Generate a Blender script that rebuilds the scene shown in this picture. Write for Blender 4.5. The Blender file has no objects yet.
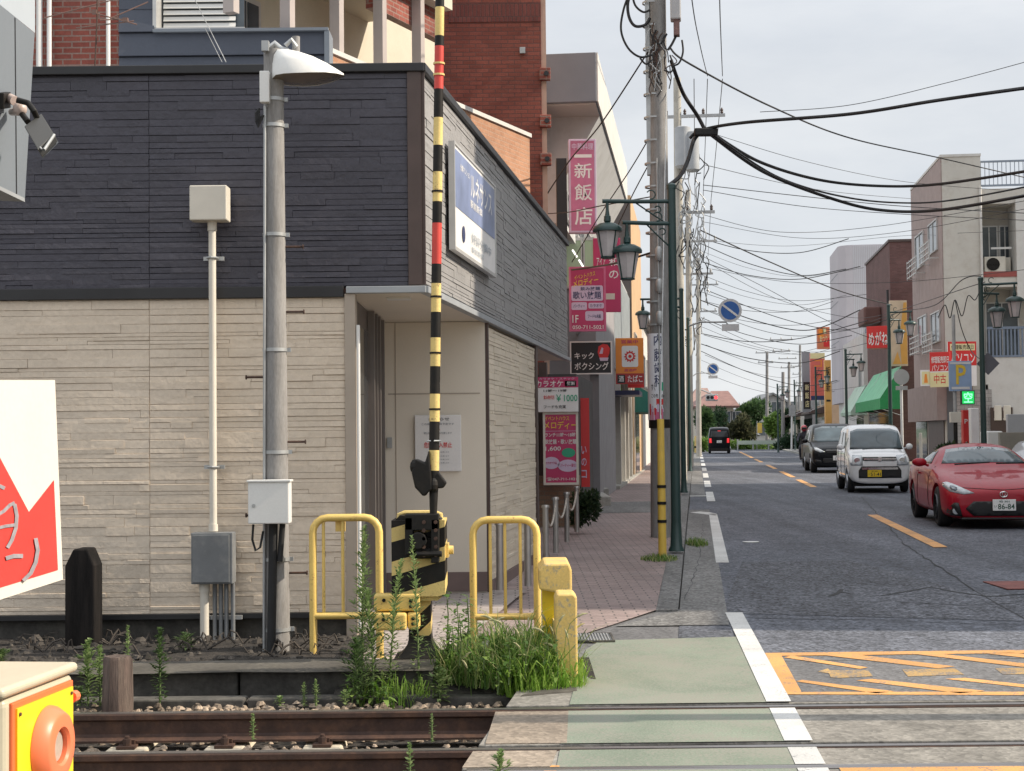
import bpy, bmesh, math, random
from mathutils import Vector, Matrix
from mathutils.bvhtree import BVHTree
from mathutils.geometry import tessellate_polygon
rnd = random.Random(7)
R = math.radians
PI = math.pi
SC = bpy.context.scene
COL = SC.collection

# ------------------------------------------------------------------ camera
F = 1540.0; CX, CY = 512.0, 385.5
EYE = Vector((0, 0, 1.5))
PITCH = math.atan((438.3 - CY) / F)
ROLL = -R(0.6)
ROT = Matrix.Rotation(PI / 2 + PITCH, 3, 'X') @ Matrix.Rotation(ROLL, 3, 'Z')
cam_d = bpy.data.cameras.new('camera')
cam = bpy.data.objects.new('camera', cam_d); COL.objects.link(cam)
cam.matrix_world = Matrix.Translation(EYE) @ ROT.to_4x4()
cam_d.sensor_width = 36; cam_d.lens = F / 1024 * 36
cam_d.clip_start = .05; cam_d.clip_end = 4000
SC.camera = cam

def ray(px, py):
    return (ROT @ Vector(((px - CX) / F, -(py - CY) / F, -1))).normalized()
def at(px, py, Y):                       # the point seen at a picture position, Y metres down the street
    d = ray(px, py); return EYE + d * (Y / d.y)
def gz(Y): return max(0.0, .0035 * (Y - 10))
def gnd(px, py, h=0.0):                  # the ground point seen at a picture position
    d = ray(px, py); Y = 20.0
    for _ in range(40):
        Y = (gz(Y) + h - EYE.z) / d.z * d.y if d.z < 0 else 400.0
    return EYE + d * (Y / d.y)
TH = math.atan(.119); CT, ST = math.cos(TH), math.sin(TH)
def T(u, v, z=0.0):                      # street frame: u to the right of the left kerb line, v along the street
    return Vector((u * CT + v * ST, -u * ST + v * CT, z))
def v_of(px, u, py=437):                 # how far along the street plane u lies at a picture column
    d = ray(px, py); s = d.x / d.y
    return u * (CT + s * ST) / (s * CT - ST)
SR = -TH                                 # rotation about z of things lined up with the street

# ------------------------------------------------------------------ objects
def tag(o, label=None, cat=None, group=None, kind=None):
    if label: o['label'] = label
    if cat: o['category'] = cat
    if group: o['group'] = group
    if kind: o['kind'] = kind
    return o
def thing(name, label, cat, loc, rz=0.0, group=None):
    o = bpy.data.objects.new(name, None); COL.objects.link(o)
    o.location = loc; o.rotation_euler = (0, 0, rz); o.empty_display_size = .1
    o['rz'] = rz
    return tag(o, label, cat, group)
def wmat(o):
    m = Matrix.Translation(Vector(o.location)) @ o.rotation_euler.to_matrix().to_4x4() @ Matrix.Diagonal((*o.scale, 1))
    return wmat(o.parent) @ m if o.parent else m
KIDS = {}
def dup(root, loc, rz=None, label=None, scale=None):
    def cp(o, parent):
        c = o.copy(); COL.objects.link(c)
        if parent: c.parent = parent
        KIDS[c.name] = []
        if parent: KIDS[parent.name].append(c)
        for k in KIDS.get(o.name, []): cp(k, c)
        return c
    r = cp(root, None); r.location = loc
    if rz is not None: r.rotation_euler = (0, 0, rz)
    if label: r['label'] = label
    if scale: r.scale = scale
    return r

class MB:
    def __init__(s, xf=None):
        s.v = []; s.f = []; s.mi = []; s.m = 0; s.xf = xf
    def add(s, vs, fs):
        b = len(s.v)
        for p in vs:
            p = Vector(p)
            s.v.append(s.xf @ p if s.xf else p)
        for f in fs:
            s.f.append([b + i for i in f]); s.mi.append(s.m)
    def box(s, x0, x1, y0, y1, z0, z1):
        if x0 > x1: x0, x1 = x1, x0
        if y0 > y1: y0, y1 = y1, y0
        if z0 > z1: z0, z1 = z1, z0
        s.add([(x0,y0,z0),(x1,y0,z0),(x1,y1,z0),(x0,y1,z0),(x0,y0,z1),(x1,y0,z1),(x1,y1,z1),(x0,y1,z1)],
              [(0,3,2,1),(4,5,6,7),(0,1,5,4),(1,2,6,5),(2,3,7,6),(3,0,4,7)])
    def obox(s, c, ax, ay, az):          # centre and three half axes
        c, ax, ay, az = Vector(c), Vector(ax), Vector(ay), Vector(az)
        s.add([c-ax-ay-az, c+ax-ay-az, c+ax+ay-az, c-ax+ay-az, c-ax-ay+az, c+ax-ay+az, c+ax+ay+az, c-ax+ay+az],
              [(0,3,2,1),(4,5,6,7),(0,1,5,4),(1,2,6,5),(2,3,7,6),(3,0,4,7)])
    def bar(s, p0, p1, w, h=None):       # square bar between two points
        p0, p1 = Vector(p0), Vector(p1); h = h or w
        d = (p1 - p0); L = d.length; d.normalize()
        a = d.cross(Vector((0,0,1)))
        if a.length < 1e-4: a = Vector((1,0,0))
        a.normalize(); b = d.cross(a)
        s.obox((p0+p1)/2, d*L/2, a*w/2, b*h/2)
    def tube(s, pts, r, n=8, caps=True, closed=False):
        pts = [Vector(p) for p in pts]; N = len(pts)
        rs = r if isinstance(r, (list, tuple)) else [r]*N
        b = len(s.v); prev = None; vs = []
        for i, p in enumerate(pts):
            if closed: t = pts[(i+1) % N] - pts[i-1]
            else: t = pts[min(i+1, N-1)] - pts[max(i-1, 0)]
            if t.length < 1e-9: t = Vector((0,0,1))
            t.normalize()
            if prev is None:
                a = t.cross(Vector((0,0,1)) if abs(t.z) < .9 else Vector((1,0,0)))
            else:
                a = prev - t * prev.dot(t)
            a.normalize(); prev = a; c = t.cross(a)
            for k in range(n):
                q = 2*PI*k/n
                vs.append(p + (a*math.cos(q) + c*math.sin(q))*rs[i])
        fs = []
        for i in range(N if closed else N-1):
            j = (i+1) % N
            for k in range(n):
                l = (k+1) % n
                fs.append((i*n+k, i*n+l, j*n+l, j*n+k))
        if caps and not closed:
            fs.append(tuple(range(n-1, -1, -1))); fs.append(tuple((N-1)*n+k for k in range(n)))
        s.add(vs, fs)
    def cyl(s, p0, p1, r0, r1=None, n=16, caps=True):
        s.tube([p0, p1], [r0, r0 if r1 is None else r1], n, caps)
    def prism(s, poly, y0, y1, axis='y'):   # polygon in (x,z) swept along y, in (y,z) along x, or (x,y) along z
        def P(a, b, t):
            return (a, t, b) if axis == 'y' else (t, a, b) if axis == 'x' else (a, b, t)
        n = len(poly)
        vs = [P(a, b, y0) for a, b in poly] + [P(a, b, y1) for a, b in poly]
        fs = [tuple(range(n)), tuple(range(2*n-1, n-1, -1))]
        for i in range(n):
            j = (i+1) % n; fs.append((i, i+n, j+n, j))
        s.add(vs, fs)
    def face(s, *pts): s.add(pts, [tuple(range(len(pts)))])
    def grid(s, rows, closed=False):
        n = len(rows[0]); vs = [p for r in rows for p in r]; fs = []
        for i in range(len(rows)-1):
            for k in range(n if closed else n-1):
                l = (k+1) % n
                fs.append((i*n+k, i*n+l, (i+1)*n+l, (i+1)*n+k))
        s.add(vs, fs)
    def lathe(s, prof, c=(0,0,0), n=20, axis='z', caps=True):
        c = Vector(c); rows = []
        for r, t in prof:
            row = []
            for k in range(n):
                q = 2*PI*k/n; a, b = r*math.cos(q), r*math.sin(q)
                row.append(c + Vector((a, b, t) if axis == 'z' else (t, a, b) if axis == 'x' else (a, t, b)))
            rows.append(row)
        s.grid(rows, True)
        if caps:
            b0 = [tuple(p) for p in rows[0]]; b1 = [tuple(p) for p in rows[-1]]
            s.add(b0, [tuple(range(n))]); s.add(b1, [tuple(range(n))])
    def ball(s, c, rx, ry=None, rz=None, n=12, m=8):
        ry = ry or rx; rz = rz or rx; c = Vector(c); rows = []
        for i in range(m+1):
            t = PI*i/m - PI/2
            rows.append([c + Vector((rx*math.cos(t)*math.cos(2*PI*k/n), ry*math.cos(t)*math.sin(2*PI*k/n), rz*math.sin(t))) for k in range(n)])
        s.grid(rows, True)
    def build(s, name, mats, parent=None, smooth=None, bevel=0, seg=2, world=False, normals=True):
        me = bpy.data.meshes.new(name)
        vs = s.v; org = Vector((0,0,0))
        if parent is None:
            xs = [p.x for p in vs]; ys = [p.y for p in vs]; zs = [p.z for p in vs]
            org = Vector(((min(xs)+max(xs))/2, (min(ys)+max(ys))/2, min(zs)))
            vs = [p - org for p in vs]
        elif world:
            inv = wmat(parent).inverted(); vs = [inv @ p for p in vs]
        me.from_pydata([tuple(p) for p in vs], [], s.f)
        for m in (mats if isinstance(mats, (list, tuple)) else [mats]): me.materials.append(m)
        me.polygons.foreach_set('material_index', s.mi)
        if normals:
            bm = bmesh.new(); bm.from_mesh(me)
            bmesh.ops.remove_doubles(bm, verts=bm.verts, dist=1e-5)
            bmesh.ops.recalc_face_normals(bm, faces=bm.faces); bm.to_mesh(me); bm.free()
        if smooth is not None:
            me.polygons.foreach_set('use_smooth', [True]*len(me.polygons))
            me.set_sharp_from_angle(angle=R(smooth))
        me.update()
        o = bpy.data.objects.new(name, me); COL.objects.link(o); o.location = org
        KIDS.setdefault(o.name, [])
        if parent:
            o.parent = parent; KIDS.setdefault(parent.name, []).append(o)
        if bevel:
            b = o.modifiers.new('bevel', 'BEVEL'); b.width = bevel; b.segments = seg; b.limit_method = 'ANGLE'; b.angle_limit = R(40)
        return o
def XF(loc=(0,0,0), rz=0.0): return Matrix.Translation(Vector(loc)) @ Matrix.Rotation(rz, 4, 'Z')

# ------------------------------------------------------------------ materials
def nodes(name):
    m = bpy.data.materials.new(name); m.use_nodes = True
    nt = m.node_tree; b = nt.nodes['Principled BSDF']
    return m, nt, b
def N(nt, t, **kw):
    n = nt.nodes.new(t)
    for k, v in kw.items():
        if k.startswith('i_'):
            key = k[2:]; n.inputs[int(key) if key.isdigit() else key].default_value = v
        else: setattr(n, k, v)
    return n
def L(nt, a, b): nt.links.new(a, b)
def ramp(nt, src, stops):
    r = nt.nodes.new('ShaderNodeValToRGB'); e = r.color_ramp.elements
    e[0].position, e[0].color = stops[0][0], stops[0][1]
    e[1].position, e[1].color = stops[-1][0], stops[-1][1]
    for p, c in stops[1:-1]:
        x = e.new(p); x.color = c
    L(nt, src, r.inputs[0]); return r.outputs[0]
def G(v): return (v, v, v, 1)
def mix(nt, fac, a, b, mode='MIX'):
    n = nt.nodes.new('ShaderNodeMix'); n.data_type = 'RGBA'; n.blend_type = mode; n.clamp_result = False
    for i, x in ((0, fac), (6, a), (7, b)):
        if hasattr(x, 'is_output'): L(nt, x, n.inputs[i])
        else: n.inputs[i].default_value = x if i == 0 else (*x[:3], 1)
    return n.outputs[2]
def noise(nt, vec, scale, detail=4, rough=.55, dim='3D'):
    n = N(nt, 'ShaderNodeTexNoise'); n.inputs['Scale'].default_value = scale
    n.inputs['Detail'].default_value = detail; n.inputs['Roughness'].default_value = rough
    L(nt, vec, n.inputs['Vector']); return n.outputs['Fac']
def coords(nt, stretch=None, kind='Object'):
    tc = N(nt, 'ShaderNodeTexCoord'); v = tc.outputs[kind]
    if stretch:
        mp = N(nt, 'ShaderNodeMapping'); mp.inputs['Scale'].default_value = stretch
        L(nt, v, mp.inputs['Vector']); v = mp.outputs['Vector']
    return v
def bump(nt, b, h, strength, dist=.01, chain=None):
    n = N(nt, 'ShaderNodeBump'); n.inputs['Strength'].default_value = strength; n.inputs['Distance'].default_value = dist
    L(nt, h, n.inputs['Height'])
    if chain: L(nt, chain, n.inputs['Normal'])
    L(nt, n.outputs[0], b.inputs['Normal']); return n.outputs[0]
MATS = {}
def mat(name, col, rough=.6, var=.18, scale=2.5, fine=0.0, fscale=60, bmp=0, bscale=40, metal=0, spec=.5, coat=0,
        dirt=None, dirt_amt=.5, dscale=1.2, island=0, stretch=None, emit=None, es=0, bdist=.005):
    if name in MATS: return MATS[name]
    m, nt, b = nodes(name); MATS[name] = m
    v = coords(nt, stretch); c = None
    n1 = noise(nt, v, scale, 5)
    lo = tuple(x*(1-var) for x in col); hi = tuple(min(1, x*(1+var)) for x in col)
    c = ramp(nt, n1, [(.3, (*lo, 1)), (.7, (*hi, 1))])
    if fine:
        n2 = noise(nt, v, fscale, 2)
        c = mix(nt, 1, c, ramp(nt, n2, [(.25, G(1-fine)), (.75, G(1+fine))]), 'MULTIPLY')
    if island:
        g = N(nt, 'ShaderNodeNewGeometry')
        c = mix(nt, 1, c, ramp(nt, g.outputs['Random Per Island'], [(0, G(1-island)), (1, G(1+island))]), 'MULTIPLY')
    if dirt:
        n3 = noise(nt, coords(nt, stretch), dscale*2.3, 8, .7)
        c = mix(nt, ramp(nt, n3, [(.48, G(0)), (.72, G(dirt_amt))]), c, dirt)
    L(nt, c, b.inputs['Base Color'])
    n4 = noise(nt, v, scale*3, 4)
    rr = N(nt, 'ShaderNodeMapRange'); L(nt, n4, rr.inputs[0])
    rr.inputs[3].default_value = max(.02, rough-.08); rr.inputs[4].default_value = min(1, rough+.08)
    L(nt, rr.outputs[0], b.inputs['Roughness'])
    b.inputs['Metallic'].default_value = metal; b.inputs['Specular IOR Level'].default_value = spec
    if coat:
        b.inputs['Coat Weight'].default_value = coat; b.inputs['Coat Roughness'].default_value = .05
    if bmp: bump(nt, b, noise(nt, v, bscale, 5, .65), bmp, bdist)
    if emit:
        b.inputs['Emission Color'].default_value = (*emit, 1); b.inputs['Emission Strength'].default_value = es
    return m
def brick(name, c1, c2, mortar, bw=.21, bh=.065, ms=.008, rough=.75, plane='wall', bstr=.5, dirt=None, squash=.5):
    if name in MATS: return MATS[name]
    m, nt, b = nodes(name); MATS[name] = m
    v = coords(nt); sx = N(nt, 'ShaderNodeSeparateXYZ'); L(nt, v, sx.inputs[0])
    cb = N(nt, 'ShaderNodeCombineXYZ')
    if plane == 'wall':
        ad = N(nt, 'ShaderNodeMath', operation='ADD'); L(nt, sx.outputs[0], ad.inputs[0]); L(nt, sx.outputs[1], ad.inputs[1])
        L(nt, ad.outputs[0], cb.inputs[0]); L(nt, sx.outputs[2], cb.inputs[1])
    else:
        L(nt, sx.outputs[0], cb.inputs[0]); L(nt, sx.outputs[1], cb.inputs[1])
    t = N(nt, 'ShaderNodeTexBrick'); t.offset = squash
    L(nt, cb.outputs[0], t.inputs['Vector'])
    t.inputs['Scale'].default_value = 1; t.inputs['Brick Width'].default_value = bw; t.inputs['Row Height'].default_value = bh
    t.inputs['Mortar Size'].default_value = ms; t.inputs['Mortar Smooth'].default_value = .1
    t.inputs['Color1'].default_value = (*c1, 1); t.inputs['Color2'].default_value = (*c2, 1); t.inputs['Mortar'].default_value = (*mortar, 1)
    n1 = noise(nt, v, .9, 6, .65)
    c = mix(nt, 1, t.outputs['Color'], ramp(nt, n1, [(.3, G(.75)), (.7, G(1.2))]), 'MULTIPLY')
    c = mix(nt, 1, c, ramp(nt, noise(nt, v, 45, 3), [(.3, G(.85)), (.7, G(1.15))]), 'MULTIPLY')
    if dirt: c = mix(nt, ramp(nt, noise(nt, v, 1.7, 8, .7), [(.5, G(0)), (.75, G(.6))]), c, dirt)
    L(nt, c, b.inputs['Base Color']); b.inputs['Roughness'].default_value = rough
    iv = N(nt, 'ShaderNodeMath', operation='SUBTRACT'); iv.inputs[0].default_value = 1; L(nt, t.outputs['Fac'], iv.inputs[1])
    ch = bump(nt, b, iv.outputs[0], bstr, .006)
    bump(nt, b, noise(nt, v, 60, 4), .25, .004, ch)
    return m
def asphalt(name, col, patch=.2, crack=.5, bstr=.55, stains=.3, agg_c=.4):
    m, nt, b = nodes(name); MATS[name] = m
    v = coords(nt)
    c = ramp(nt, noise(nt, v, .45, 6, .6), [(.3, (*[x*(1-patch) for x in col], 1)), (.7, (*[x*(1+patch) for x in col], 1))])
    agg = N(nt, 'ShaderNodeTexVoronoi'); agg.inputs['Scale'].default_value = 42; L(nt, v, agg.inputs['Vector'])
    c = mix(nt, 1, c, ramp(nt, agg.outputs['Color'], [(.15, G(1-agg_c)), (.85, G(1+agg_c*1.1))]), 'MULTIPLY')
    c = mix(nt, 1, c, ramp(nt, noise(nt, v, 9, 5, .7), [(.3, G(1-stains)), (.65, G(1+stains*.6))]), 'MULTIPLY')
    mpw = N(nt, 'ShaderNodeMapping'); mpw.inputs['Rotation'].default_value = (0, 0, .118); mpw.inputs['Scale'].default_value = (1.1, .05, 1); L(nt, v, mpw.inputs['Vector'])
    c = mix(nt, 1, c, ramp(nt, noise(nt, mpw.outputs['Vector'], 1.6, 3, .6), [(.35, G(.80)), (.65, G(1.17))]), 'MULTIPLY')   # polish along the wheel tracks
    if crack:
        ds = N(nt, 'ShaderNodeMix'); ds.data_type = 'RGBA'; ds.inputs[0].default_value = .25
        nn = N(nt, 'ShaderNodeTexNoise'); nn.inputs['Scale'].default_value = 2.5; L(nt, v, nn.inputs['Vector'])
        L(nt, v, ds.inputs[6]); L(nt, nn.outputs['Color'], ds.inputs[7])
        vo = N(nt, 'ShaderNodeTexVoronoi', feature='DISTANCE_TO_EDGE'); vo.inputs['Scale'].default_value = .9; L(nt, ds.outputs[2], vo.inputs['Vector'])
        k = ramp(nt, vo.outputs['Distance'], [(.0, G(crack)), (.012, G(0))])
        gate = ramp(nt, noise(nt, v, .35, 3), [(.5, G(0)), (.6, G(1))])
        k2 = mix(nt, 1, k, gate, 'MULTIPLY')
        c = mix(nt, k2, c, tuple(x*.35 for x in col))
    L(nt, c, b.inputs['Base Color']); b.inputs['Roughness'].default_value = .82
    b.inputs['Specular IOR Level'].default_value = .35
    ch = bump(nt, b, agg.outputs['Distance'], bstr, .006)
    bump(nt, b, noise(nt, v, 18, 5, .7), .3, .008, ch)
    return m
def worn(name, col, under, amt=.5, scale=6, rough=.65, fine=.12):   # paint worn through to what lies under it
    m, nt, b = nodes(name); MATS[name] = m
    v = coords(nt)
    c = ramp(nt, noise(nt, v, 1.6, 5), [(.3, (*[x*.86 for x in col], 1)), (.7, (*[min(1, x*1.1) for x in col], 1))])
    c = mix(nt, 1, c, ramp(nt, noise(nt, v, 90, 2), [(.25, G(1-fine)), (.75, G(1+fine))]), 'MULTIPLY')
    c = mix(nt, 1, c, ramp(nt, noise(nt, v, .7, 6, .65), [(.32, G(.78)), (.66, G(1.12))]), 'MULTIPLY')
    w = mix(nt, .5, ramp(nt, noise(nt, v, scale, 10, .72), [(.0, G(0)), (1, G(1))]), ramp(nt, noise(nt, v, 55, 4, .7), [(0, G(0)), (1, G(1))]))
    c = mix(nt, ramp(nt, w, [(.585-amt*.2, G(0)), (.645-amt*.18, G(.9))]), c, under)
    L(nt, c, b.inputs['Base Color']); b.inputs['Roughness'].default_value = rough
    bump(nt, b, noise(nt, v, 70, 4), .35, .004)
    return m
def glass(name, tint=(.05,.06,.07), rough=.06):
    m, nt, b = nodes(name); MATS[name] = m
    v = coords(nt)
    L(nt, ramp(nt, noise(nt, v, 1.1, 3), [(.35, (*[x*.6 for x in tint], 1)), (.65, (*[x*1.4 for x in tint], 1))]), b.inputs['Base Color'])
    b.inputs['Roughness'].default_value = rough; b.inputs['Specular IOR Level'].default_value = .5
    return m
def leafmat(name, c1, c2, c3=None):
    m, nt, b = nodes(name); MATS[name] = m
    g = N(nt, 'ShaderNodeNewGeometry')
    st = [(0, (*c1, 1)), (1, (*c2, 1))] if not c3 else [(0, (*c1, 1)), (.55, (*c2, 1)), (1, (*c3, 1))]
    c = ramp(nt, g.outputs['Random Per Island'], st)
    c = mix(nt, 1, c, ramp(nt, noise(nt, coords(nt), 3, 3), [(.3, G(.8)), (.7, G(1.2))]), 'MULTIPLY')
    L(nt, c, b.inputs['Base Color']); b.inputs['Roughness'].default_value = .55
    b.inputs['Specular IOR Level'].default_value = .3
    tr = N(nt, 'ShaderNodeBsdfTranslucent'); L(nt, c, tr.inputs['Color'])
    ms = N(nt, 'ShaderNodeMixShader'); ms.inputs[0].default_value = .45
    out = nt.nodes['Material Output']
    L(nt, b.outputs[0], ms.inputs[1]); L(nt, tr.outputs[0], ms.inputs[2]); L(nt, ms.outputs[0], out.inputs['Surface'])
    return m

M_dark_stone = mat('dark_stone_siding', (.058,.056,.073), .55, .12, 2, .1, 30, .9, 13, island=.09, bdist=.012)
M_beige_stone = mat('beige_stone_siding', (.69,.59,.475), .75, .07, 1.6, .06, 30, .9, 13, island=.03, bdist=.012)
M_black_metal = mat('black_metal', (.018,.018,.02), .45, .2, 4)
M_dark_brown = mat('dark_brown_trim', (.075,.05,.044), .5, .15, 5)
M_grey_trim = mat('grey_trim', (.32,.34,.36), .45, .1, 3)
M_beige_panel = mat('beige_panel', (.74,.68,.58), .6, .05, 1.2, .03, 90)
M_beige_trim = mat('beige_trim', (.40,.34,.28), .55, .08, 3)
M_brown_base = mat('brown_baseboard', (.18,.13,.12), .65, .12, 4)
M_white = mat('white_paint', (.72,.72,.70), .45, .06, 2, .03, 80)
M_cream = mat('cream_paint', (.66,.62,.54), .45, .08, 3)
M_grey_box = mat('grey_cabinet_paint', (.16,.17,.18), .5, .15, 4, dirt=(.35,.35,.33), dirt_amt=.5, dscale=2)
M_conc = mat('concrete', (.36,.35,.32), .85, .16, 1.5, .18, 40, .5, 30, dirt=(.16,.15,.13), dirt_amt=.6)
M_conc_pole = mat('pole_concrete', (.27,.262,.255), .85, .15, 2, .15, 50, .4, 35, dirt=(.13,.12,.11), dirt_amt=.7, dscale=1.5, stretch=(3,3,.5))
M_conc_dark = mat('stained_concrete', (.06,.056,.05), .9, .45, 2.2, .3, 30, .8, 20, dirt=(.17,.16,.135), dirt_amt=.6)
M_conc_mid = mat('weathered_concrete', (.085,.078,.066), .9, .45, 2.2, .25, 30, .8, 20, dirt=(.06,.055,.05), dirt_amt=.85, dscale=1.6)
M_yellow = worn('yellow_paint', (.84,.60,.18), (.36,.20,.08), .05, 9, .45, .06)
M_yellow_old = worn('old_yellow_paint', (.74,.52,.17), (.36,.31,.22), .3, 7, .65, .1)
M_gate_yellow = worn('gate_yellow', (.80,.60,.22), (.20,.13,.07), .12, 9, .5, .06)
M_gate_black = mat('gate_black', (.012,.011,.010), .5, .3, 5, spec=.25, dirt=(.04,.03,.022), dirt_amt=.4, dscale=4)
M_gate_red = mat('gate_red', (.62,.06,.045), .45, .12, 5)
M_rust = mat('rusty_steel', (.055,.029,.021), .75, .35, 6, .2, 60, .4, 50, dirt=(.15,.075,.042), dirt_amt=.6, dscale=4)
M_railtop = mat('worn_rail_top', (.30,.28,.27), .33, .2, 5, metal=.85, stretch=(.15,4,1))
M_wood_black = mat('creosoted_timber', (.011,.010,.010), .85, .4, 3, .2, 20, .8, 14, spec=.15, stretch=(6,6,.7), dirt=(.035,.028,.024), dirt_amt=.4)
M_wood_old = mat('rotting_timber', (.085,.06,.05), .9, .5, 4, .25, 25, 1, 14, stretch=(7,7,.8), dirt=(.20,.16,.13), dirt_amt=.6)
M_sleeper = mat('concrete_sleeper', (.60,.53,.41), .85, .15, 4, .15, 50, .4, 40, dirt=(.22,.16,.10), dirt_amt=.5)
M_stone = mat('ballast_stone', (.28,.22,.165), .9, .2, 8, .2, 60, .4, 60, island=.55)
M_soil = mat('dark_soil', (.028,.024,.021), .95, .4, 3, .4, 25, 1, 18, dirt=(.10,.085,.07), dirt_amt=.6, dscale=4, bdist=.03)
M_green_metal = mat('green_metal', (.014,.045,.042), .4, .15, 4, spec=.6)
M_steel = mat('stainless_steel', (.42,.40,.38), .35, .12, 5, metal=.7)
M_galv = mat('galvanised_steel', (.42,.43,.43), .45, .15, 6, metal=.5)
M_rubber = mat('black_rubber', (.015,.015,.016), .75, .2, 8)
M_cable = mat('black_cable', (.012,.012,.014), .6, .1, 2)
M_glass = glass('window_glass', (.10,.12,.135))
M_glass_dark = glass('dark_glass', (.03,.033,.036))
M_frost = mat('frosted_lamp_glass', (.50,.46,.46), .3, .1, 8, spec=.6)
M_alu = mat('aluminium_frame', (.55,.55,.54), .4, .08, 4, metal=.4)
M_green_paint = worn('green_crossing_paint', (.20,.24,.185), (.235,.23,.195), .62, 1.3, .8, .28)
M_line_white = worn('white_line_paint', (.60,.60,.585), (.14,.14,.15), .12, 7)
M_line_orange = worn('orange_line_paint', (.66,.33,.10), (.16,.15,.14), .33, 6)
M_line_old = worn('worn_orange_paint', (.46,.29,.10), (.13,.13,.14), .5, 4)
M_asphalt = asphalt('asphalt', (.104,.112,.134), .2, .4, .8, .38, .5)
M_asphalt_new = asphalt('patched_asphalt', (.15,.15,.155), .1, .0, .5, .12, .25)
M_asphalt_kerb = asphalt('gutter_concrete', (.17,.168,.165), .15, .5, .5, .2)
M_deck = asphalt('crossing_concrete', (.215,.203,.182), .16, .45, .35, .25, .2)
M_deck_old = asphalt('old_deck_board', (.27,.225,.18), .2, .2, .3, .2, .2)
M_pave = brick('red_block_paving', (.27,.205,.195), (.335,.26,.245), (.13,.11,.105), .2, .1, .007, .85, 'floor', .6, dirt=(.17,.15,.145))
M_tile = brick('pinkish_floor_tile', (.37,.29,.27), (.42,.34,.31), (.20,.16,.15), .3, .15, .008, .75, 'floor', .4)
# ------------------------------------------------------------------ lettering (all strings are turned into meshes once)
TEXTS = ['一新飯店','中華料理','和','の','アイア','イベントハウス','メロディー','飲み放題','歌い放題','パーティー','カラオケ','フードも充実','1F','050-711-5021','キック','ボクシング',
 'たばこ','酒','カラオケ','昼割','11時〜19時','￥1000','飲み物代別','ランチ11時〜18時','飲放題・歌い放題','1,600','カラオケ大会','パーティー貸切','☎047-711-1021','店内','P','空','パソコン','修理販売即日','中古',
 '86-84','柏 301','い','51-41','柏 580','12-34','歯','科','内','藤歯科','すぐ','この先 100m','お知らせ','立入禁止','危険','この建物は解体予定です','関係者以外の立入を禁じます','管理者','分譲マンション','ルネサンス','駅前新築','好評分譲中','タン','ボ','呉服','めがね','居酒屋','まつり','そば処','スーパー','不動産','リサイクル','携帯','P契約','第二駐車場','アパート・店舗','空室あり','営業中','カラオケ・スナック','お食事処','うどん','コ','焼肉','止まれ','CH一','CH新','CH飯','CH店','CH内','CH藤','CH歯','CH科']
TM = {}
def make_texts():
    obs = []
    for s in dict.fromkeys(TEXTS):
        cu = bpy.data.curves.new('t', 'FONT'); cu.body = s[2:] if s.startswith('CH') else s; cu.offset = .012; cu.resolution_u = 2
        ob = bpy.data.objects.new('t', cu); COL.objects.link(ob); obs.append((s, ob))
    dg = bpy.context.evaluated_depsgraph_get()
    for s, ob in obs:
        me = bpy.data.meshes.new_from_object(ob.evaluated_get(dg))
        vs = [Vector(v.co) for v in me.vertices]; fs = [list(p.vertices) for p in me.polygons]
        x0, x1 = min(v.x for v in vs), max(v.x for v in vs); y0, y1 = min(v.y for v in vs), max(v.y for v in vs)
        TM[s] = ([((v.x-x0)/(x1-x0), (v.y-y0)/(y1-y0)) for v in vs], fs)
        bpy.data.meshes.remove(me)
    for s, ob in obs:
        cu = ob.data; bpy.data.objects.remove(ob); bpy.data.curves.remove(cu)
make_texts()
def put_text(mb, s, x0, z0, x1, z1, P):      # P(x, z) -> 3-D point; lettering fills the box
    vs, fs = TM[s]
    mb.add([P(x0 + (x1-x0)*a, z0 + (z1-z0)*b) for a, b in vs], fs)
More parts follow.
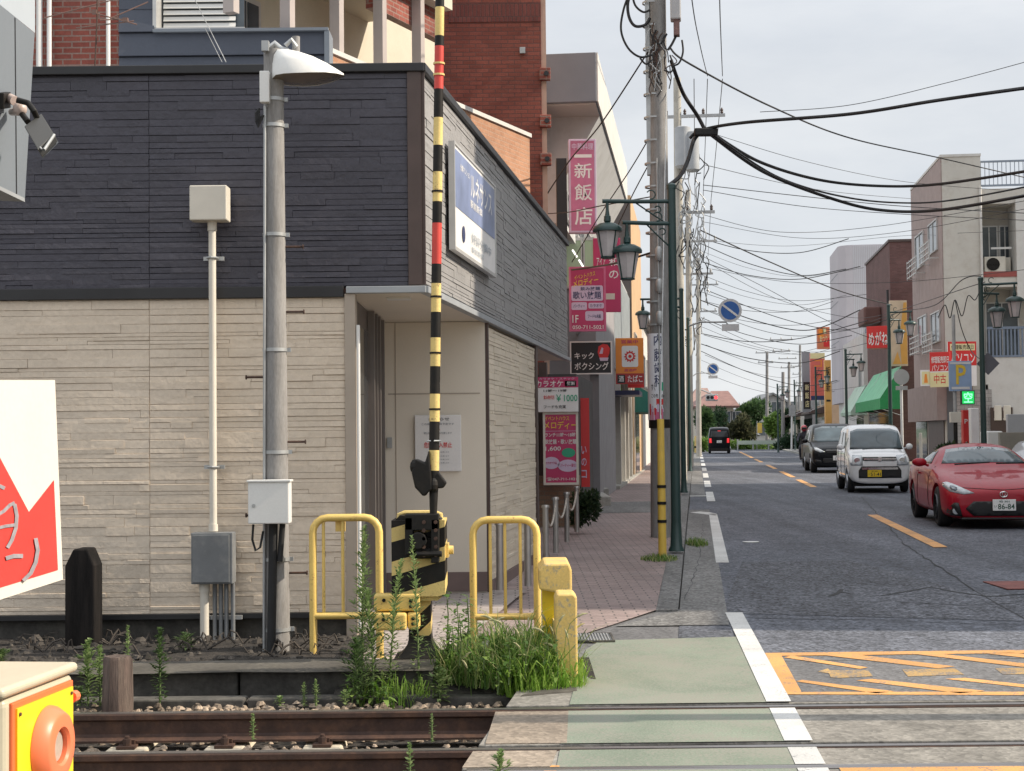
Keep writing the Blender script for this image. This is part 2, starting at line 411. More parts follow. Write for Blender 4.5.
class Sign:                                   # a board facing -y of its own frame, its corners read off the picture
    def __init__(s, name, label, px0, px1, py0, py1, Y, board, cat='sign', thick=.08, rz=0.0, frame=None, fw=.03, group=None, root=None):
        c = at((px0+px1)/2, py1, Y); a = at(px0, (py0+py1)/2, Y); b = at(px1, (py0+py1)/2, Y)
        t = at((px0+px1)/2, py0, Y)
        s.w = (b.x - a.x) / math.cos(rz); s.h = t.z - c.z; s.t = thick
        s.root = root or thing(name, label, cat, c, rz, group)
        m = MB(); m.box(-s.w/2, s.w/2, 0, thick, 0, s.h); m.build('board', board, s.root, bevel=.006)
        if frame:
            m = MB(); w, h = s.w/2, s.h
            m.box(-w-.006, w+.006, -.014, thick+.006, -.006, fw); m.box(-w-.006, w+.006, -.014, thick+.006, h-fw, h+.006)
            m.box(-w-.006, -w+fw, -.012, thick+.004, fw, h-fw); m.box(w-fw, w+.006, -.012, thick+.004, fw, h-fw)
            m.build('frame', frame, s.root)
        s.L = {}
    def P(s, d): return lambda x, z: (-s.w/2 + x*s.w, -d, z*s.h)
    def text(s, t, x0, z0, x1, z1, m, d=.007):
        mb = s.L.setdefault(m.name, (MB(), m))[0]; put_text(mb, t, x0, z0, x1, z1, s.P(d))
    def vtext(s, t, x0, z0, x1, z1, m, d=.007, slant=0):
        mb = s.L.setdefault(m.name, (MB(), m))[0]; put_text(mb, t, x0, z0, x1, z1, lambda x, z: (-s.w/2 + x*s.w, -d, (z + slant*(x-.5))*s.h))
    def rect(s, x0, z0, x1, z1, m, d=.004, r=0):
        mb = MB(); P = s.P(d)
        if r:
            pts = []
            for cx, cz, a0 in ((x1, z1, 0), (x0, z1, 90), (x0, z0, 180), (x1, z0, 270)):
                sx = -1 if cx == x1 else 1; sz = -1 if cz == z1 else 1
                rx, rz = r, r*s.w/s.h
                for k in range(5):
                    q = R(a0 + k*22.5); pts.append(P(cx + sx*rx + rx*math.cos(q), cz + sz*rz + rz*math.sin(q)))
            mb.face(*pts)
        else: mb.face(P(x0,z0), P(x1,z0), P(x1,z1), P(x0,z1))
        return mb.build('colour_field', m, s.root)
    def poly(s, pts, m, d=.005, name='colour_field'):
        mb = MB(); P = s.P(d); mb.face(*[P(*p) for p in pts]); return mb.build(name, m, s.root)
    def done(s):
        for mb, m in s.L.values(): mb.build('lettering', m, s.root)
        return s
def flat(name, col, rough=.4): return mat(name, col, rough, .07, 2, .04, 60)
C_pink = flat('magenta_sign', (.50,.035,.13)); C_pink2 = flat('faded_pink_sign', (.58,.13,.25))
C_white = flat('sign_white', (.78,.77,.76)); C_yel = flat('sign_yellow', (.80,.55,.06)); C_red = flat('sign_red', (.62,.03,.03))
C_orange = flat('sign_orange', (.80,.26,.04)); C_black = flat('sign_black', (.015,.015,.017)); C_blue = flat('sign_blue', (.025,.09,.34))
C_green = flat('sign_green', (.03,.36,.20)); C_grey = flat('sign_grey', (.25,.26,.28)); C_lilac = flat('sign_lilac', (.62,.50,.66))
C_navy = flat('sign_navy', (.03,.04,.12)); C_pale = flat('sign_pale_yellow', (.75,.68,.38))

# ------------------------------------------------------------------ ground, road and markings
def sheet(name, pts_rows, m, kind='structure', zoff=0):
    mb = MB(); mb.grid(pts_rows); return tag(mb.build(name, m), kind=kind)
mb = MB(); xs = (-900, -60, -20, -8, 20, 60, 900)
prof = [(-120,-.36),(10.0,-.36),(10.02,-.05),(30,-.0-.05+gz(30)),(60,gz(60)-.05),(130,gz(130)-.05),(400,gz(130)),(1800,gz(130)+1)]
mb.grid([[(x, y, z) for x in xs] for y, z in prof])
tag(mb.build('ground', mat('bare_ground', (.20,.18,.15), .95, .2, .6, .2, 20)), kind='structure')

def UY(u, Y): return u / CT + Y * ST / CT         # x of street offset u at depth Y
def band(name, u0, u1, Ys, m, h=0.0, build=True, mb=None):
    b = mb or MB(); b.grid([[(UY(u0, y), y, gz(y)+h), (UY(u1, y), y, gz(y)+h)] for y in Ys])
    return tag(b.build(name, m), kind='structure') if build else b
ROADY = [10.3, 11.5, 13, 15, 20, 30, 45, 60, 80, 100, 125]
band('road', -.15, 6.6, ROADY, M_asphalt)
mb = MB()
mb.grid([[(x, y, gz(y)-.003) for x in (-30+ .12*y, -2, 12, 60)] for y in (116, 125, 160)])
tag(mb.build('cross_road', M_asphalt_new), kind='structure')
# newer asphalt apron between the crossing and the road
mb = MB(); mb.add([(UY(-1.6,10.3),10.3,.002),(9,10.3,.002),(9,12.1,.002),(UY(.25,12.1),12.1,.002),(UY(.25,13.4),13.4,.006),(UY(-.9,13.4),13.4,.006),(UY(-1.6,11.4),11.4,.002)], [(0,1,2,3,4,5,6)])
tag(mb.build('road_apron', M_asphalt_new), kind='structure')
# repair patches
mb = MB(); mb.add([gnd(*p, .003) for p in ((722,613),(1060,622),(1060,600),(960,590),(850,560),(742,562))], [range(6)]); tag(mb.build('road_patch', asphalt('coarse_asphalt', (.096,.101,.117), .26, .5, 1, .5, .7)), kind='structure')

def clip(poly, y0, y1):
    def half(P, ins, yy):
        out = []
        for i in range(len(P)):
            a, b = P[i-1], P[i]
            ia, ib = ins(a), ins(b)
            if ia != ib:
                t = (yy - a.y) / (b.y - a.y); out.append(a + (b-a)*t)
            if ib: out.append(b)
        return out
    P = half(poly, lambda p: p.y >= y0, y0)
    return half(P, lambda p: p.y <= y1, y1) if P else P
RAILS = (8.60, 7.50, 3.6, 2.5)
PANELS = [(4.25, 6.98), (7.06, 7.44), (7.60, 8.50), (8.70, 10.3)]
def painted(name, polys, m, h, panels=True, far=True):
    mb = MB()
    for pts in polys:
        P = [gnd(*p) for p in pts]; P = [Vector((p.x, p.y, gz(p.y) + h)) for p in P]
        segs = (PANELS if panels else []) + ([(10.3, 400)] if far else [])
        for a, b in segs:
            Q = clip(P, a, b)
            if len(Q) > 2: mb.add(Q, [range(len(Q))])
    return tag(mb.build(name, m), kind='structure')
# crossing deck: slabs with grooves for the wheel flanges
mb = MB()
for a, b in PANELS:
    cuts = [UY(-1.08, (a+b)/2)] + [1.95 + 2.0*k + .12*a for k in range(0, 5)]
    for k in range(len(cuts)-1):
        x0, x1 = cuts[k] + (.006 if k else 0), cuts[k+1]-.006
        sk = .119*(b-a)
        mb.prism([(x0 - sk/2, a), (x1 - sk/2, a), (x1 + sk/2, b), (x0 + sk/2, b)], -.16, 0, 'z')
tag(mb.build('crossing_deck', M_deck, bevel=.006), kind='structure')
mb = MB(); mb.add([(1.2,8.72,.0015),(9,8.72,.0015),(9,10.29,.0015),(1.3,10.29,.0015)], [(0,1,2,3)]); tag(mb.build('crossing_asphalt', M_asphalt_new), kind='structure')
mb = MB()
for a, b in PANELS[1:3]:
    y0 = a + .02; x = UY(-1.08, (a+b)/2)
    mb.prism([(x-.02, a+.01), (x+.38, a+.01), (x+.42, b-.01), (x+.02, b-.01)], .001, .005, 'z')
tag(mb.build('deck_edge', M_deck_old), kind='structure')
painted('green_footway', [[(572,696),(586,650),(600,641),(742,637),(797,771),(803,790),(545,790),(556,771),(566,718)]], M_green_paint, .004)
painted('white_edge_line', [[(725.3,613),(742.4,613),(829,771),(842,795),(808,795),(798,771)],
    [(709,514),(717,514),(729,563),(716,563)],[(690,512.6),(700,511.8),(709,512.5),(717,514),(716,516),(709,515)]], M_line_white, .006)
mb = MB()
for k in range(9):
    y = 33.5 + k*8.5
    mb.grid([[(UY(.22, yy), yy, gz(yy)+.008), (UY(.40, yy), yy, gz(yy)+.008)] for yy in (y, y+2.6, y+5.2)])
mb.grid([[(UY(-.9, 36.2), 36.1, gz(36)+.008), (UY(.4, 36.2), 36.2, gz(36)+.008)], [(UY(-.9, 36.6), 36.4, gz(36)+.008), (UY(.4, 36.6), 36.55, gz(36)+.008)]])
tag(mb.build('far_edge_line', M_line_white), kind='structure')
mb = MB()
for y0, y1 in ((19.9, 27.6), (41.2, 47.5), (50, 57), (61, 68), (74, 82), (86, 110)):
    ys = [y0 + (y1-y0)*k/4 for k in range(5)]
    mb.grid([[(UY(3.02, y), y, gz(y)+.007), (UY(3.20, y), y, gz(y)+.007)] for y in ys])
tag(mb.build('centre_line', M_line_orange), kind='structure')
# no-stopping box with its diagonal bars
painted('stopping_box', [
    [(765,653.5),(1060,650),(1060,653.3),(777,656.5)], [(765,653.5),(780,653.5),(803,695),(786,695)],
    [(786,695),(803,692.6),(1060,692.4),(1060,696)],
    [(784,658),(792,656),(868,668),(860,669.5)], [(826,656),(858,655.2),(955,667),(938,669)], [(918,655),(938,654),(1060,668),(1060,672)],[(985,654),(1010,653),(1060,658),(1060,662)],
    [(796,682),(802,680.5),(895,692),(876,694)], [(856,681),(872,679.5),(985,691.5),(960,694)], [(945,679.5),(965,678.5),(1060,689),(1060,692)]], M_line_orange, .0045)
painted('worn_arrow_marking', [[(818,672),(828,669),(830,671),(868,670.5),(873,677),(838,678.5),(831,678),(829,674)],
    [(902,670),(955,669),(964,675),(908,677)],[(995,669),(1060,667.5),(1060,674),(1003,675)]], M_line_old, .004)
painted('track_edge_line', [[(545,790),(560,766.5),(552,766),(520,790)],[(838,767),(1060,767),(1060,790),(852,790)]], M_line_orange, .0045)
mb = MB()                                 # joints and cracks tarred or left open in the asphalt
def seam(pts, w, jit=.02):
    P = [gnd(*p) for p in pts]; out = []
    for a, b in zip(P, P[1:]):
        n = max(2, int((b-a).length/.35))
        out += [a + (b-a)*(i/n) + Vector((rnd.uniform(-jit,jit), rnd.uniform(-jit,jit), 0)) for i in range(n)]
    out.append(P[-1]); rows = []
    for i, q in enumerate(out):
        d = (out[min(i+1,len(out)-1)] - out[max(i-1,0)]).normalized(); s = Vector((-d.y, d.x, 0))*w*rnd.uniform(.3, 1)
        rows.append([q - s + Vector((0,0,.0055)), q + s + Vector((0,0,.0055))])
    mb.grid(rows)
seam([(713,517),(717,560),(722,612)], .018); seam([(862,497),(905,545),(990,600),(1040,628)], .012); seam([(700,586),(712,586)], .008); seam([(686,600),(700,560),(703,520)], .006)
seam([(880,596),(930,588),(985,597),(1030,594)], .03, .06); seam([(900,603),(960,606),(1010,604)], .02, .05); seam([(742,562),(800,556),(870,560),(960,568)], .008); seam([(725,618),(860,620),(1040,626)], .012)
seam([(830,596),(838,590),(850,594)], .03, .05); seam([(648,590),(664,572)], .006)
tag(mb.build('road_seams', mat('tar_seam', (.022,.023,.026), .8, .3, 5)), kind='structure')
# drain cover, sidewalk, kerb and gutter
SY = [11.7, 12.3, 13.2, 15, 20, 26, 35, 48, 65, 85, 112]
def sz(y): return gz(y) + .007 + .03*max(0, min(1, (y-12.5)/4))
mb = MB(); mb.grid([[(-2.3, y, sz(y)), (UY(-1.5, y) if y > 14.5 else -.6, y, sz(y)), (UY(-.36 - .55*max(0, (13.2-y)/1.6), y), y, sz(y))] for y in SY])
tag(mb.build('sidewalk', M_pave), kind='structure')
mb = MB(); mb.grid([[(-2.3, y, z), (-.6 + .147*(y-11.4)+.25, y, z)] for y, z in ((10.35,.03),(11.3,.035),(14.6,.07))])
tag(mb.build('station_forecourt', brick('grey_block_paving', (.36,.31,.29), (.42,.37,.35), (.17,.15,.14), .2, .1, .008, .85, 'floor', .6)), kind='structure')
mb = MB()
for k in range(2):
    mb.grid([[(UY(-1.86+.75*k+.0, y), y, sz(y)+.004) for _ in (0,)] + [(UY(-1.86+.75*k+.75, y), y, sz(y)+.004)] for y in (28.5, 30, 33)])
tag(mb.build('side_lane', M_asphalt_kerb), kind='structure')
mb = MB()
def kerb(u0, u1, ys, h):
    for a, b in zip(ys, ys[1:]):
        mb.add([(UY(u0,a),a+.006,gz(a)-.1),(UY(u1,a),a+.006,gz(a)-.1),(UY(u1,b),b-.006,gz(b)-.1),(UY(u0,b),b-.006,gz(b)-.1),
                (UY(u0,a),a+.006,gz(a)+h(a)),(UY(u1-.015,a),a+.006,gz(a)+h(a)),(UY(u1-.015,b),b-.006,gz(b)+h(b)),(UY(u0,b),b-.006,gz(b)+h(b))],
               [(0,3,2,1),(4,5,6,7),(0,1,5,4),(1,2,6,5),(2,3,7,6),(3,0,4,7)])
KY = [13.2 + .8*k for k in range(120) if not 28 < 13.2+.8*k < 33.5]
kerb(-.36, -.16, KY, lambda y: .010 + .03*max(0, min(1, (y-14)/6)))
tag(mb.build('kerb', M_asphalt_kerb), kind='structure')
mb = MB(); mb.grid([[(UY(-.16 - .5*max(0,(13.2-y)), y), y, gz(y)+.004), (UY(.24, y), y, gz(y)+.006)] for y in (12.2, 12.6, 13.2, 15, 18, 22, 28, 30)])
mb.grid([[(UY(-.16, y), y, gz(y)+.004), (UY(.2, y), y, gz(y)+.006)] for y in (36, 50, 80, 112)])
tag(mb.build('gutter', M_asphalt_kerb), kind='structure')
band('right_sidewalk', 6.6, 8.6, [10.3, 20, 40, 60, 90, 118], M_asphalt_new, .09)
mb = MB(); kerb(6.4, 6.62, [12+1.0*k for k in range(104)], lambda y: .11); tag(mb.build('right_kerb', M_conc), kind='structure')
p = gnd(593, 639); t = thing('drain_cover', 'dark steel drain grate set in the pavement beside the yellow post', 'drain grate', p)
mb = MB()
for k in range(12): mb.box(-.13+.022*k-.004, -.13+.022*k+.004, -.21, .21, .008, .018)
for k in range(9): mb.box(-.14, .14, -.21+.052*k-.003, -.21+.052*k+.003, .007, .016)
mb.build('grating', M_galv, t)
mb = MB(); mb.box(-.15,.15,-.225,-.21,.005,.019); mb.box(-.15,.15,.21,.225,.005,.019); mb.box(-.15,-.135,-.21,.21,.005,.018); mb.box(.135,.15,-.21,.21,.005,.018)
mb.build('frame', M_conc_dark, t); mb = MB(); mb.box(-.135,.135,-.21,.21,.004,.006); mb.build('pit', M_gate_black, t)
p = gnd(751, 542.5); mb = MB(); mb.lathe([(.0,.004),(.11,.004),(.115,.012),(.0,.012)], p, 16, caps=False)
tag(mb.build('survey_marker', M_white, smooth=40), 'small pale round valve lid in the dark road surface', 'valve lid')
p = gnd(1026, 585); mb = MB(); mb.box(p.x-.33, p.x+.33, p.y-.45, p.y+.3, gz(p.y)+.004, gz(p.y)+.012); tag(mb.build('manhole_cover', mat('red_plate', (.20,.07,.06), .8, .3, 5, .2, 60)), 'rusty red plate let into the asphalt at the frame edge', 'cover plate')

# ------------------------------------------------------------------ railway
mb = MB(); mb.grid([[(x, y, -.205 + .012*math.sin(x*3.1+y)) for x in [-9+.5*k for k in range(19)]] for y in (1.2,3,5,6.3,7,7.6,8.2,8.8,9.3,9.62)])
tag(mb.build('track_bed', M_soil), kind='structure')
def stone(mb, c, s):
    n = 7; rows = []
    e = [rnd.uniform(.7, 1.25) for _ in range(8)]
    q0 = rnd.uniform(0, 6)
    sx, sy, szz = s*rnd.uniform(.7,1.3), s*rnd.uniform(.7,1.2), s*rnd.uniform(.5,.9)
    a = [(c.x + sx*e[k]*math.cos(q0+k*PI/3), c.y + sy*e[k]*math.sin(q0+k*PI/3), c.z + szz*rnd.uniform(-.3,.2)) for k in range(6)]
    b = [(c.x + .55*sx*e[k]*math.cos(q0+k*PI/3+.3), c.y + .55*sy*e[k]*math.sin(q0+k*PI/3+.3), c.z + szz*rnd.uniform(.6,1)) for k in range(6)]
    mb.add(a+b, [(6,7,8,9,10,11)] + [(k, (k+1) % 6, 6+(k+1) % 6, 6+k) for k in range(6)])
mb = MB()
for _ in range(5200):
    x = rnd.uniform(-4.6, -.1); y = rnd.uniform(6.5, 9.45)
    if x > UY(-1.1, y) - .03: continue
    if abs(y-8.6) < .09 or abs(y-7.5) < .09: continue
    if y < 8.6 and abs((x - at(125,738,8.45).x + .2675) % .535 - .2675) < .125 and rnd.random() < .93: continue
    stone(mb, Vector((x, y, -.205 + rnd.uniform(0, .035) + (.10 if y > 8.8 else 0))), rnd.uniform(.014, .032))
tag(mb.build('ballast', M_stone, normals=False), kind='stuff')
def rail(name, Y, x0, x1, label, sc=1):
    t = thing(name, label, 'rail', (0, Y, -.155))
    pr = [(-.064,0),(.064,0),(.064,.012),(.02,.027),(.0085,.04),(.0085,.108),(.0325,.122),(.0325,.146),(.028,.1535),(-.028,.1535),(-.0325,.146),(-.0325,.122),(-.0085,.108),(-.0085,.04),(-.02,.027),(-.064,.012)]
    mb = MB(); mb.prism(pr, x0, x1, 'x'); mb.build('rail_body', M_rust, t)
    mb = MB(); mb.box(x0, x1, -.026, .024, .1538, .1575); mb.build('running_surface', M_railtop, t)
    return t
rail('rail', 8.60, -9, 14, 'rusty rail farther from the camera, nearest the station and the weeds')
rail('rail', 7.50, -9, 14, 'second rusty rail, nearer the camera, at the lower edge of the picture')
mb = MB(); mb.box(UY(-1.05,7), 14, 6.985, 7.05, -.15, .006); tag(mb.build('guard_rail', M_railtop, bevel=.004), 'thin steel edge bar along the nearest crossing slab', 'guard rail')
def sleeper(x):
    t = thing('sleeper', 'pale concrete sleeper carrying the two rusty rails with bolted clips', 'sleeper', (x, 8.05, -.32), 0, 'sleepers under the rails')
    mb = MB(); mb.prism([(-.14,0),(.14,0),(.105,.145),(-.105,.145)], -1.0, 1.0); mb.build('beam', M_sleeper, t, bevel=.01)
    for Y in (8.60, 7.50):
        for sd in (-1, 1):
            y = Y - 8.05 + sd*.105
            mb = MB(); mb.box(-.05,.05,y-.045,y+.045,.147,.162); mb.box(-.035,.035,y-sd*.05-.025,y-sd*.05+.025,.162,.185)
            mb.cyl((0,y,.16),(0,y,.197),.024,.024,6); mb.cyl((0,y,.197),(0,y,.212),.013,.013,8)
            mb.build('rail_clip', M_rust, t)
    return t
s0 = sleeper(at(125, 738, 8.45).x)
for k in (-3,-2,-1,1,2):
    dup(s0, (s0.location.x + .535*k, 8.05, -.32))

# retaining kerb of the old platform, low ledge, dirt behind
mb = MB(); x = -6.5
while x < -.55:
    w = 1.2; x1 = min(x+w, -.5)
    mb.box(x+.006, x1-.006, 9.52, 9.92, -.3, .085); x += w
tag(mb.build('retaining_wall', M_conc_dark, bevel=.02), 'dark stained concrete retaining kerb between the track and the station', 'retaining wall')
mb = MB()
mb.grid([[(x, y, z + rnd.uniform(-.004,.004)) for x in [-6.5+.4*k for k in range(16)]] for y, z in ((9.46,.088),(9.60,.096),(9.93,.096))])
o = mb.build('coping', M_conc_mid, bpy.data.objects['retaining_wall'], world=True)
mb = MB(); x = -6.4
while x < -.7:
    mb.box(x, x+.78, 9.25, 9.40, -.3, -.04); x += .8
tag(mb.build('cable_trough', M_conc_dark, bevel=.01), 'low dark concrete cable trough running along the track behind the ballast', 'cable trough')
mb = MB(); mb.grid([[(-9+.42*i, y, z + (rnd.uniform(-.02,.03) if 0 < j < 5 else 0)) for i in range(20)] for j, (y, z) in enumerate(((9.93,.05),(10.2,.06),(10.6,.06),(10.9,.055),(11.2,.05),(11.6,.05)))])
mb.grid([[(-1.1+.2*i, y, z + rnd.uniform(-.01,.01)) for i in range(9)] for y, z in ((9.2,-.12),(9.35,-.04),(9.6,.0),(10.0,.01),(10.45,.015))])
tag(mb.build('dirt_strip', M_soil), kind='structure')
mb = MB()
for _ in range(620):
    x = rnd.uniform(-5.2, -1.0); y = rnd.uniform(9.95, 11.3)
    stone(mb, Vector((x, y, .055 + rnd.uniform(0,.03))), rnd.choice((.010,.012,.016,.02,.036)))
tag(mb.build('rubble', mat('dark_rubble', (.055,.048,.041), .9, .3, 6, .2, 50, island=.75), normals=False), kind='stuff')
mb = MB()
for _ in range(46):                       # dead roots and sticks lying in the dirt
    x = rnd.uniform(-3.6, -1.3); y = rnd.uniform(10.3, 11.2); q = rnd.uniform(0, PI); l = rnd.uniform(.05, .18)
    p = [Vector((x + l*t*math.cos(q), y + l*t*math.sin(q)*.5, .10 + .05*math.sin(t*PI) + rnd.uniform(-.01,.02))) for t in (-1,-.4,.2,.7,1)]
    mb.tube(p, rnd.uniform(.003,.009), 5)
tag(mb.build('dead_roots', mat('dead_wood', (.06,.05,.042), .9, .3, 6)), kind='stuff')
# ------------------------------------------------------------------ station building
A = math.atan(.138)
st = thing('station_building', 'low station building clad in black over beige split stone, with recessed doorway', 'building', (-.66, 11.4, 0))
SIDE = Matrix.Rotation(PI/2 - A, 4, 'Z')
def stones(mb, x0, x1, z0, z1, joint=1.82, off=0.0, hs=(.028,.036,.044,.054,.066)):
    z = z0
    while z < z1 - .004:
        h = rnd.choice(hs)
        if z + h > z1 - .02: h = z1 - z
        x = x0
        while x < x1 - .003:
            w = rnd.uniform(.14, .85)
            xe = min(x + w, x1)
            nj = x0 + off + joint*math.floor((x - x0 - off)/joint + 1.0001)   # panels meet at straight joints
            if xe > nj - .06: xe = min(nj, x1)
            if x1 - xe < .08: xe = x1
            g0 = .0025; jr = .004 if abs(xe-nj) < 1e-6 else .001
            p = rnd.choice((.008,.009,.010,.012,.014)) + rnd.uniform(-.001,.001); p2 = p + rnd.uniform(-.002, .002); s = rnd.choice((0,0,.001,-.001))
            jr = jr if jr > .002 else 0.0
            a, b, c, d = x, xe - jr, z, z + h
            bl = rnd.choice((.0, .003, .005, .006, .007))
            if rnd.random() < .45: b -= .0025
            vs = [(a,0,c),(b,0,c),(b,0,d),(a,0,d),(a,-p-s,c),(b,-p2-s,c),(b,-p2+s*.5,d-bl),(a,-p+s*.5,d-bl)]
            mb.add(vs, [(4,5,6,7),(0,1,5,4),(1,2,6,5),(2,3,7,6),(3,0,4,7)])
            x = xe
        z += h
def slab_wall(mb, x0, x1, z0, z1, d=.12): mb.box(x0, x1, .0, d, z0, z1)
LW = -5.3
mb = MB(); slab_wall(mb, LW, -.575, .235, 2.56); stones(mb, LW, -.575, .238, 2.555, 3.03, (150-512)/1540*11.4+.66-LW)
mb.build('lower_front_wall', M_beige_stone, st, normals=False)
mb = MB(); slab_wall(mb, LW, -.1, 2.64, 4.235); stones(mb, LW, -.1, 2.645, 4.23, 3.03, (150-512)/1540*11.4+.66-LW)
mb.build('upper_front_wall', M_dark_stone, st, normals=False)
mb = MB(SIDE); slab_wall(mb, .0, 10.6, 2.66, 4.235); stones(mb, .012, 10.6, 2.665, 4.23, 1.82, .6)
mb.build('upper_street_wall', mat('dark_stone_sky_sheen', (.30,.295,.295), .55, .1, 2, .08, 30, .9, 13, island=.05, bdist=.012), st, normals=False)  # same dark cladding, sky sheen put into a lighter base colour
mb = MB(SIDE); slab_wall(mb, 3.12, 6.7, .16, 2.55, .1); stones(mb, 3.12, 6.7, .165, 2.55, 1.82, .4)
mb.build('lower_street_wall', mat('beige_street_siding', (.68,.60,.48), .75, .07, 1.6, .06, 30, .45, 22, island=.05, bdist=.012), st, normals=False)
mb = MB(); mb.box(LW, .03, -.045, .3, 4.235, 4.30); mb.xf = SIDE; mb.box(-.03, 10.65, -.045, .3, 4.236, 4.301)
mb.build('roof_edge', M_black_metal, st, bevel=.006)
mb = MB(); mb.box(-.098, .004, -.028, .02, 2.645, 4.234); mb.xf = SIDE; mb.box(-.012, .004, -.031, .02, 2.646, 4.233); mb.build('corner_trim', M_dark_brown, st)
mb = MB(); mb.box(LW, -.58, -.04, .1, 2.558, 2.642); mb.build('drip_flashing', M_black_metal, st, bevel=.004)
mb = MB(); mb.box(-.56, .03, -.05, .02, 2.585, 2.635); mb.xf = SIDE; mb.box(0.0, 10.65, -.05, .02, 2.586, 2.636); mb.build('soffit_fascia', M_grey_trim, st, bevel=.004)
mb = MB(); mb.add([(-.575,.02,2.6),(.0,.02,2.6),(1.45,10.5,2.6),(-.575,10.5,2.6)], [(0,1,2,3)])
mb.build('soffit', M_beige_panel, st)
mb = MB(); mb.box(-.575, -.495, -.03, .12, .0, 2.584); mb.build('corner_column', M_beige_trim, st, bevel=.005)
mb = MB(); mb.cyl((-.475,-.02,.1), (-.475,-.02,2.35), .014, None, 10); mb.build('downpipe', M_white, st)
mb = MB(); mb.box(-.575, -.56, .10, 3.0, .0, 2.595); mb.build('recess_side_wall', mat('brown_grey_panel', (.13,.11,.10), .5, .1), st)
mb = MB()
for y, w in ((1.6,.05),(1.9,.04),(2.2,.07),(2.6,.05)): mb.box(-.558, -.5, y, y+w, .08, 2.59)
mb.build('shutter_guide', mat('guide_metal', (.20,.18,.17), .4, .1, metal=.4), st)
mb = MB(); mb.box(-.557,-.545,.25,1.5,.1,2.4); mb.build('dark_doorway', M_glass_dark, st)
mb = MB(); bx = .41; mb.box(-.56, bx, 3.0, 3.1, .0, 2.595); mb.build('recess_back_wall', M_beige_panel, st)
mb = MB()
for x in (-.43,): mb.box(x-.004, x+.004, 2.996, 3.001, .25, 2.59)
mb.box(-.50, bx-.05, 2.996, 3.001, 1.92, 1.93)
mb.build('panel_joint', M_beige_trim, st)
mb = MB(); mb.box(-.55, bx, 2.985, 3.0, .08, .26); mb.build('baseboard', M_brown_base, st)
mb = MB(SIDE); mb.box(3.055, 3.115, -.02, .12, .0, 2.59); mb.build('recess_post', M_dark_brown, st)
mb = MB(SIDE); mb.box(3.12, 6.7, -.02, .1, .0, .158); mb.build('street_baseboard', M_brown_base, st)
mb = MB(SIDE); mb.box(6.7, 6.86, -.03, .12, .0, 2.59); mb.box(6.86, 10.5, 1.3, 1.4, .0, 2.59); mb.build('end_pier', M_dark_brown, st)
mb = MB(); mb.box(LW, -.58, -.05, .1, .2, .235); mb.build('base_flashing', M_black_metal, st)
mb = MB(); mb.box(LW, -.58, .02, .1, -.1, .2); mb.build('foundation', M_conc_dark, st)
mb = MB(); mb.box(-.51,-.465,2.975,2.998,1.42,1.52); mb.build('lock_box', M_galv, st)
mb = MB(); mb.box(-.30,-.12,.45,.60,2.585,2.598); f = mb.build('soffit_lamp', M_white, st)
mb = MB(); mb.box(LW, .02, .1, 10.4, 4.0, 4.2); mb.build('roof', M_grey_trim, st)

# advertising board on the street wall
L0, L1 = (12.35-11.4)/math.cos(A), (14.54-11.4)/math.cos(A)
bb = thing('billboard', 'large blue and white apartment advertisement board hung on the black street wall of the station', 'billboard', wmat(st) @ SIDE @ Vector(((L0+L1)/2, -.04, 3.05)), PI/2 - A)
W = (L1-L0)/2; H = .83
mb = MB(); mb.box(-W, W, -.04, 0, 0, H); mb.build('board', C_white, bb)
mb = MB(); mb.box(-W+.03, W-.03, -.0435, -.041, .33, H-.03); mb.build('sky_picture', mat('blue_grey_print', (.20,.25,.42), .35, .45, 1.4), bb)
mb = MB(); mb.box(-W-.01, W+.01, -.05, .0, -.03, 0); mb.box(-W-.01, W+.01, -.05, .0, H, H+.02); mb.box(-W-.025, -W, -.05, 0, -.03, H+.02); mb.box(W, W+.025, -.05, 0, -.03, H+.02)
mb.build('frame', M_alu, bb)
mb = MB(); P = lambda x, z: (x, -.046, z)
put_text(mb, '分譲マンション', -W*.75, .66, -W*.3, .72, P); put_text(mb, 'ルネサンス', -W*.28, .52, W*.8, .73, P); put_text(mb, '駅前新築', -W*.3, .43, W*.3, .50, P)
mb.build('lettering', C_white, bb)
mb = MB(); put_text(mb, '好評分譲中', -W*.25, .13, W*.75, .22, P); put_text(mb, '駅前新築', -W*.25, .05, W*.35, .10, P)
mb.build('lettering', flat('faint_grey_print', (.42,.46,.50)), bb)
mb = MB(); mb.lathe([(0,-.045),(.07,-.045),(.07,-.0465),(0,-.0465)], (-W*.62,0,.15), 16, 'y', False); mb.build('emblem', C_navy, bb)

# notice on the recess wall
n = Sign('notice_board', 'white paper notice with small print taped to the beige wall of the station recess', 415, 461.5, 415, 471.5, 14.365, C_white, 'notice', .012)
n.text('お知らせ', .3, .90, .75, .955, C_black); n.text('この建物は解体予定です', .15, .82, .85, .86, C_grey)
n.text('関係者以外の立入を禁じます', .2, .66, .8, .70, C_grey); n.poly([(.5,.80),(.45,.73),(.55,.73)], C_orange, name='warning_mark')
n.text('立入禁止', .42, .42, .80, .52, C_red); n.text('危険', .2, .42, .38, .52, C_red)
for z in (.33,.26,.2,.14): n.text('関係者以外の立入を禁じます', .28, z, .74, z+.025, C_grey)
n.done()

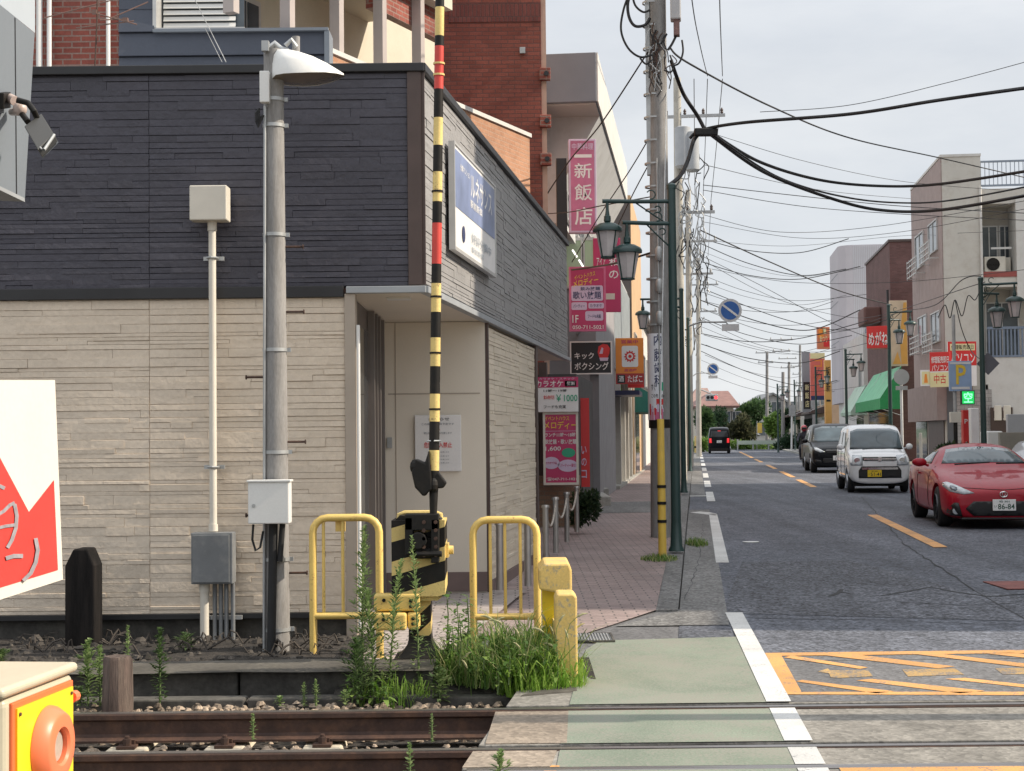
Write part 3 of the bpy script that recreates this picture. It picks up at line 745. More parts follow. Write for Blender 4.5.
# ------------------------------------------------------------------ wall conduit with its two boxes
c = at(214, 640, 11.28)
cd = thing('wall_conduit', 'cream cable conduit on the station front joining a white box to a grey cabinet', 'conduit', (c.x, 11.33, .05))
def zat(py, px=214, Y=11.28): return at(px, py, Y).z - .05
k = 11.3/1540
mb = MB(); mb.box(-20*k, 17*k, -.16, .0, zat(222), zat(187.5)); mb.build('junction_box', M_cream, cd, bevel=.008)
mb = MB(); mb.cyl((0,-.06,zat(222)),(0,-.06,zat(231)), .034, None, 14); mb.cyl((0,-.06,zat(230)),(0,-.06,zat(531)), .027, None, 14); mb.cyl((0,-.06,zat(524)),(0,-.06,zat(531)), .034, None, 14)
mb.build('pipe', M_cream, cd, smooth=40)
for py in (258, 467):
    mb = MB(); mb.box(-.075,.075,-.012,.012,zat(py+2),zat(py-2)); mb.tube([(-.034,-.02,zat(py)),(-.034,-.08,zat(py)),(0,-.095,zat(py)),(.034,-.08,zat(py)),(.034,-.02,zat(py))], .008, 6); mb.build('pipe_clamp', M_galv, cd)
mb = MB(); mb.box(-20*k, 21*k, -.14, 0, zat(583), zat(532)); mb.build('cabinet', M_grey_box, cd, bevel=.006)
mb = MB(); mb.box(-18.5*k, 18*k, -.148, -.14, zat(581.5), zat(534)); mb.build('cabinet_door', M_grey_box, cd, bevel=.004)
mb = MB(); mb.cyl((-9*k,-.06,0),(-9*k,-.06,zat(583)), .033, None, 14); mb.cyl((-9*k,-.06,zat(592)),(-9*k,-.06,zat(583)), .038, None, 14); mb.build('lower_pipe', M_cream, cd, smooth=40)
for x in (1, 7, 12.5, 19):
    mb = MB(); mb.cyl((x*k,-.05,0),(x*k,-.05,zat(583)), .016, None, 10); mb.build('small_conduit', M_grey_box, cd, smooth=40)
mb = MB(); mb.box(-.08,.2,-.03,.0,zat(620),zat(616)); mb.build('bracket', M_galv, cd)

# ------------------------------------------------------------------ concrete lamp pole
c = gnd(277, 651, .06); PY = c.y
lp = thing('lamp_pole', 'short concrete pole with a white lamp head, white switch box and climbing pegs', 'lamp pole', (c.x, PY, .03))
kk = PY/1540
def zp(py, px=277): return at(px, py, PY).z - .03
def xp(px, py=300): return at(px, py, PY).x - c.x
mb = MB(); mb.cyl((0,0,-.1),(xp(273.5,60),0,zp(50)), 13.2*kk, 9.8*kk, 24); mb.build('pole', M_conc_pole, lp, smooth=40)
mb = MB(); mb.cyl((xp(295,45),.05,zp(56)),(xp(295,35),.05,zp(35)), .027, None, 14); mb.build('rear_post', M_conc_pole, lp, smooth=40)
h = lambda px, py, dy=0.0: (xp(px, py), dy, zp(py))
mb = MB()                                  # cobra head: a swelling shell, open underneath
prof = [(273,52,81,.06),(279,49.5,80,.15),(288,50,80,.19),(300,53,80,.205),(314,58,79.5,.20),(328,65,78,.155),(338,71,77,.09),(344,74.5,76.5,.02)]
rows = []
for px, pt, pb, w in prof:
    row = []
    for q in range(9):
        t = PI*q/8; row.append((xp(px, 70), -w*math.cos(t), zp(pb) + (zp(pt)-zp(pb))*math.sin(t)**.7))
    rows.append(row)
mb.grid(rows)
o = mb.build('lamp_head', M_white, lp, smooth=50)
mb = MB(); rows = []
for px, pt, pb, w in prof: rows.append([(xp(px, 70), -w*.96*math.cos(PI*q/8), zp(pb) - .012*math.sin(PI*q/8) + .004) for q in range(9)])
mb.grid(rows); s1 = mb.build('lamp_cover', glass('lamp_cover_glass', (.16,.13,.10), .2), o, smooth=60)
mb = MB(); mb.tube([h(268,50),h(275,44),h(281,50),h(288,52)], .026, 10); mb.tube([(xp(286,40),-.03,zp(47)),(xp(292,37),-.03,zp(41)),(xp(297,37),-.02,zp(48))], .018, 8); mb.box(xp(265),xp(272),-.10,-.05,zp(54),zp(44)); mb.build('lamp_bracket', M_galv, lp, smooth=40)
mb = MB(); mb.box(xp(262.5,90),xp(272,90),-.13,-.075,zp(106),zp(75)); mb.build('ballast_box', M_white, lp, bevel=.005)
mb = MB()
for i in range(5): mb.tube([h(262,111+i*2,-.1), h(258,116+i*2,-.1), h(260,122+i*2,-.1), h(266,118,-.1)], .008, 6)
mb.build('cable_coil', M_cable, lp)
for py in (100, 126, 235, 350, 452, 559, 629):
    t = (650-py)/600; r = (13.2 - 3.4*t)*kk + .004
    mb = MB(); x = xp(277, py)*0 + (xp(273.5,60))*t; mb.lathe([(r-.003,-.012),(r+.003,-.012),(r+.003,.012),(r-.003,.012)], (x,0,zp(py)), 24, caps=False); mb.box(x+r-.01,x+r+.025,-.012,.012,zp(py)-.014,zp(py)+.014)
    mb.build('band', M_galv, lp, smooth=40)
for py, sd in ((247,1),(312,1),(377,-1),(442,1),(515,-1),(573,1)):
    t = (650-py)/600; r = (13.2-3.4*t)*kk; x = xp(273.5,60)*t
    mb = MB(); a = x + sd*(r-.01); b = x + sd*(r+.125); mb.cyl((a,.0,zp(py)),(b,0,zp(py)), .008, None, 8); mb.cyl((b-sd*.008,0,zp(py)),(b,0,zp(py)), .016, None, 10); mb.build('climbing_peg', M_rust, lp)
mb = MB(); mb.cyl((xp(265.5,620),-.07,.0),(xp(266.5,110),-.07,zp(108)), .010, None, 10); mb.build('riser_pipe', M_galv, lp, smooth=40)
mb = MB(); mb.box(xp(253),xp(293),-.24,-.11,zp(522),zp(480.5)); cb = mb.build('switch_box', M_white, lp, bevel=.008)
mb = MB(); mb.box(xp(252),xp(294.5),-.25,-.11,zp(481),zp(479)); mb.build('box_lid', M_white, cb, bevel=.003)
mb = MB(); mb.cyl((xp(258.5),-.245,zp(504)),(xp(258.5),-.238,zp(504)), .012, None, 12); mb.build('lock', M_galv, cb)
mb = MB(); mb.cyl((xp(275),-.12,zp(523)),(xp(272),-.12,.02), .03, None, 10); mb.cyl((xp(284),-.12,zp(523)),(xp(281),-.12,zp(560)), .02, None, 10); mb.build('drop_conduit', M_rubber, lp, smooth=40)
mb = MB(); mb.tube([h(257,523,-.15),h(256,538,-.15),h(259,549,-.14),h(263,546,-.12),h(266,530,-.12)], .008, 8); mb.build('loose_cable', M_cable, lp, smooth=40)

# ------------------------------------------------------------------ level crossing barrier
gy = 10.05; c = gnd(421, 657, .0); gx = at(421, 600, gy).x
bm_ = thing('crossing_barrier', 'black and yellow striped level crossing barrier machine with its arm raised', 'barrier', (gx, gy, .0))
k = gy/1540
def gx_(px, py=560): return at(px, py, gy).x - gx
def gz_(py, px=421): return at(px, py, gy).z
def striped(mb, x0, x1, y0, y1, z0, z1, slope, period, ph):
    # a box whose faces are cut into slanting bands; material 0 yellow, 1 black
    bmh = bmesh.new()
    vs = [bmh.verts.new(p) for p in ((x0,y0,z0),(x1,y0,z0),(x1,y1,z0),(x0,y1,z0),(x0,y0,z1),(x1,y0,z1),(x1,y1,z1),(x0,y1,z1))]
    for f in ((0,3,2,1),(4,5,6,7),(0,1,5,4),(1,2,6,5),(2,3,7,6),(3,0,4,7)): bmh.faces.new([vs[i] for i in f])
    nrm = Vector((-slope, -slope*.3, 1))
    lo = min(v.co.dot(nrm) for v in vs); hi = max(v.co.dot(nrm) for v in vs)
    cuts_ = []
    j = math.floor((lo-ph)/period)
    while ph + j*period < hi: cuts_ += [ph + j*period, ph + (j+.42)*period]; j += 1
    for h_ in cuts_:
        bmesh.ops.bisect_plane(bmh, geom=bmh.verts[:]+bmh.edges[:]+bmh.faces[:], plane_co=nrm*(h_/nrm.length_squared), plane_no=nrm)
    bmh.verts.ensure_lookup_table()
    for f in bmh.faces:
        h_ = f.calc_center_median().dot(nrm)
        mb.m = 0 if ((h_-ph)/period) % 1 < .42 else 1
        mb.add([v.co.copy() for v in f.verts], [range(len(f.verts))])
    mb.m = 0; bmh.free()
YB = [M_gate_yellow, M_gate_black]
mb = MB(); x0, x1 = gx_(393.5), gx_(446); striped(mb, x0, x1, -.16, .2, gz_(594), gz_(519), .28, .215, gz_(594)-.02); hs = mb.build('housing', YB, bm_)
mb = MB(); mb.prism([(x0+.06,gz_(594)-.03),(x1-.05,gz_(594)-.03),(x1-.012,gz_(594)),(x0+.012,gz_(594))], -.13, .17); mb.build('housing_base', M_gate_yellow, hs)
mb = MB(); mb.tube([(x0+.03,.05,gz_(522)),(x0+.035,.05,gz_(515)),(x0+.07,.05,gz_(513)),(x1-.07,.05,gz_(513)),(x1-.035,.05,gz_(515)),(x1-.03,.05,gz_(522))], .016, 8); mb.build('lifting_loop', M_gate_yellow, hs, smooth=40)
mb = MB(); mb.prism([(x0+.02,gz_(519)),(x0+.05,gz_(514.5)),(x1-.05,gz_(514.5)),(x1-.02,gz_(519))], -.13, .17); mb.build('housing_lid', M_gate_black, hs)
mb = MB(); mb.cyl((x1,-.02,gz_(550)),(x1+.05,-.02,gz_(550)), .028, None, 12); mb.box(x1,x1+.02,-.08,.05,gz_(557),gz_(543)); mb.build('crank_boss', M_gate_yellow, hs, smooth=40)
mb = MB()                                   # driving bracket on the front
a0, a1 = gx_(408), gx_(441)
mb.box(a0, a0+.05, -.27, -.16, gz_(552), gz_(515)); mb.box(a1-.05, a1, -.27, -.16, gz_(560), gz_(517)); mb.box(a0, a1, -.27, -.16, gz_(528), gz_(512)); mb.prism([(a0,gz_(545)),(a0+.1,gz_(553)),(a1,gz_(549)),(a1,gz_(538)),(a0,gz_(530))], -.2, -.161); mb.box(a0+.06,a1-.04,-.24,-.16,gz_(556),gz_(546))
mb.cyl((gx_(421),-.285,gz_(538)),(gx_(421),-.16,gz_(538)), .055, None, 16); mb.cyl((gx_(418),-.27,gz_(551)),(gx_(444),-.27,gz_(551)), .02, None, 10)
mb.build('drive_bracket', M_gate_black, bm_, bevel=.006)
for i in range(5):
    for px in (426.5, 438): mb = MB(); mb.cyl((gx_(px),-.285,gz_(520+8*i)),(gx_(px),-.262,gz_(520+8*i)), .012, None, 8); mb.build('bolt', M_rust, bm_)
mb = MB(); p0, p1 = gx_(409), gx_(431); striped(mb, p0, p1, -.08, .10, gz_(638), gz_(596), .9, .19, .02); mb.build('pedestal', YB, bm_)
mb = MB(); n_ = 5
rows = []
for i in range(6):
    t = i/5; w = (p1-p0)/2 + .07*(1-t)**2.2; z = gz_(655) + t*(gz_(634)-gz_(655)); cxp = (p0+p1)/2
    rows.append([(cxp-w,-.08-.06*(1-t)**2,z),(cxp+w,-.08-.06*(1-t)**2,z),(cxp+w,.10+.05*(1-t)**2,z),(cxp-w,.10+.05*(1-t)**2,z)])
mb.grid(rows, True); mb.box(rows[0][0][0]-.02, rows[0][1][0]+.02, -.17,.18, gz_(664), gz_(655)); mb.build('foot', M_gate_black, bm_)
for i in range(5): mb = MB(); mb.cyl((gx_(411.5),-.095,gz_(602+7*i)),(gx_(411.5),-.078,gz_(602+7*i)), .008, None, 8); mb.build('bolt', M_galv, bm_)
# the raised arm: bands of colour along one tapering tube
AX = lambda py: (at(435 + (520-py)*.0125, py, gy).x - gx)
bands = [(520,470,1),(470,450,0),(450,422,1),(422,395,0),(395,368,1),(368,340,0),(340,315,1),(315,287,0),(287,268,1),(268,228,2),(228,207,1),(207,178,0),(178,152,1),(152,125,0),(125,97,1),(97,55,2),(55,45,1),(45,17,0),(17,-12,1),(-12,-40,0),(-40,-70,1),(-70,-110,2),(-110,-140,1),(-140,-170,0)]
mb = MB()
for a, b, m_ in bands:
    mb.m = m_; r = lambda py: (.022 if py > 470 else .034 - .006*(520-py)/690)
    mb.tube([(AX(a),-.22,gz_(a)), (AX(b),-.22,gz_(b))], [r(a), r(b)], 14, caps=False)
mb.build('arm', [M_gate_yellow, M_gate_black, M_gate_red], bm_, smooth=40)
for py in (72, 83, 197, 300, 355, 410):
    mb = MB(); mb.lathe([(.034,-.006),(.037,-.006),(.037,.006),(.034,.006)], (AX(py),-.22,gz_(py)), 14, caps=False); mb.build('arm_tape', M_gate_black if py > 90 else M_gate_yellow, bm_)
mb = MB(); mb.tube([(AX(441)-.045,-.24,gz_(441)),(AX(441)+.045,-.24,gz_(441))], .006, 6); mb.tube([(AX(441),-.262,gz_(441)),(AX(441)+.03,-.25,gz_(441))], .006, 6); mb.build('arm_clip', M_galv, bm_)
mb = MB()                                   # torn black rubber boot hanging at the arm's foot
mb.prism([(gx_(432),gz_(450)),(gx_(428),gz_(462)),(gx_(419),gz_(458)),(gx_(415),gz_(472)),(gx_(418),gz_(486)),(gx_(426),gz_(495)),(gx_(435),gz_(488)),(gx_(434),gz_(470))], -.27, -.15)
mb.prism([(gx_(436),gz_(474)),(gx_(441),gz_(471)),(gx_(449),gz_(482)),(gx_(446),gz_(487)),(gx_(437),gz_(488))], -.25, -.16)
for i in range(7): mb.ball((gx_(418+3*i),-.24+.02*(i%3),gz_(466+(i*7)%24)), .035, .03, .05, 8, 6)
mb.build('rubber_boot', M_gate_black, bm_, bevel=.01)
mb = MB(); mb.cyl((gx_(434.5),-.22,gz_(474)),(gx_(434.5),-.22,gz_(464)), .03, None, 12); mb.build('rusty_collar', mat('rusty_collar', (.33,.10,.05), .7, .3, 8), bm_)

# ------------------------------------------------------------------ yellow pipe fences
def pipe_fence(label, px0, px1, py0, pyb, pyr, Y, bars):
    a = at(px0, pyb, Y); b = at(px1, pyb, Y); t = thing('pipe_fence', label, 'fence', ((a.x+b.x)/2, Y, .0), 0, 'yellow pipe fences')
    w = (b.x-a.x)/2; H = at(px0, py0, Y).z; zr = at(px0, pyr, Y).z; r = .026; q = .1
    pts = [(-w,0,-.05),(-w,0,H-q)] + [(-w+q-q*math.cos(R(s)),0,H-q+q*math.sin(R(s))) for s in (22,45,67,90)] + [(w-q+q*math.sin(R(s)),0,H-q+q*math.cos(R(s))) for s in (0,22,45,67)] + [(w,0,H-q),(w,0,-.05)]
    mb = MB(); mb.tube(pts, r, 14); mb.build('pipe_frame', M_yellow, t, smooth=50)
    mb = MB(); mb.cyl((-w,0,zr),(w,0,zr), .024, None, 12); mb.build('bottom_rail', M_yellow, t, smooth=50)
    for f in bars:
        mb = MB(); mb.cyl((-w+2*w*f,.0,zr),(-w+2*w*f,.0,H-.02), .011, None, 8); mb.build('bar', M_yellow, t, smooth=50)
    return t
f1 = pipe_fence('yellow pipe fence left of the striped barrier machine, behind the tall weeds', 313.5, 380, 518, 650, 616, 10.45, (.16,.45))
mb = MB(); mb.box(-.075,-.01,.03,.07,.88,.99); mb.build('rear_cap', M_yellow, f1)
f2 = pipe_fence('yellow pipe fence right of the striped barrier machine, above the grass clump', 474, 538, 520, 650, 617, 10.55, (.27,.5,.74))

# yellow crash beams between fence and machine, yellow concrete posts at the pavement
c = at(402, 640, 10.2)
t = thing('crash_beam', 'two short yellow padded beams bolted between the left fence and the barrier pedestal', 'guard beam', (c.x, 10.2, 0))
kx = lambda px: at(px, 600, 10.2).x - c.x
kz = lambda py: at(402, py, 10.2).z
mb = MB(); mb.box(kx(378),kx(423),-.32,-.22,kz(606),kz(589)); mb.build('upper_beam', M_yellow, t, bevel=.018, seg=3)
mb = MB(); mb.box(kx(378),kx(410),-.36,-.24,kz(624),kz(607)); mb.build('lower_beam', M_yellow, t, bevel=.018, seg=3)
mb = MB(); mb.box(kx(410.5),kx(422.5),-.32,-.22,kz(624),kz(607)); mb.build('beam_end', M_yellow, t, bevel=.018, seg=3)
for px, py in ((414,596),(414,601),(388,595),(388,613),(416,618),(416,613)): mb = MB(); mb.cyl((kx(px),-.33 if py < 607 or px > 400 else -.37,kz(py)),(kx(px),-.2,kz(py)), .012, None, 8); mb.build('bolt', M_gate_black, t)
mb = MB(); mb.box(kx(380),kx(420),-.22,-.16,kz(618),kz(595)); mb.build('backing_plate', M_yellow_old, t)

c = gnd(567, 686)
t = thing('guard_post', 'chunky yellow concrete guard post at the edge of the green footway, nearest the rails', 'post', (c.x, c.y+.06, 0))
k = c.y/1540
mb = MB(); mb.prism([(-11*k,-.15),(11*k,-.15),(11*k,at(567,598,c.y).z),(8*k,at(567,594,c.y).z),(-9*k,at(567,594,c.y).z),(-11*k,at(567,600,c.y).z)], -.06, .22); mb.build('post_body', M_yellow_old, t, bevel=.012)
c2 = at(556, 640, 9.95)
t = thing('guard_beam_end', 'yellow guard rail end block with a rounded top, behind the chunky yellow post', 'guard rail', (c2.x, 9.95, 0))
k = 9.95/1540; zz = lambda py: at(556, py, 9.95).z
mb = MB(); mb.prism([(-.105,zz(589)),(.0,zz(592)),(.105,zz(591)),(.105,zz(570)),(.09,zz(563)),(-.07,zz(563)),(-.105,zz(570))], -.05, .5); mb.build('beam_block', M_yellow_old, t, bevel=.014)
mb = MB(); mb.box(-.085,.02,.06,.14,-.05,zz(590)); mb.build('steel_plate', mat('glossy_yellow_plate', (.75,.52,.02), .3, .1), t)
mb = MB(); mb.prism([(-.02,-.1),(.07,-.1),(.07,zz(636)),(-.02,zz(618))], -.02, .06); mb.build('brace', M_yellow_old, t, bevel=.008)
mb = MB(); mb.prism([(gnd(520,701).x,9.0),(gnd(577,690).x,9.15),(gnd(577,690).x,9.35),(gnd(560,690).x,9.32)], -.25, .012, 'z'); tag(mb.build('kerb_stone', M_conc_mid, bevel=.01), 'low concrete kerb edge below the grass clump beside the green footway', 'kerb stone')

# ------------------------------------------------------------------ timber posts
c = gnd(80, 655, .0); Y = c.y; k = Y/1540
t = MB(); zt = at(80, 549, Y).z
t.prism([(-.105,-.1),(.105,-.1),(.105,zt-.12),(.055,zt),(-.045,zt),(-.105,zt-.12)], -.11, .11); t.xf = None
o = t.build('timber_post', M_wood_black, None, bevel=.012); o.location = (c.x, Y+.1, -.1); tag(o, 'tall black creosoted timber post with a chamfered top, standing left before the wall', 'post')
c = gnd(118, 709, -.2); Y = 9.0; k = Y/1540
mb = MB(); rows = []
zt = at(118, 656, Y).z
for i, z in enumerate((-.25,-.1,0,zt-.02,zt)):
    s = 1 if i < 3 else .93 - .12*(i-3)
    rows.append([Vector((.088*s*math.cos(q*PI/5)*(1+.1*math.sin(q*2.3+i*.4)), .085*s*math.sin(q*PI/5)*(1+.1*math.cos(q*1.7)), z)) for q in range(10)])
mb.grid(rows, True); mb.face(*rows[-1])
o = mb.build('timber_stump', M_wood_old, None, smooth=35); o.location = (at(118,690,Y).x, Y, -.25); tag(o, 'short rotting timber stump beside the track, weeds around it', 'stump')

# ------------------------------------------------------------------ red and white crossing sign, left edge
class Plane:
    def __init__(s, a, b, c):
        s.o = a; s.n = (b-a).cross(c-a).normalized()
        if s.n.dot(EYE - a) < 0: s.n = -s.n
    def __call__(s, px, py, d=0.0):
        r = ray(px, py); t = (s.o + s.n*d - EYE).dot(s.n) / r.dot(s.n); return EYE + r*t
pl = Plane(at(55,380,5), at(63,580,5), at(0,600,4.62))
t = thing('crossing_sign', 'white sign with a red jagged burst and worn grey writing at the left edge', 'sign', (-1.75, 4.75, 0))
def pboard(mb, pts, d0, d1):
    a = [pl(*p, d0) for p in pts]; b = [p - pl.n*(d0-d1) for p in a]; n = len(pts)
    mb.add(a+b, [tuple(range(n)), tuple(range(2*n-1, n-1, -1))] + [(i, (i+1) % n, (i+1) % n+n, i+n) for i in range(n)])
LX = -60
mb = MB(); pboard(mb, [(LX,380),(55,380),(63,579.5),(LX,619)], 0, -.02); mb.build('board', mat('warm_sign_white', (.68,.64,.57), .45, .05, 2, .03, 60, dirt=(.62,.57,.48), dirt_amt=.4), t, world=True)
mb = MB(); mb.face(*[pl(*p, .002) for p in [(LX,440),(-28,400),(0,457.5),(29,512),(54,480),(58,570),(LX,606)]]); mb.build('red_burst', mat('warm_red', (.66,.055,.045), .4, .08, 2, .05, 60), t, world=True)
mb = MB()
def stroke(pts, w):
    for (x0,y0),(x1,y1) in zip(pts, pts[1:]):
        d = Vector((x1-x0, y1-y0)); L_ = d.length; d /= L_; nx, ny = -d.y*w/2, d.x*w/2
        ex, ey = d.x*w*.25, d.y*w*.25
        mb.face(*[pl(x, y, .004+.0002*len(mb.f)) for x, y in ((x0-ex+nx,y0-ey+ny),(x1+ex+nx,y1+ey+ny),(x1+ex-nx,y1+ey-ny),(x0-ex-nx,y0-ey-ny))])
stroke([(-8,478),(-2,485),(4,488)], 3.6); stroke([(-4,516),(4,511),(10,505),(14,503)], 3.4); stroke([(15,505),(17,516),(16,528),(12,540),(8,547)], 3.6); stroke([(-2,528),(6,526),(14,525)], 3.2)
stroke([(7,558),(14,556),(22,556)], 4.2); stroke([(36,539),(38,550),(36,562),(31,573),(24,580)], 3.8); stroke([(-20,520),(-10,545)], 3.5)
mb.build('lettering', mat('worn_grey_print', (.30,.28,.30), .6, .25, 9, .2, 40), t, world=True)
mb = MB(); mb.cyl((-.12,.08,-.2),(-.12,.08,1.9), .03, None, 12); mb.build('post', M_galv, t, smooth=40)

# ------------------------------------------------------------------ emergency button box, bottom left
bl = at(13, 705, 2.93); br = at(70.5, 684, 3.2)
yd = Vector((br.x-bl.x, br.y-bl.y, 0)); wid = yd.length; yd.normalize(); rz = math.atan2(yd.y, yd.x)
eb = thing('emergency_button', 'cream box with a yellow face and a large orange emergency button, bottom left corner', 'button box', (bl.x, bl.y, 0), rz)
# own frame: x along the face away from the camera, -y out of the face
ZT = .5*(bl.z+br.z); ZB = ZT-.42
M_box = mat('warm_cream_plastic', (.50,.455,.34), .45, .06, 3, .03, 80)
mb = MB(); mb.box(-.03, wid+.03, .004, .22, ZB-.03, ZT+.018); mb.build('box_body', M_box, eb, bevel=.018, seg=4)
mb = MB(); mb.box(-.05, wid+.035, -.004, .24, ZT+.019, ZT+.04); mb.build('box_lid', M_box, eb, bevel=.012, seg=4)
mb = MB(); mb.box(-.008, wid+.008, -.003, .006, ZB, ZT+.006); mb.build('orange_border', mat('orange_plastic', (.80,.16,.05), .4, .05), eb, bevel=.003)
mb = MB(); mb.box(.004, wid-.003, -.007, -.002, ZB+.01, ZT-.006); mb.build('yellow_plate', mat('bright_yellow_plate', (.86,.60,.02), .4, .06, 2, .05, 120), eb)
bc = at(42, 746, 3.07); bx_ = (Vector((bc.x, bc.y, 0)) - Vector((bl.x, bl.y, 0))).dot(yd); bz = bc.z
M_or = mat('salmon_orange_plastic', (.80,.20,.09), .38, .05, 3)
mb = MB(); mb.lathe([(.0,-.008),(.080,-.008),(.078,-.018),(.066,-.036),(.060,-.039),(.038,-.039),(.034,-.034),(.034,-.02)], (bx_,0,bz), 48, 'y', False); mb.build('button_ring', M_or, eb, smooth=35)
mb = MB(); mb.lathe([(.0,-.026),(.03,-.026),(.034,-.022)], (bx_,0,bz), 36, 'y', False); mb.build('button_disc', mat('grey_button', (.42,.36,.30), .5, .1, 8, .1, 90), eb, smooth=35)
for x in (.014, wid-.014): mb = MB(); mb.cyl((x,-.010,ZT-.018),(x,-.004,ZT-.018), .0035, None, 10); mb.build('screw', M_rust, eb)
mb = MB(); mb.cyl((wid+.004,.0,ZT-.03),(wid+.025,.0,ZT-.03), .012, None, 10); mb.build('hinge_tab', M_or, eb)
mb = MB(); mb.cyl((wid/2,.11,-.1),(wid/2,.11,ZB-.02), .05, None, 16); mb.build('post', M_yellow_old, eb, smooth=40)

# ------------------------------------------------------------------ grey cabinet with floodlight, top left corner
Yr = 6.0; tr = at(35, 33, Yr); br = at(25, 202, Yr)
pl = Plane(tr, br, at(0, 190, 5.69))
fl = thing('signal_cabinet', 'pale grey steel cabinet high on a post in the top left corner', 'cabinet', (-2.3, 5.4, 0))
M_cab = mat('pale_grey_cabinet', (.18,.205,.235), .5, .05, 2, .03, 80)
mb = MB(); pboard(mb, [(-60,161.5),(-60,-44),(-1,3),(35,33),(25,202)], 0, -.42); mb.build('cabinet_body', M_cab, fl, world=True, bevel=.004)
mb = MB(); pboard(mb, [(15,17.5),(15.7,18),(17.2,198.3),(16.5,198.3)], .002, -.002); mb.build('seam', M_black_metal, fl, world=True)
mb = MB(); mb.face(*[pl(*p, .003) for p in ((-60,161.5),(25,202),(24.6,198),(-60,157))]); mb.build('rim', M_grey_trim, fl, world=True)
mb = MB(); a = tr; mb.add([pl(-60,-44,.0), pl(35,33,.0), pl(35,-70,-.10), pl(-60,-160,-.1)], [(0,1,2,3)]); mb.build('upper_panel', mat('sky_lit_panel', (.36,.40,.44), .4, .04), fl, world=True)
mb = MB(); mb.cyl((-.1,.3,-.3),(-.1,.3,3.0), .11, None, 20); mb.build('post', M_conc_pole, fl, smooth=40)
lt = thing('floodlight', 'small black square floodlight tilted down from the grey cabinet at top left', 'floodlight', pl(9, 104, .02))
w0 = wmat(lt)
mb = MB(); pboard(mb, [(4,93),(11,92),(11,108),(4,109)], .025, 0); mb.build('back_plate', M_gate_black, lt, world=True, bevel=.003)
mb = MB(); c0 = pl(13, 101, .03); c1 = pl(20, 108, .09)
mb.cyl(pl(9,98,.02), pl(15,101,.06), .018, None, 10); mb.ball(pl(20,109,.08), .026); mb.cyl(pl(12,112,.02), pl(20,112,.08), .014, None, 10)
mb.build('ball_joint', mat('pinkish_metal', (.50,.40,.36), .4, .15), lt, world=True, smooth=50)
mb = MB(); mb.tube([pl(17,100,.08), pl(28,103,.12), pl(34,111,.15), pl(37,118,.15)], .011, 10); mb.tube([pl(22,114,.09), pl(28,122,.13)], .011, 10); mb.build('bracket_arm', M_gate_black, lt, world=True, smooth=50)
hc = pl(39, 132, .15)
d1 = Vector((.75,-.35,-.25)).normalized(); nn = Vector((.45,-.2,-.87)).normalized(); d2 = nn.cross(d1).normalized(); d1 = d2.cross(nn)
hc = at(39, 131, 5.55)
mb = MB()
corner = [at(24,126,5.5), at(41,113,5.62), at(54,134,5.56), at(38,150,5.44)]
back = [p + Vector((.0,.05,-.018)) for p in corner]
mb.add(corner+back, [(0,1,2,3),(7,6,5,4),(0,4,5,1),(1,5,6,2),(2,6,7,3),(3,7,4,0)]); mb.build('lamp_housing', mat('charcoal_housing', (.026,.027,.027), .5, .1), lt, world=True, bevel=.004)
mb = MB(); mb.add([p + Vector((0,.056,-.02)) for p in corner], [(0,1,2,3)]); mb.build('lamp_glass', M_glass_dark, lt, world=True)
mb = MB(); mb.tube([at(40,148,5.46), at(44,150,5.44), at(54,135,5.55)], .006, 6); mb.build('visor', M_galv, lt, world=True)

# ------------------------------------------------------------------ weeds and grass
LEAF_WEED = leafmat('weed_leaf', (.12,.19,.065), (.20,.29,.11), (.32,.40,.17))
LEAF_DARK = leafmat('dark_weed_leaf', (.05,.09,.035), (.09,.15,.05))
LEAF_GRASS = leafmat('grass_blade', (.06,.13,.025), (.15,.27,.05), (.46,.44,.22))
LEAF_BRIGHT = leafmat('bright_grass_blade', (.13,.27,.03), (.24,.40,.06), (.36,.48,.12))
STEM = mat('weed_stem', (.12,.17,.06), .7, .2, 8)
SEED = mat('seed_head', (.38,.36,.20), .8, .25, 20)
def leaf(mb, p, d, L_, w, droop=.4, fold=.0):
    d = Vector(d).normalized(); s = d.cross(Vector((0,0,1)))
    if s.length < .01: s = Vector((1,0,0))
    s.normalize(); pts = []
    for i, (f, ww) in enumerate(((0,.35),(.35,1),(.7,.75),(1,.03))):
        q = p + d*L_*f + Vector((0,0,-droop*L_*f*f))
        pts.append((q - s*w*ww/2, q + s*w*ww/2))
    b = [x for ab in pts for x in ab]
    mb.add(b, [(0,1,3,2),(2,3,5,4),(4,5,7,6)])
def weed(p, H, R0, n, label=None, parent=None, group=None, lean=(0,0), dark=False, w=.012):
    t = thing('tall_weed', label, 'weed', p, 0, group)
    mb = MB(); P = lambda f: Vector((lean[0]*f*f*H, lean[1]*f*f*H, H*f))
    mb.tube([P(0),P(.3),P(.65),P(1)], [.007,.006,.004,.002], 6); mb.build('stem', STEM, t, smooth=60)
    mb = MB()
    for i in range(n):
        f = .04 + .96*(i/n)**.9; a = i*2.4 + rnd.uniform(-.3,.3)
        prof = min(1, .6 + f) * (1 - .7*max(0, f-.55)/.45)
        l = R0*prof*rnd.uniform(.75,1.3)
        el = .35 + .9*f
        leaf(mb, P(f), (math.cos(a), math.sin(a), el), l, w*rnd.uniform(.9,1.7), .5 - .3*f)
        if i % 3 == 0 and R0 > .05: # short side shoots
            b = P(f) + Vector((math.cos(a), math.sin(a), el)).normalized()*l*.55
            for q in range(3): leaf(mb, b, (math.cos(a+q-1), math.sin(a+q-1), .6+.5*rnd.random()), l*.6, w, .3)
    mb.build('foliage', LEAF_DARK if dark else LEAF_WEED, t, normals=False)
    return t
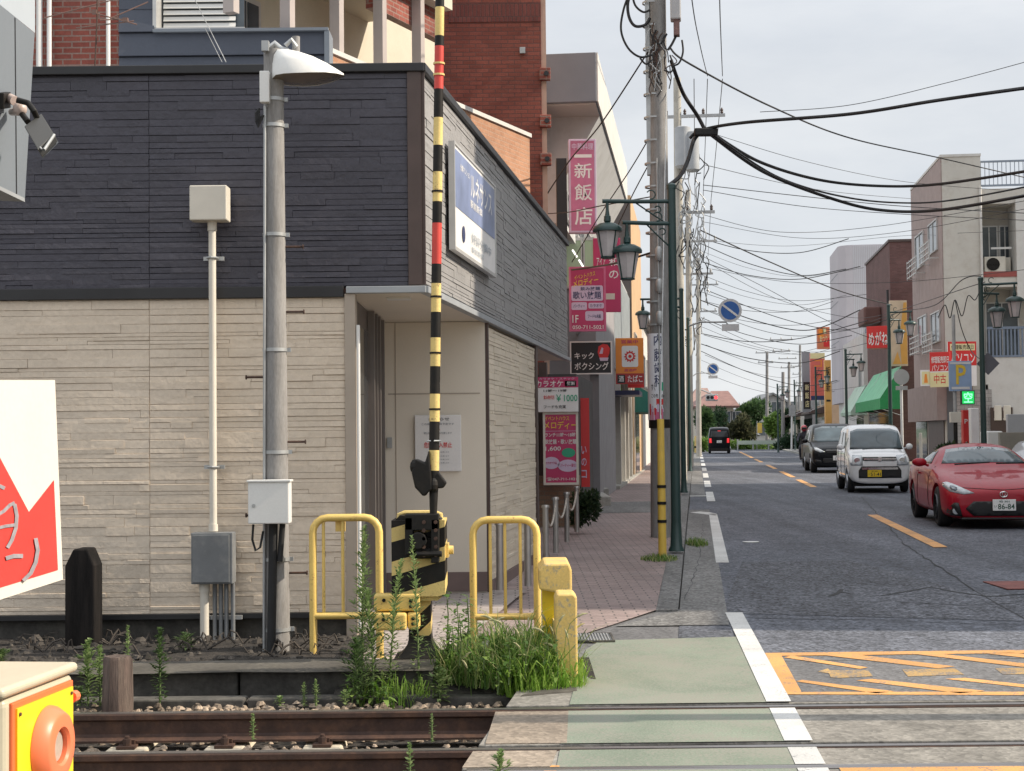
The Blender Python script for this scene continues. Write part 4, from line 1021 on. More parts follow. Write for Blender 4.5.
def wp(px, py, Y, h=None):
    p = at(px, py, Y); return Vector((p.x, Y, p.z if h is None else h))
def weed_px(px, pyb, pyt, Y, R0, n, label, lean=(0,0), **kw):
    p = wp(px, pyb, Y); H = wp(px, pyt, Y).z - p.z
    return weed(p, H, R0, n, label, lean=lean, **kw)
weed_px(362, 700, 527, 9.45, .11, 250, 'tallest slender weed, growing up through the left yellow fence', lean=(.02,0))
weed_px(390, 700, 560, 9.4, .10, 150, 'branching weed in front of the yellow crash beam, second tallest', lean=(.09,0))
weed_px(419, 690, 536, 9.5, .08, 110, 'thin weed rising in front of the striped housing of the barrier', lean=(-.04,0))
weed_px(374, 702, 590, 9.35, .13, 150, 'bushy middle weed at the foot of the tallest weed', lean=(-.06,0))
weed_px(440, 702, 668, 9.25, .09, 60, 'low leafy weed just left of the grass clump by the barrier foot', w=.018)
weed_px(357, 704, 640, 9.2, .13, 120, 'dense low weed left of the bushy middle weed at the track edge', dark=True)
weed_px(160, 703, 628, 9.15, .075, 90, 'drooping dark weed hanging over the retaining kerb, right of the stump', dark=True, w=.016)
weed_px(128, 690, 625, 9.6, .05, 60, 'thin weed standing behind the timber stump', w=.014)
weed_px(88, 706, 640, 9.1, .09, 90, 'leafy weed to the left of the timber stump', w=.018)
weed_px(100, 706, 645, 9.2, .07, 60, 'weed squeezed against the left side of the stump', w=.018)
weed_px(80, 706, 688, 8.95, .07, 40, 'low weed at the ballast below the black timber post', w=.018)
weed_px(304, 706, 682, 9.0, .032, 40, 'small pale weed by the rail, left one of the close pair', w=.013)
weed_px(316, 706, 679, 9.0, .034, 44, 'small pale weed by the rail, right one of the close pair', w=.013)
weed_px(280, 706, 697, 9.0, .05, 20, 'tiny sprout at the rail left of the close pair of weeds', w=.016)
weed_px(345, 705, 690, 9.0, .05, 24, 'tiny sprout at the rail between the pair and the tall weeds', w=.016)
weed_px(253, 740, 713, 8.1, .03, 30, 'small sprout between the rails in the middle of the ballast', w=.014)
weed_px(432, 742, 713, 8.0, .028, 30, 'thin sprout between the rails near the edge of the crossing deck', w=.01)
weed_px(410, 790, 742, 6.6, .035, 40, 'bright sprout in front of the nearer rail at the bottom edge', w=.014)
weed_px(500, 790, 752, 6.55, .06, 46, 'bushy sprout at the lower end of the crossing deck edge', w=.014)
weed_px(2, 668, 650, 9.9, .07, 40, 'weed at the far left edge on top of the retaining kerb', w=.018)
weed_px(186, 650, 636, 10.6, .10, 34, 'spreading green tuft on the dirt left of the wall conduit', w=.014)
def grass(name, label, cx, cy, rx, ry, z, n, hmin, hmax, m, heads=0, dens=1.0, kind=None):
    mb = MB()
    for _ in range(n):
        q = rnd.uniform(0, 2*PI); rr = math.sqrt(rnd.random())
        p = Vector((cx + rx*rr*math.cos(q), cy + ry*rr*math.sin(q), z))
        h = rnd.uniform(hmin*.6, hmax)*(1.15-.5*rr*rr); a = rnd.uniform(0, 2*PI); out = rnd.uniform(.15, 1.1)*h
        w = rnd.choice((rnd.uniform(.003,.007), rnd.uniform(.006,.014))); s = Vector((-math.sin(a), math.cos(a), 0))*w/2; d = Vector((math.cos(a), math.sin(a), 0))
        pts = [p, p + d*out*.2 + Vector((0,0,h*.5)), p + d*out*.6 + Vector((0,0,h*.85)), p + d*out + Vector((0,0,h*(.95 if rnd.random() < .6 else .75)))]
        ws = (1, .9, .6, .1); b = []
        for q_, w_ in zip(pts, ws): b += [q_ - s*w_, q_ + s*w_]
        mb.add(b, [(0,1,3,2),(2,3,5,4),(4,5,7,6)])
    o = mb.build(name, m, None, normals=False); tag(o, kind='stuff') if kind else None
    return o
grass('grass', None, -.02, 9.65, .42, .42, .0, 1300, .12, .42, LEAF_GRASS, kind=1)
grass('grass', None, .15, 9.42, .28, .28, -.04, 1000, .10, .32, LEAF_BRIGHT, kind=1)
grass('grass', None, -.30, 9.7, .24, .32, .0, 420, .10, .32, LEAF_GRASS, kind=1)
grass('grass', None, -.75, 9.35, .28, .16, -.1, 300, .08, .2, LEAF_BRIGHT, kind=1)
grass('grass', None, .14, 9.95, .25, .25, .0, 500, .12, .36, LEAF_GRASS, kind=1)
p = gnd(659, 556, .08); grass('grass', None, p.x, p.y, .22, .35, sz(p.y), 500, .02, .08, LEAF_GRASS, kind=1)
p = gnd(693, 545, .0); grass('grass', None, p.x+.05, p.y, .14, .5, gz(p.y), 400, .03, .12, LEAF_GRASS, kind=1)
p = at(560, 545, 14); 
BROAD = leafmat('broad_weed_leaf', (.06,.12,.03), (.12,.22,.05), (.25,.36,.09))
def broadleaf(px, py, Y, h, n, label):
    p = wp(px, py, Y); t = thing('broadleaf_weed', label, 'weed', p, 0, 'broad leaved weeds along the track')
    mb = MB(); mb.tube([(0,0,0),(.01,0,h*.5),(.0,.01,h)], [.005,.004,.002], 5); mb.build('stem', STEM, t)
    mb = MB()
    for i in range(n):
        f = .15 + .85*i/n; a = i*2.4 + rnd.uniform(-.5,.5); leaf(mb, Vector((0,0,h*f)), (math.cos(a), math.sin(a), rnd.uniform(.1,.9)), rnd.uniform(.05,.10)*(1.2-.5*f), rnd.uniform(.018,.034), .5)
    mb.build('foliage', BROAD, t, normals=False)
for i in range(26):
    px = rnd.uniform(446, 572); broadleaf(px, rnd.uniform(664, 700) - (22 if px < 470 else 0), rnd.uniform(9.15, 9.7), rnd.uniform(.12, .34), rnd.randint(12, 26), 'broad leaved green weed mixed into the grass clump by the yellow posts')
for px in (352, 372, 385): broadleaf(px, 704, rnd.uniform(9.1, 9.25), rnd.uniform(.1, .2), 16, 'broad leaved green weed growing at the track edge under the tall weeds')
def foxtail(px, py, Y, h, lean):
    p = wp(px, py, Y); t = thing('foxtail_grass', 'green foxtail grass stalk with a pale bristly head in the clump by the yellow post', 'grass stalk', p - Vector((0,0,h)), 0, 'foxtail stalks in the grass clump')
    pts = [Vector((0,0,0)), Vector((lean*.1,0,h*.5)), Vector((lean*.35,0,h*.85)), Vector((lean*.7,0,h*1.0))]
    mb = MB(); mb.tube(pts, .0018, 4); mb.build('stalk', LEAF_GRASS, t)
    mb = MB(); e = pts[-1]; d = Vector((lean*.6,0,h*.18)).normalized()
    mb.tube([e, e + d*.02, e + d*.045 + Vector((lean*.05,0,-.002)), e + d*.068 + Vector((lean*.12,0,-.012))], [.003,.007,.006,.002], 7)
    for i in range(40):
        f = rnd.random()*.065; a = rnd.uniform(0, 6.28); s = Vector((math.cos(a), math.sin(a), .5))*.013
        b = e + d*f; mb.add([b, b + s, b + s*.9 + Vector((.001,0,.001))], [(0,1,2)])
    mb.build('seed_head', SEED, t, normals=False)
for i in range(34):
    px = rnd.choice((rnd.uniform(455, 575), rnd.uniform(505, 572), rnd.uniform(525, 570)))
    foxtail(px, rnd.uniform(612, 668) + (10 if px < 480 else 0), rnd.uniform(9.2, 9.8), rnd.uniform(.18, .3), rnd.uniform(-.14, .14))
# ------------------------------------------------------------------ helpers for walls, windows
def fbox(mb, face, base, a0, a1, z0, z1, n0, n1):      # a along the wall, n outwards. f faces -y, l faces -x, r faces +x
    if face == 'f': mb.box(a0, a1, base-n1, base-n0, z0, z1)
    elif face == 'l': mb.box(base-n1, base-n0, a0, a1, z0, z1)
    else: mb.box(base+n0, base+n1, a0, a1, z0, z1)
def window(root, face, base, a0, a1, z0, z1, mull=1, glassm=None, fm=None, fw=.05, rail=0):
    g = glassm or M_glass; fm = fm or M_alu
    mb = MB()
    fbox(mb, face, base, a0, a1, z0, z0+fw, .0, .06); fbox(mb, face, base, a0, a1, z1-fw, z1, .0, .06)
    fbox(mb, face, base, a0, a0+fw, z0+fw, z1-fw, .0, .06); fbox(mb, face, base, a1-fw, a1, z0+fw, z1-fw, .0, .06)
    for i in range(mull):
        c = a0 + (a1-a0)*(i+1)/(mull+1); fbox(mb, face, base, c-fw*.4, c+fw*.4, z0+fw, z1-fw, .005, .05)
    w = mb.build('window', fm, root)
    mb = MB(); fbox(mb, face, base, a0+fw, a1-fw, z0+fw, z1-fw, .01, .022); mb.build('pane', g, w)
    return w
B_RED = brick('red_brick', (.23,.055,.04), (.31,.085,.06), (.28,.19,.16), .21, .068, .009, .8, dirt=(.14,.05,.04))
B_DRED = brick('dark_red_brick', (.22,.058,.040), (.30,.085,.06), (.15,.06,.05), .21, .068, .008, .8, dirt=(.10,.03,.028))
B_ORANGE = brick('orange_brick', (.40,.20,.115), (.47,.25,.15), (.42,.27,.19), .21, .068, .007, .8)
B_MAROON = brick('maroon_brick', (.115,.055,.05), (.15,.075,.07), (.13,.085,.08), .22, .07, .006, .8)
B_BROWN = brick('brown_brick', (.24,.15,.10), (.32,.21,.14), (.22,.18,.14), .21, .07, .008, .8)
M_stucco = mat('tan_stucco', (.54,.52,.475), .85, .06, 1.2, .05, 50, .2, 60, dirt=(.34,.28,.22), dirt_amt=.35)
M_stucco_w = mat('pale_stucco', (.60,.59,.565), .85, .05, 1.2, .04, 50, .2, 60, dirt=(.42,.39,.35), dirt_amt=.35)
M_purple = mat('mauve_tile', (.335,.265,.25), .7, .08, 2, .08, 30, dirt=(.22,.16,.15), dirt_amt=.4)
M_beige_wall = mat('cream_wall', (.60,.55,.45), .8, .06, .8, .03, 40, dirt=(.45,.40,.32), dirt_amt=.3)
M_grey_slab = mat('grey_fascia', (.20,.225,.26), .6, .06, 1.5, .03, 50)
M_soffit = mat('cream_soffit', (.52,.515,.50), .8, .05, 1.0)
M_ribbed = mat('ribbed_metal', (.40,.43,.44), .5, .08, 3)
M_blue_side = mat('blue_grey_siding', (.066,.077,.105), .6, .08, 2, .06, 40)
M_shutter = mat('rolling_shutter', (.16,.155,.155), .5, .1, 3, metal=.3)

# apartment block behind the station: brick flank, blue siding, oblique brick balcony wing, dark brick tower
ap = thing('apartment_block', 'apartment block behind the station with blue siding, blinds and cream balconies', 'building', (-2.2, 17.5, 0))
wx = lambda px, Y: at(px, 60, Y).x
wz = lambda py, Y, px=200: at(px, py, Y).z
Y0 = 17.6
mb = MB(); mb.box(wx(-30,Y0), wx(119,Y0), Y0, Y0+6, 0, 13); mb.build('brick_flank', B_RED, ap, world=True)
mb = MB()
zt = 13
zz = wz(118,Y0)
n_ = 0; z = wz(80, Y0)
for i in range(3): mb.prism([(Y0-.05, wz(80-24*i,Y0)),(Y0-.012, wz(57-24*i,Y0)),(Y0+.2, wz(57-24*i,Y0)),(Y0+.2, wz(80-24*i,Y0))], wx(119.5,Y0), wx(328,Y0) if i < 2 else wx(155,Y0), 'x')
mb.box(wx(119.5,Y0), wx(155,Y0), Y0-.02, Y0+.2, wz(9,Y0), 13)
mb.build('blue_siding', M_blue_side, ap, world=True)
mb = MB(); mb.box(wx(154,Y0), wx(329,Y0), Y0-.07, Y0-.01, wz(33,Y0), wz(30,Y0)); mb.box(wx(325,Y0), wx(330,Y0), Y0-.06, Y0+.3, wz(90,Y0), wz(33,Y0)); mb.build('siding_cap', M_grey_slab, ap, world=True)
mb = MB(); mb.box(wx(156,Y0), wx(240,Y0), Y0+.3, Y0+.34, wz(29,Y0), 12.5); w_ = mb.build('window', M_glass, ap, world=True)
mb = MB()
for i in range(11): mb.obox(((wx(159,Y0)+wx(232,Y0))/2, Y0+.24, wz(26,Y0)+.075*i), ((wx(232,Y0)-wx(159,Y0))/2,0,0), (0,.012,.027), (0,-.002,.003))
mb.build('blind_slats', M_white, w_, world=True)
mb = MB(); mb.box(wx(153.5,Y0), wx(157,Y0), Y0-.04, Y0+.3, wz(28,Y0), 12.5); mb.box(wx(154,Y0), wx(245,Y0), Y0-.03, Y0+.3, wz(30,Y0), wz(28,Y0)); mb.build('window_frame', M_alu, ap, world=True)
# oblique wing
Pa = Vector((wx(290, 17.9), 17.75, 0)); Pb = at(529.5, 135, 24.0); Pb.z = 0
od = (Pb-Pa).normalized(); OL = (Pb-Pa).length; oa = math.atan2(od.y, od.x)
ob = Matrix.Translation(Pa) @ Matrix.Rotation(oa, 4, 'Z')
zc = at(529.5, 135, 24.0).z
M_pillar = mat('balcony_pillar', (.42,.37,.35), .6, .08)
mb = MB(ob); mb.box(.35, OL, 0, .25, 0, zc-.04); mb.build('brick_parapet', B_ORANGE, ap, world=True)
mb = MB(ob); mb.box(.33, OL+.02, -.03, .28, zc-.04, zc+.02); mb.build('parapet_coping', M_stucco_w, ap, world=True)
mb = MB(ob); mb.box(.05, 6.4, 1.35, 1.5, 0, 14); mb.build('balcony_wall', M_beige_wall, ap, world=True)
mb = MB(ob); mb.box(.05, 4.2, -.02, 1.4, 7.55, 7.75); mb.box(.05, 4.2, .0, .12, 7.76, 8.8); mb.build('balcony_slab', M_beige_wall, ap, world=True)
for px in (238, 294, 343, 386, 424):
    d = ray(px, 30); s = d.x/d.y       # where the pillar's column of the picture meets the balcony front
    q = (s*Pa.y - Pa.x)/(od.x - s*od.y)
    mb = MB(ob); mb.box(q-.055, q+.055, .02, .16, at(px, 33, 17.7).z if px < 330 else zc-1.0, 14); mb.build('pillar', M_pillar, ap, world=True)
for a0, a1 in ((.1,.6),(.7,1.35)):
    mb = MB(ob); mb.box(a0, a1, 1.28, 1.34, 6.05, 7.1); f_ = mb.build('balcony_window', M_alu, ap, world=True)
    mb = MB(ob); mb.box(a0+.07, (a0+a1)/2-.02, 1.265, 1.279, 6.12, 7.03); mb.box((a0+a1)/2+.02, a1-.07, 1.265, 1.279, 6.12, 7.03); mb.build('pane', M_glass, f_, world=True)
def q_of(px):
    d = ray(px, 30); s = d.x/d.y; return (s*Pa.y - Pa.x)/(od.x - s*od.y)
qe = q_of(453); ye = (Pa + od*qe).y
mb = MB(ob); mb.box(q_of(386), qe, .17, .3, at(453, 40, ye).z, 9.2); mb.build('upper_brick', B_RED, ap, world=True)
# white pipes on the brick flank, antenna on the roof
for px, r in ((39, .035), (49, .028), (108, .024)):
    mb = MB(); x = wx(px, Y0-.1); mb.cyl((x,Y0-.09,0),(x,Y0-.09,13), r, None, 10); mb.build('white_pipe', M_white, ap, world=True)
an = thing('roof_antenna', 'thin rusty television antenna above the station roof, before the red brick', 'antenna', at(95, 66, 13.5))
Ya = 13.5
mb = MB(); mb.tube([at(95,66,Ya), at(97,22,Ya), at(97.5,-30,Ya)], .007, 6); mb.build('mast', M_rust, an, world=True)
mb = MB()
for p, q in (((44,18),(116,-1)),((76,28),(134,21)),((110,18.5),(148,2)),((92,12.5),(137,24.5)),((100,20),(126,19))): mb.cyl(at(*p, Ya), at(*q, Ya+.1), .006, None, 6)
mb.box(at(92,0,Ya).x, at(97,0,Ya).x, Ya-.02, Ya+.02, at(92,14,Ya).z, at(92,10,Ya).z); mb.box(at(123,0,Ya).x, at(128,0,Ya).x, Ya-.02, Ya+.02, at(125,21,Ya).z, at(125,18,Ya).z)
mb.build('antenna_elements', mat('antenna_metal', (.16,.09,.07), .5, .3, 10), an, world=True)
gw = MB(); gw.cyl(at(195,0,17.0), at(226,62,12.5), .004, None, 5); gw.cyl(at(205,28,17.0), at(222,62,12.5), .003, None, 5)
tag(gw.build('stay_wire', M_galv), 'two thin pale stay wires slanting down before the blue siding', 'wire')

# dark red brick tower
x0, x1 = wx(449, 25), at(541.5, 100, 25).x
tw = thing('brick_tower', 'tall dark red brick tower rising behind the station roof', 'tower', ((x0+x1)/2, 25, 0))
mb = MB(); mb.box(x0-.8, x1, 25, 31, 0, 16); mb.build('tower_wall', B_DRED, tw, world=True)
mb = MB()
mb.box(x0, x1+.004, 24.985, 25.02, wz(22,25,500), wz(3,25,500)); mb.build('soldier_course', brick('soldier_brick', (.15,.035,.028), (.19,.05,.04), (.10,.04,.035), .068, .21, .008), tw, world=True)
M_lit = mat('sunlit_tower_side', (.50,.33,.26), .8, .1, 4)  # sunlit street side of the tower, its light put into a paler colour
mb = MB(); mb.box(x1+.002, x1+.085, 25.02, 31, 0, 16); mb.build('sunlit_side_strip', M_lit, tw, world=True)
for py in (75, 122, 160):
    mb = MB(); z = wz(py,25,545); mb.box(x1-.03, x1+.15, 24.9, 25.015, z-.10, z+.10); o = mb.build('wall_bracket', B_RED, tw, world=True, bevel=.01)
    mb = MB(); mb.cyl((x1+.08,24.87,z),(x1+.08,24.899,z), .04, None, 10); mb.build('socket', M_black_metal, o, world=True)
mb = MB(); a = at(522.5,50,24.93); mb.box(a.x-.045, a.x+.045, 24.93, 24.99, a.z-.05, a.z+.05); mb.build('wall_light', M_galv, tw, world=True)

# restaurant building with the cantilevered grey roof slab
b2 = thing('restaurant_building', 'two storey shop building with a big cantilevered grey roof slab over the pavement', 'building', T(-1.72, 28, 0), SR)
zf0 = wz(101, 28, 590); zf1 = wz(52, 28, 590)
mb = MB(); mb.box(-7, 0, 0, 12.2, zf0, zf1); mb.build('roof_slab', M_grey_slab, b2, bevel=.01)
mb = MB(); mb.box(.003, .03, .02, 12.2, zf0+.003, zf1-.003); mb.build('street_fascia', M_stucco_w, b2)
mb = MB(); mb.box(-6.9, -.02, .12, 12.1, zf0-.03, zf0-.002); mb.build('soffit', M_soffit, b2)
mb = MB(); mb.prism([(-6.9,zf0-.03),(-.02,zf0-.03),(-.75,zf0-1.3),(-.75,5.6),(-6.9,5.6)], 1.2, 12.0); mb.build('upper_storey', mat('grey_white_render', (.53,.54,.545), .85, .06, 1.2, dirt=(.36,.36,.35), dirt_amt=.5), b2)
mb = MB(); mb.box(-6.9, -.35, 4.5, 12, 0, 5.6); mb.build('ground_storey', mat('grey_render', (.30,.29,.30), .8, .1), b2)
for i, (a0, a1) in enumerate(((-1.06,-.64),(-.56,-.38))):
    mb = MB(); z0, z1 = wz(285,32.4,580), wz(240,32.4,580); fbox(mb, 'f', 4.48, a0, a1, z0, z1, .02, .05)
    w_ = mb.build('lit_window', mat('green_lit_glass', (.20,.26,.17), .12, .2, 1.2, emit=(.55,.62,.42), es=.14), b2)
    mb = MB(); fbox(mb, 'f', 4.48, a0-.03, a0, z0-.06, z1+.06, .0, .07); fbox(mb, 'f', 4.48, a1, a1+.03, z0-.06, z1+.06, 0, .07); fbox(mb, 'f', 4.48, a0, a1, z1, z1+.06, 0, .07); fbox(mb, 'f', 4.48, a0, a1, z0-.06, z0, 0, .07)
    mb.build('window_frame', M_alu, w_)
for p, q in (((572.5,250),(577,257)),((579,260),(583,266.5))):
    mb = MB(); mb.cyl(at(*p, 32.15), at(*q, 32.25), .018, None, 8); mb.build('fluorescent_tube', mat('tube_light', (.9,.9,.85), .4, 0, emit=(1,.98,.9), es=1.2), b2, world=True)
for a in range(4): window(b2, 'r', -.75, 1.8+2.6*a, 3.6+2.6*a, 5.75, 6.3, 1)
mb = MB()
for i in range(5): mb.cyl((-1.68+.05*i,.5,5.55),(-1.68+.05*i,.5,6.9), .012, None, 6)
for z in (5.6, 6.2, 6.85): mb.cyl((-1.7,.5,z),(-1.4,.5,z), .012, None, 6)
mb.build('balcony_grille', M_galv, b2)
mb = MB(); mb.cyl((-1.62,.45,6.0),(-1.62,.45,7.6), .05, None, 10); mb.cyl((-1.45,.45,6.0),(-1.45,.45,7.62), .03, None, 10); mb.build('drainpipe', M_black_metal, b2)

# karaoke shop right behind the station
ks = thing('karaoke_shop', 'low shop with brown brick base just behind the station, carrying pink signs', 'building', at(545, 533, 24.4), SR)
ks.location.z = .1
mb = MB(); mb.box(-3, .50, .25, 4.2, .0, 2.42); mb.build('shop_wall', mat('dark_shop_wall', (.06,.055,.055), .7, .2), ks)
mb = MB(); mb.box(-.4, .55, .0, .25, -.05, .80); mb.build('brick_base', B_BROWN, ks)
mb = MB(); mb.box(-.08, .05, .04, .2, .80, 2.6); mb.build('door_jamb', M_dark_brown, ks)
mb = MB(); mb.box(-.55, -.085, .2, .24, .8, 2.4); mb.build('dark_door', M_glass_dark, ks)
k1 = Sign('karaoke_sign', 'white and pink karaoke sign with green price, upper of two stacked by the station corner', 534, 578.5, 377, 412, 23.95, C_white)
k1.rect(0, .70, 1, 1, C_pink); k1.text('カラオケ', .05, .72, .66, .90, C_white); k1.text('カラオケ・スナック', .12, .92, .92, .98, C_lilac)
k1.rect(.70, .73, .95, .89, C_green); k1.text('昼割', .74, .76, .92, .87, C_white, .008); k1.text('11時〜19時', .22, .57, .75, .65, C_black); k1.text('￥1000', .5, .30, .98, .50, C_green); k1.text('飲み物代別', .22, .36, .46, .48, C_red); k1.text('フードも充実', .22, .10, .72, .20, C_black); k1.done()
k2 = Sign('karaoke_poster', 'tall magenta karaoke poster with yellow title, lower of two stacked by the station corner', 544, 578.5, 412.5, 484.5, 24.0, C_pink, frame=M_cream)
k2.text('イベントハウス', .04, .89, .75, .95, C_yel); k2.text('メロディー', .02, .77, .97, .88, C_yel)
k2.text('ランチ11時〜18時', .04, .66, .93, .72, C_white); k2.text('飲放題・歌い放題', .04, .56, .95, .63, C_white); k2.text('1,600', .05, .46, .5, .53, C_white)
def ell(s, cx, cz, rx, rz_, m, d=.0045): s.poly([(cx + rx*math.cos(q*PI/10), cz + rz_*math.sin(q*PI/10)) for q in range(20)], m, d)
ell(k2, .72, .44, .2, .065, C_green); ell(k2, .22, .30, .24, .085, C_lilac); ell(k2, .70, .26, .29, .085, C_lilac)
k2.text('カラオケ大会', .06, .28, .38, .32, C_pink, .008); k2.text('パーティー貸切', .48, .24, .92, .29, C_pink, .008)
k2.text('☎047-711-1021', .08, .05, .95, .10, C_white); k2.rect(.03, .74, .97, .745, C_lilac); k2.done()
k3 = thing('red_banner', 'narrow bright red banner standing just right of the magenta poster', 'banner', at(583.5, 490, 25.5))
mb = MB(); a = at(579, 487, 25.5); b = at(589, 398, 25.5); mb.box(a.x, b.x, 25.5, 25.53, a.z, b.z); mb.build('banner_cloth', C_red, k3, world=True)
mb = MB()
def wP(px0, px1, py0, py1, Y, d=.01):
    a = at(px0, py1, Y); b = at(px1, py0, Y); return lambda x, z: Vector((a.x + (b.x-a.x)*x, Y-d, a.z + (b.z-a.z)*z))
P = wP(581, 587, 440, 480, 25.5)
put_text(mb, 'コ', .1, .05, .9, .25, P); put_text(mb, 'の', .1, .35, .9, .55, P); put_text(mb, 'い', .1, .65, .9, .85, P)
mb.build('lettering', C_lilac, k3, world=True); mb = MB(); mb.cyl(at(579,490,25.52), at(579,396,25.52), .012, None, 8); mb.build('banner_pole', M_galv, k3, world=True)

# projecting signs over the pavement
s = Sign('restaurant_sign', 'tall faded pink vertical sign with white brush characters under the roof slab', 569.5, 597, 139, 232.5, 27.4, C_lilac, thick=.22)
mb = MB(); mb.bar((-.1,.2,s.h*.9),(-.1,2.4,s.h*.9),.05); mb.bar((-.1,.2,s.h*.3),(-.1,2.4,s.h*.3),.05); mb.build('bracket', M_galv, s.root)
s.rect(.07, .02, .93, .98, mat('faded_magenta', (.55,.17,.30), .5, .35, .9)); s.text('中華料理', .12, .885, .90, .955, C_lilac)
for i, (z0, z1) in enumerate(((.80,.835),(.58,.74),(.34,.52),(.08,.27))): s.text(('CH一','CH新','CH飯','CH店')[i], .2, z0, .84, z1, C_white)
s.done()
mb = MB(); a = at(557,240,27.5); b = at(566.5,158,27.5); mb.box(a.x, b.x, 27.5, 27.8, a.z, b.z); tag(mb.build('sign_box', C_black, bevel=.01), 'narrow black sign box to the left of the faded pink vertical sign', 'sign')
s = Sign('arrow_sign', 'magenta sign with a white arrow, half hidden behind the street lamp lanterns', 594, 621, 238, 312, 29.5, C_pink)
s.text('和', .57, .62, .92, .74, C_white); s.text('の', .57, .45, .92, .56, C_white); s.vtext('アイア', .12, .62, .45, .74, C_white)
mb = MB(); mb.bar((s.w*.3,.08,s.h*.8),(s.w*.3,3.2,s.h*.8),.04); mb.bar((s.w*.3,.08,s.h*.2),(s.w*.3,3.2,s.h*.2),.04); mb.build('bracket', M_galv, s.root)
s.rect(.36, .17, .78, .25, M_cream); s.rect(.30, .11, .36, .31, M_cream); s.done()
s = Sign('melody_sign', 'magenta karaoke sign with yellow title and lilac panels, mounted above the boxing sign', 570, 606, 267, 331, 28.2, C_pink, frame=C_pink2)
s.vtext('イベントハウス', .14, .84, .72, .91, C_yel, slant=.12); s.vtext('メロディー', .10, .72, .80, .83, C_yel, slant=.10)
mb = MB(); mb.bar((0,.08,s.h*.8),(0,4.4,s.h*.8),.04); mb.bar((0,.08,s.h*.2),(0,4.4,s.h*.2),.04); mb.build('bracket', M_galv, s.root)
s.rect(.05, .47, .93, .71, C_lilac, r=.05); s.text('飲み放題', .3, .63, .85, .69, C_navy, .008); s.text('歌い放題', .09, .50, .88, .62, C_navy, .008)
s.rect(.05, .33, .48, .45, C_lilac, r=.04); s.rect(.52, .35, .95, .44, C_lilac, r=.04); s.rect(.43, .16, .93, .31, C_lilac, r=.05)
s.text('パーティー', .10, .36, .42, .42, C_navy, .008); s.text('カラオケ', .56, .37, .9, .42, C_navy, .008); s.text('フードも充実', .5, .2, .86, .26, C_navy, .008)
s.text('1F', .07, .13, .24, .25, C_white); s.text('050-711-5021', .07, .03, .93, .09, C_white); s.done()
bx = Sign('boxing_sign', 'black kick boxing sign with white letters and a red glove on a grey post', 570.5, 612, 341.5, 374, 31.3, C_black, frame=C_white, fw=.02)
bx.text('キック', .10, .46, .57, .66, C_white); bx.text('ボクシング', .10, .12, .92, .36, C_white)
bx.poly([(.70,.5),(.90,.5),(.94,.62),(.96,.78),(.90,.90),(.78,.92),(.68,.84),(.66,.66)], C_red, .006, 'glove'); bx.poly([(.72,.40),(.90,.40),(.92,.50),(.70,.50)], C_lilac, .006, 'cuff'); bx.poly([(.70,.62),(.78,.62),(.80,.78),(.76,.82)], C_lilac, .008, 'glove_shine')
mb = MB(); mb.box(-.02, .16, .1, .26, -2.9, .02); mb.build('post', mat('grey_post', (.16,.16,.17), .5, .1), bx.root); bx.done()
s = Sign('tobacco_sign', 'orange tobacco sign with a red cogged emblem on a white square', 616, 644, 338, 384, 40, C_orange)
s.rect(0, 0, 1, .23, flat('dark_red_sign', (.40,.03,.03))); s.text('たばこ', .42, .04, .95, .19, C_white); s.rect(.05, .02, .33, .20, C_black, .006); s.text('酒', .1, .05, .28, .18, C_white, .009)
s.rect(.22, .37, .80, .83, C_white, r=.06)
pts = []
for q in range(48):
    r_ = .21 if q % 4 < 2 else .165; pts.append((.51 + r_*math.cos(q*PI/24), .60 + r_*1.0*s.w/s.h*math.sin(q*PI/24)))
s.poly(pts, C_red, .007, 'emblem'); ell(s, .51, .60, .115, .115*s.w/s.h, C_white, .009); ell(s, .51, .60, .06, .06*s.w/s.h, C_red, .011)
s.text('営業中', .2, .88, .8, .96, C_pink); s.text('居酒屋', .3, .27, .75, .33, C_pink); s.done()
mb = MB(); a = at(628,384,41); b = at(644,371,41); mb.box(a.x, b.x, 41, 41.1, a.z-.1, b.z); tag(mb.build('hanging_sign', C_red), 'plain bright red panel hanging just below the orange tobacco sign', 'sign panel')

# stanchions and the shrub
def stanch(px, pyt, pyb, label):
    p = gnd(px, pyb, .09); t = thing('stanchion', label, 'bollard', p, 0, 'steel posts by the shop front'); h_ = at(px, pyt, p.y).z - p.z
    mb = MB(); mb.cyl((0,0,0),(0,0,h_), .034, None, 14); mb.lathe([(0,h_+.012),(.038,h_+.012),(.045,h_),(.045,h_-.02),(.034,h_-.02)], n=14, caps=False); mb.build('tube', M_steel, t, smooth=40)
    return p, h_
st_ = [(500,523,590,'steel post behind the right yellow fence, left one of the two'),(528,522,586,'steel post behind the right yellow fence, right one of the two'),
       (546,506,560,'first roped steel post right of the yellow fence'),(556,498,553,'second roped steel post right of the yellow fence'),(567,493,542,'third roped steel post, near the brick base'),(577,487,532,'last roped steel post, beside the shrub')]
ends = [stanch(*a) for a in st_]
for i in range(2, 5):
    (p, h0), (q, h1) = ends[i], ends[i+1]; a = p + Vector((0,0,h0-.06)); b = q + Vector((0,0,h1-.06))
    mb = MB(); mb.tube([a + (b-a)*f - Vector((0,0,.22*4*f*(1-f))) for f in [k/8 for k in range(9)]], .013, 8); tag(mb.build('rope', mat('pale_rope', (.45,.40,.35), .9, .2, 30), smooth=60), 'pale rope sagging between steel posts beside the shop', 'rope', 'ropes between the steel posts')
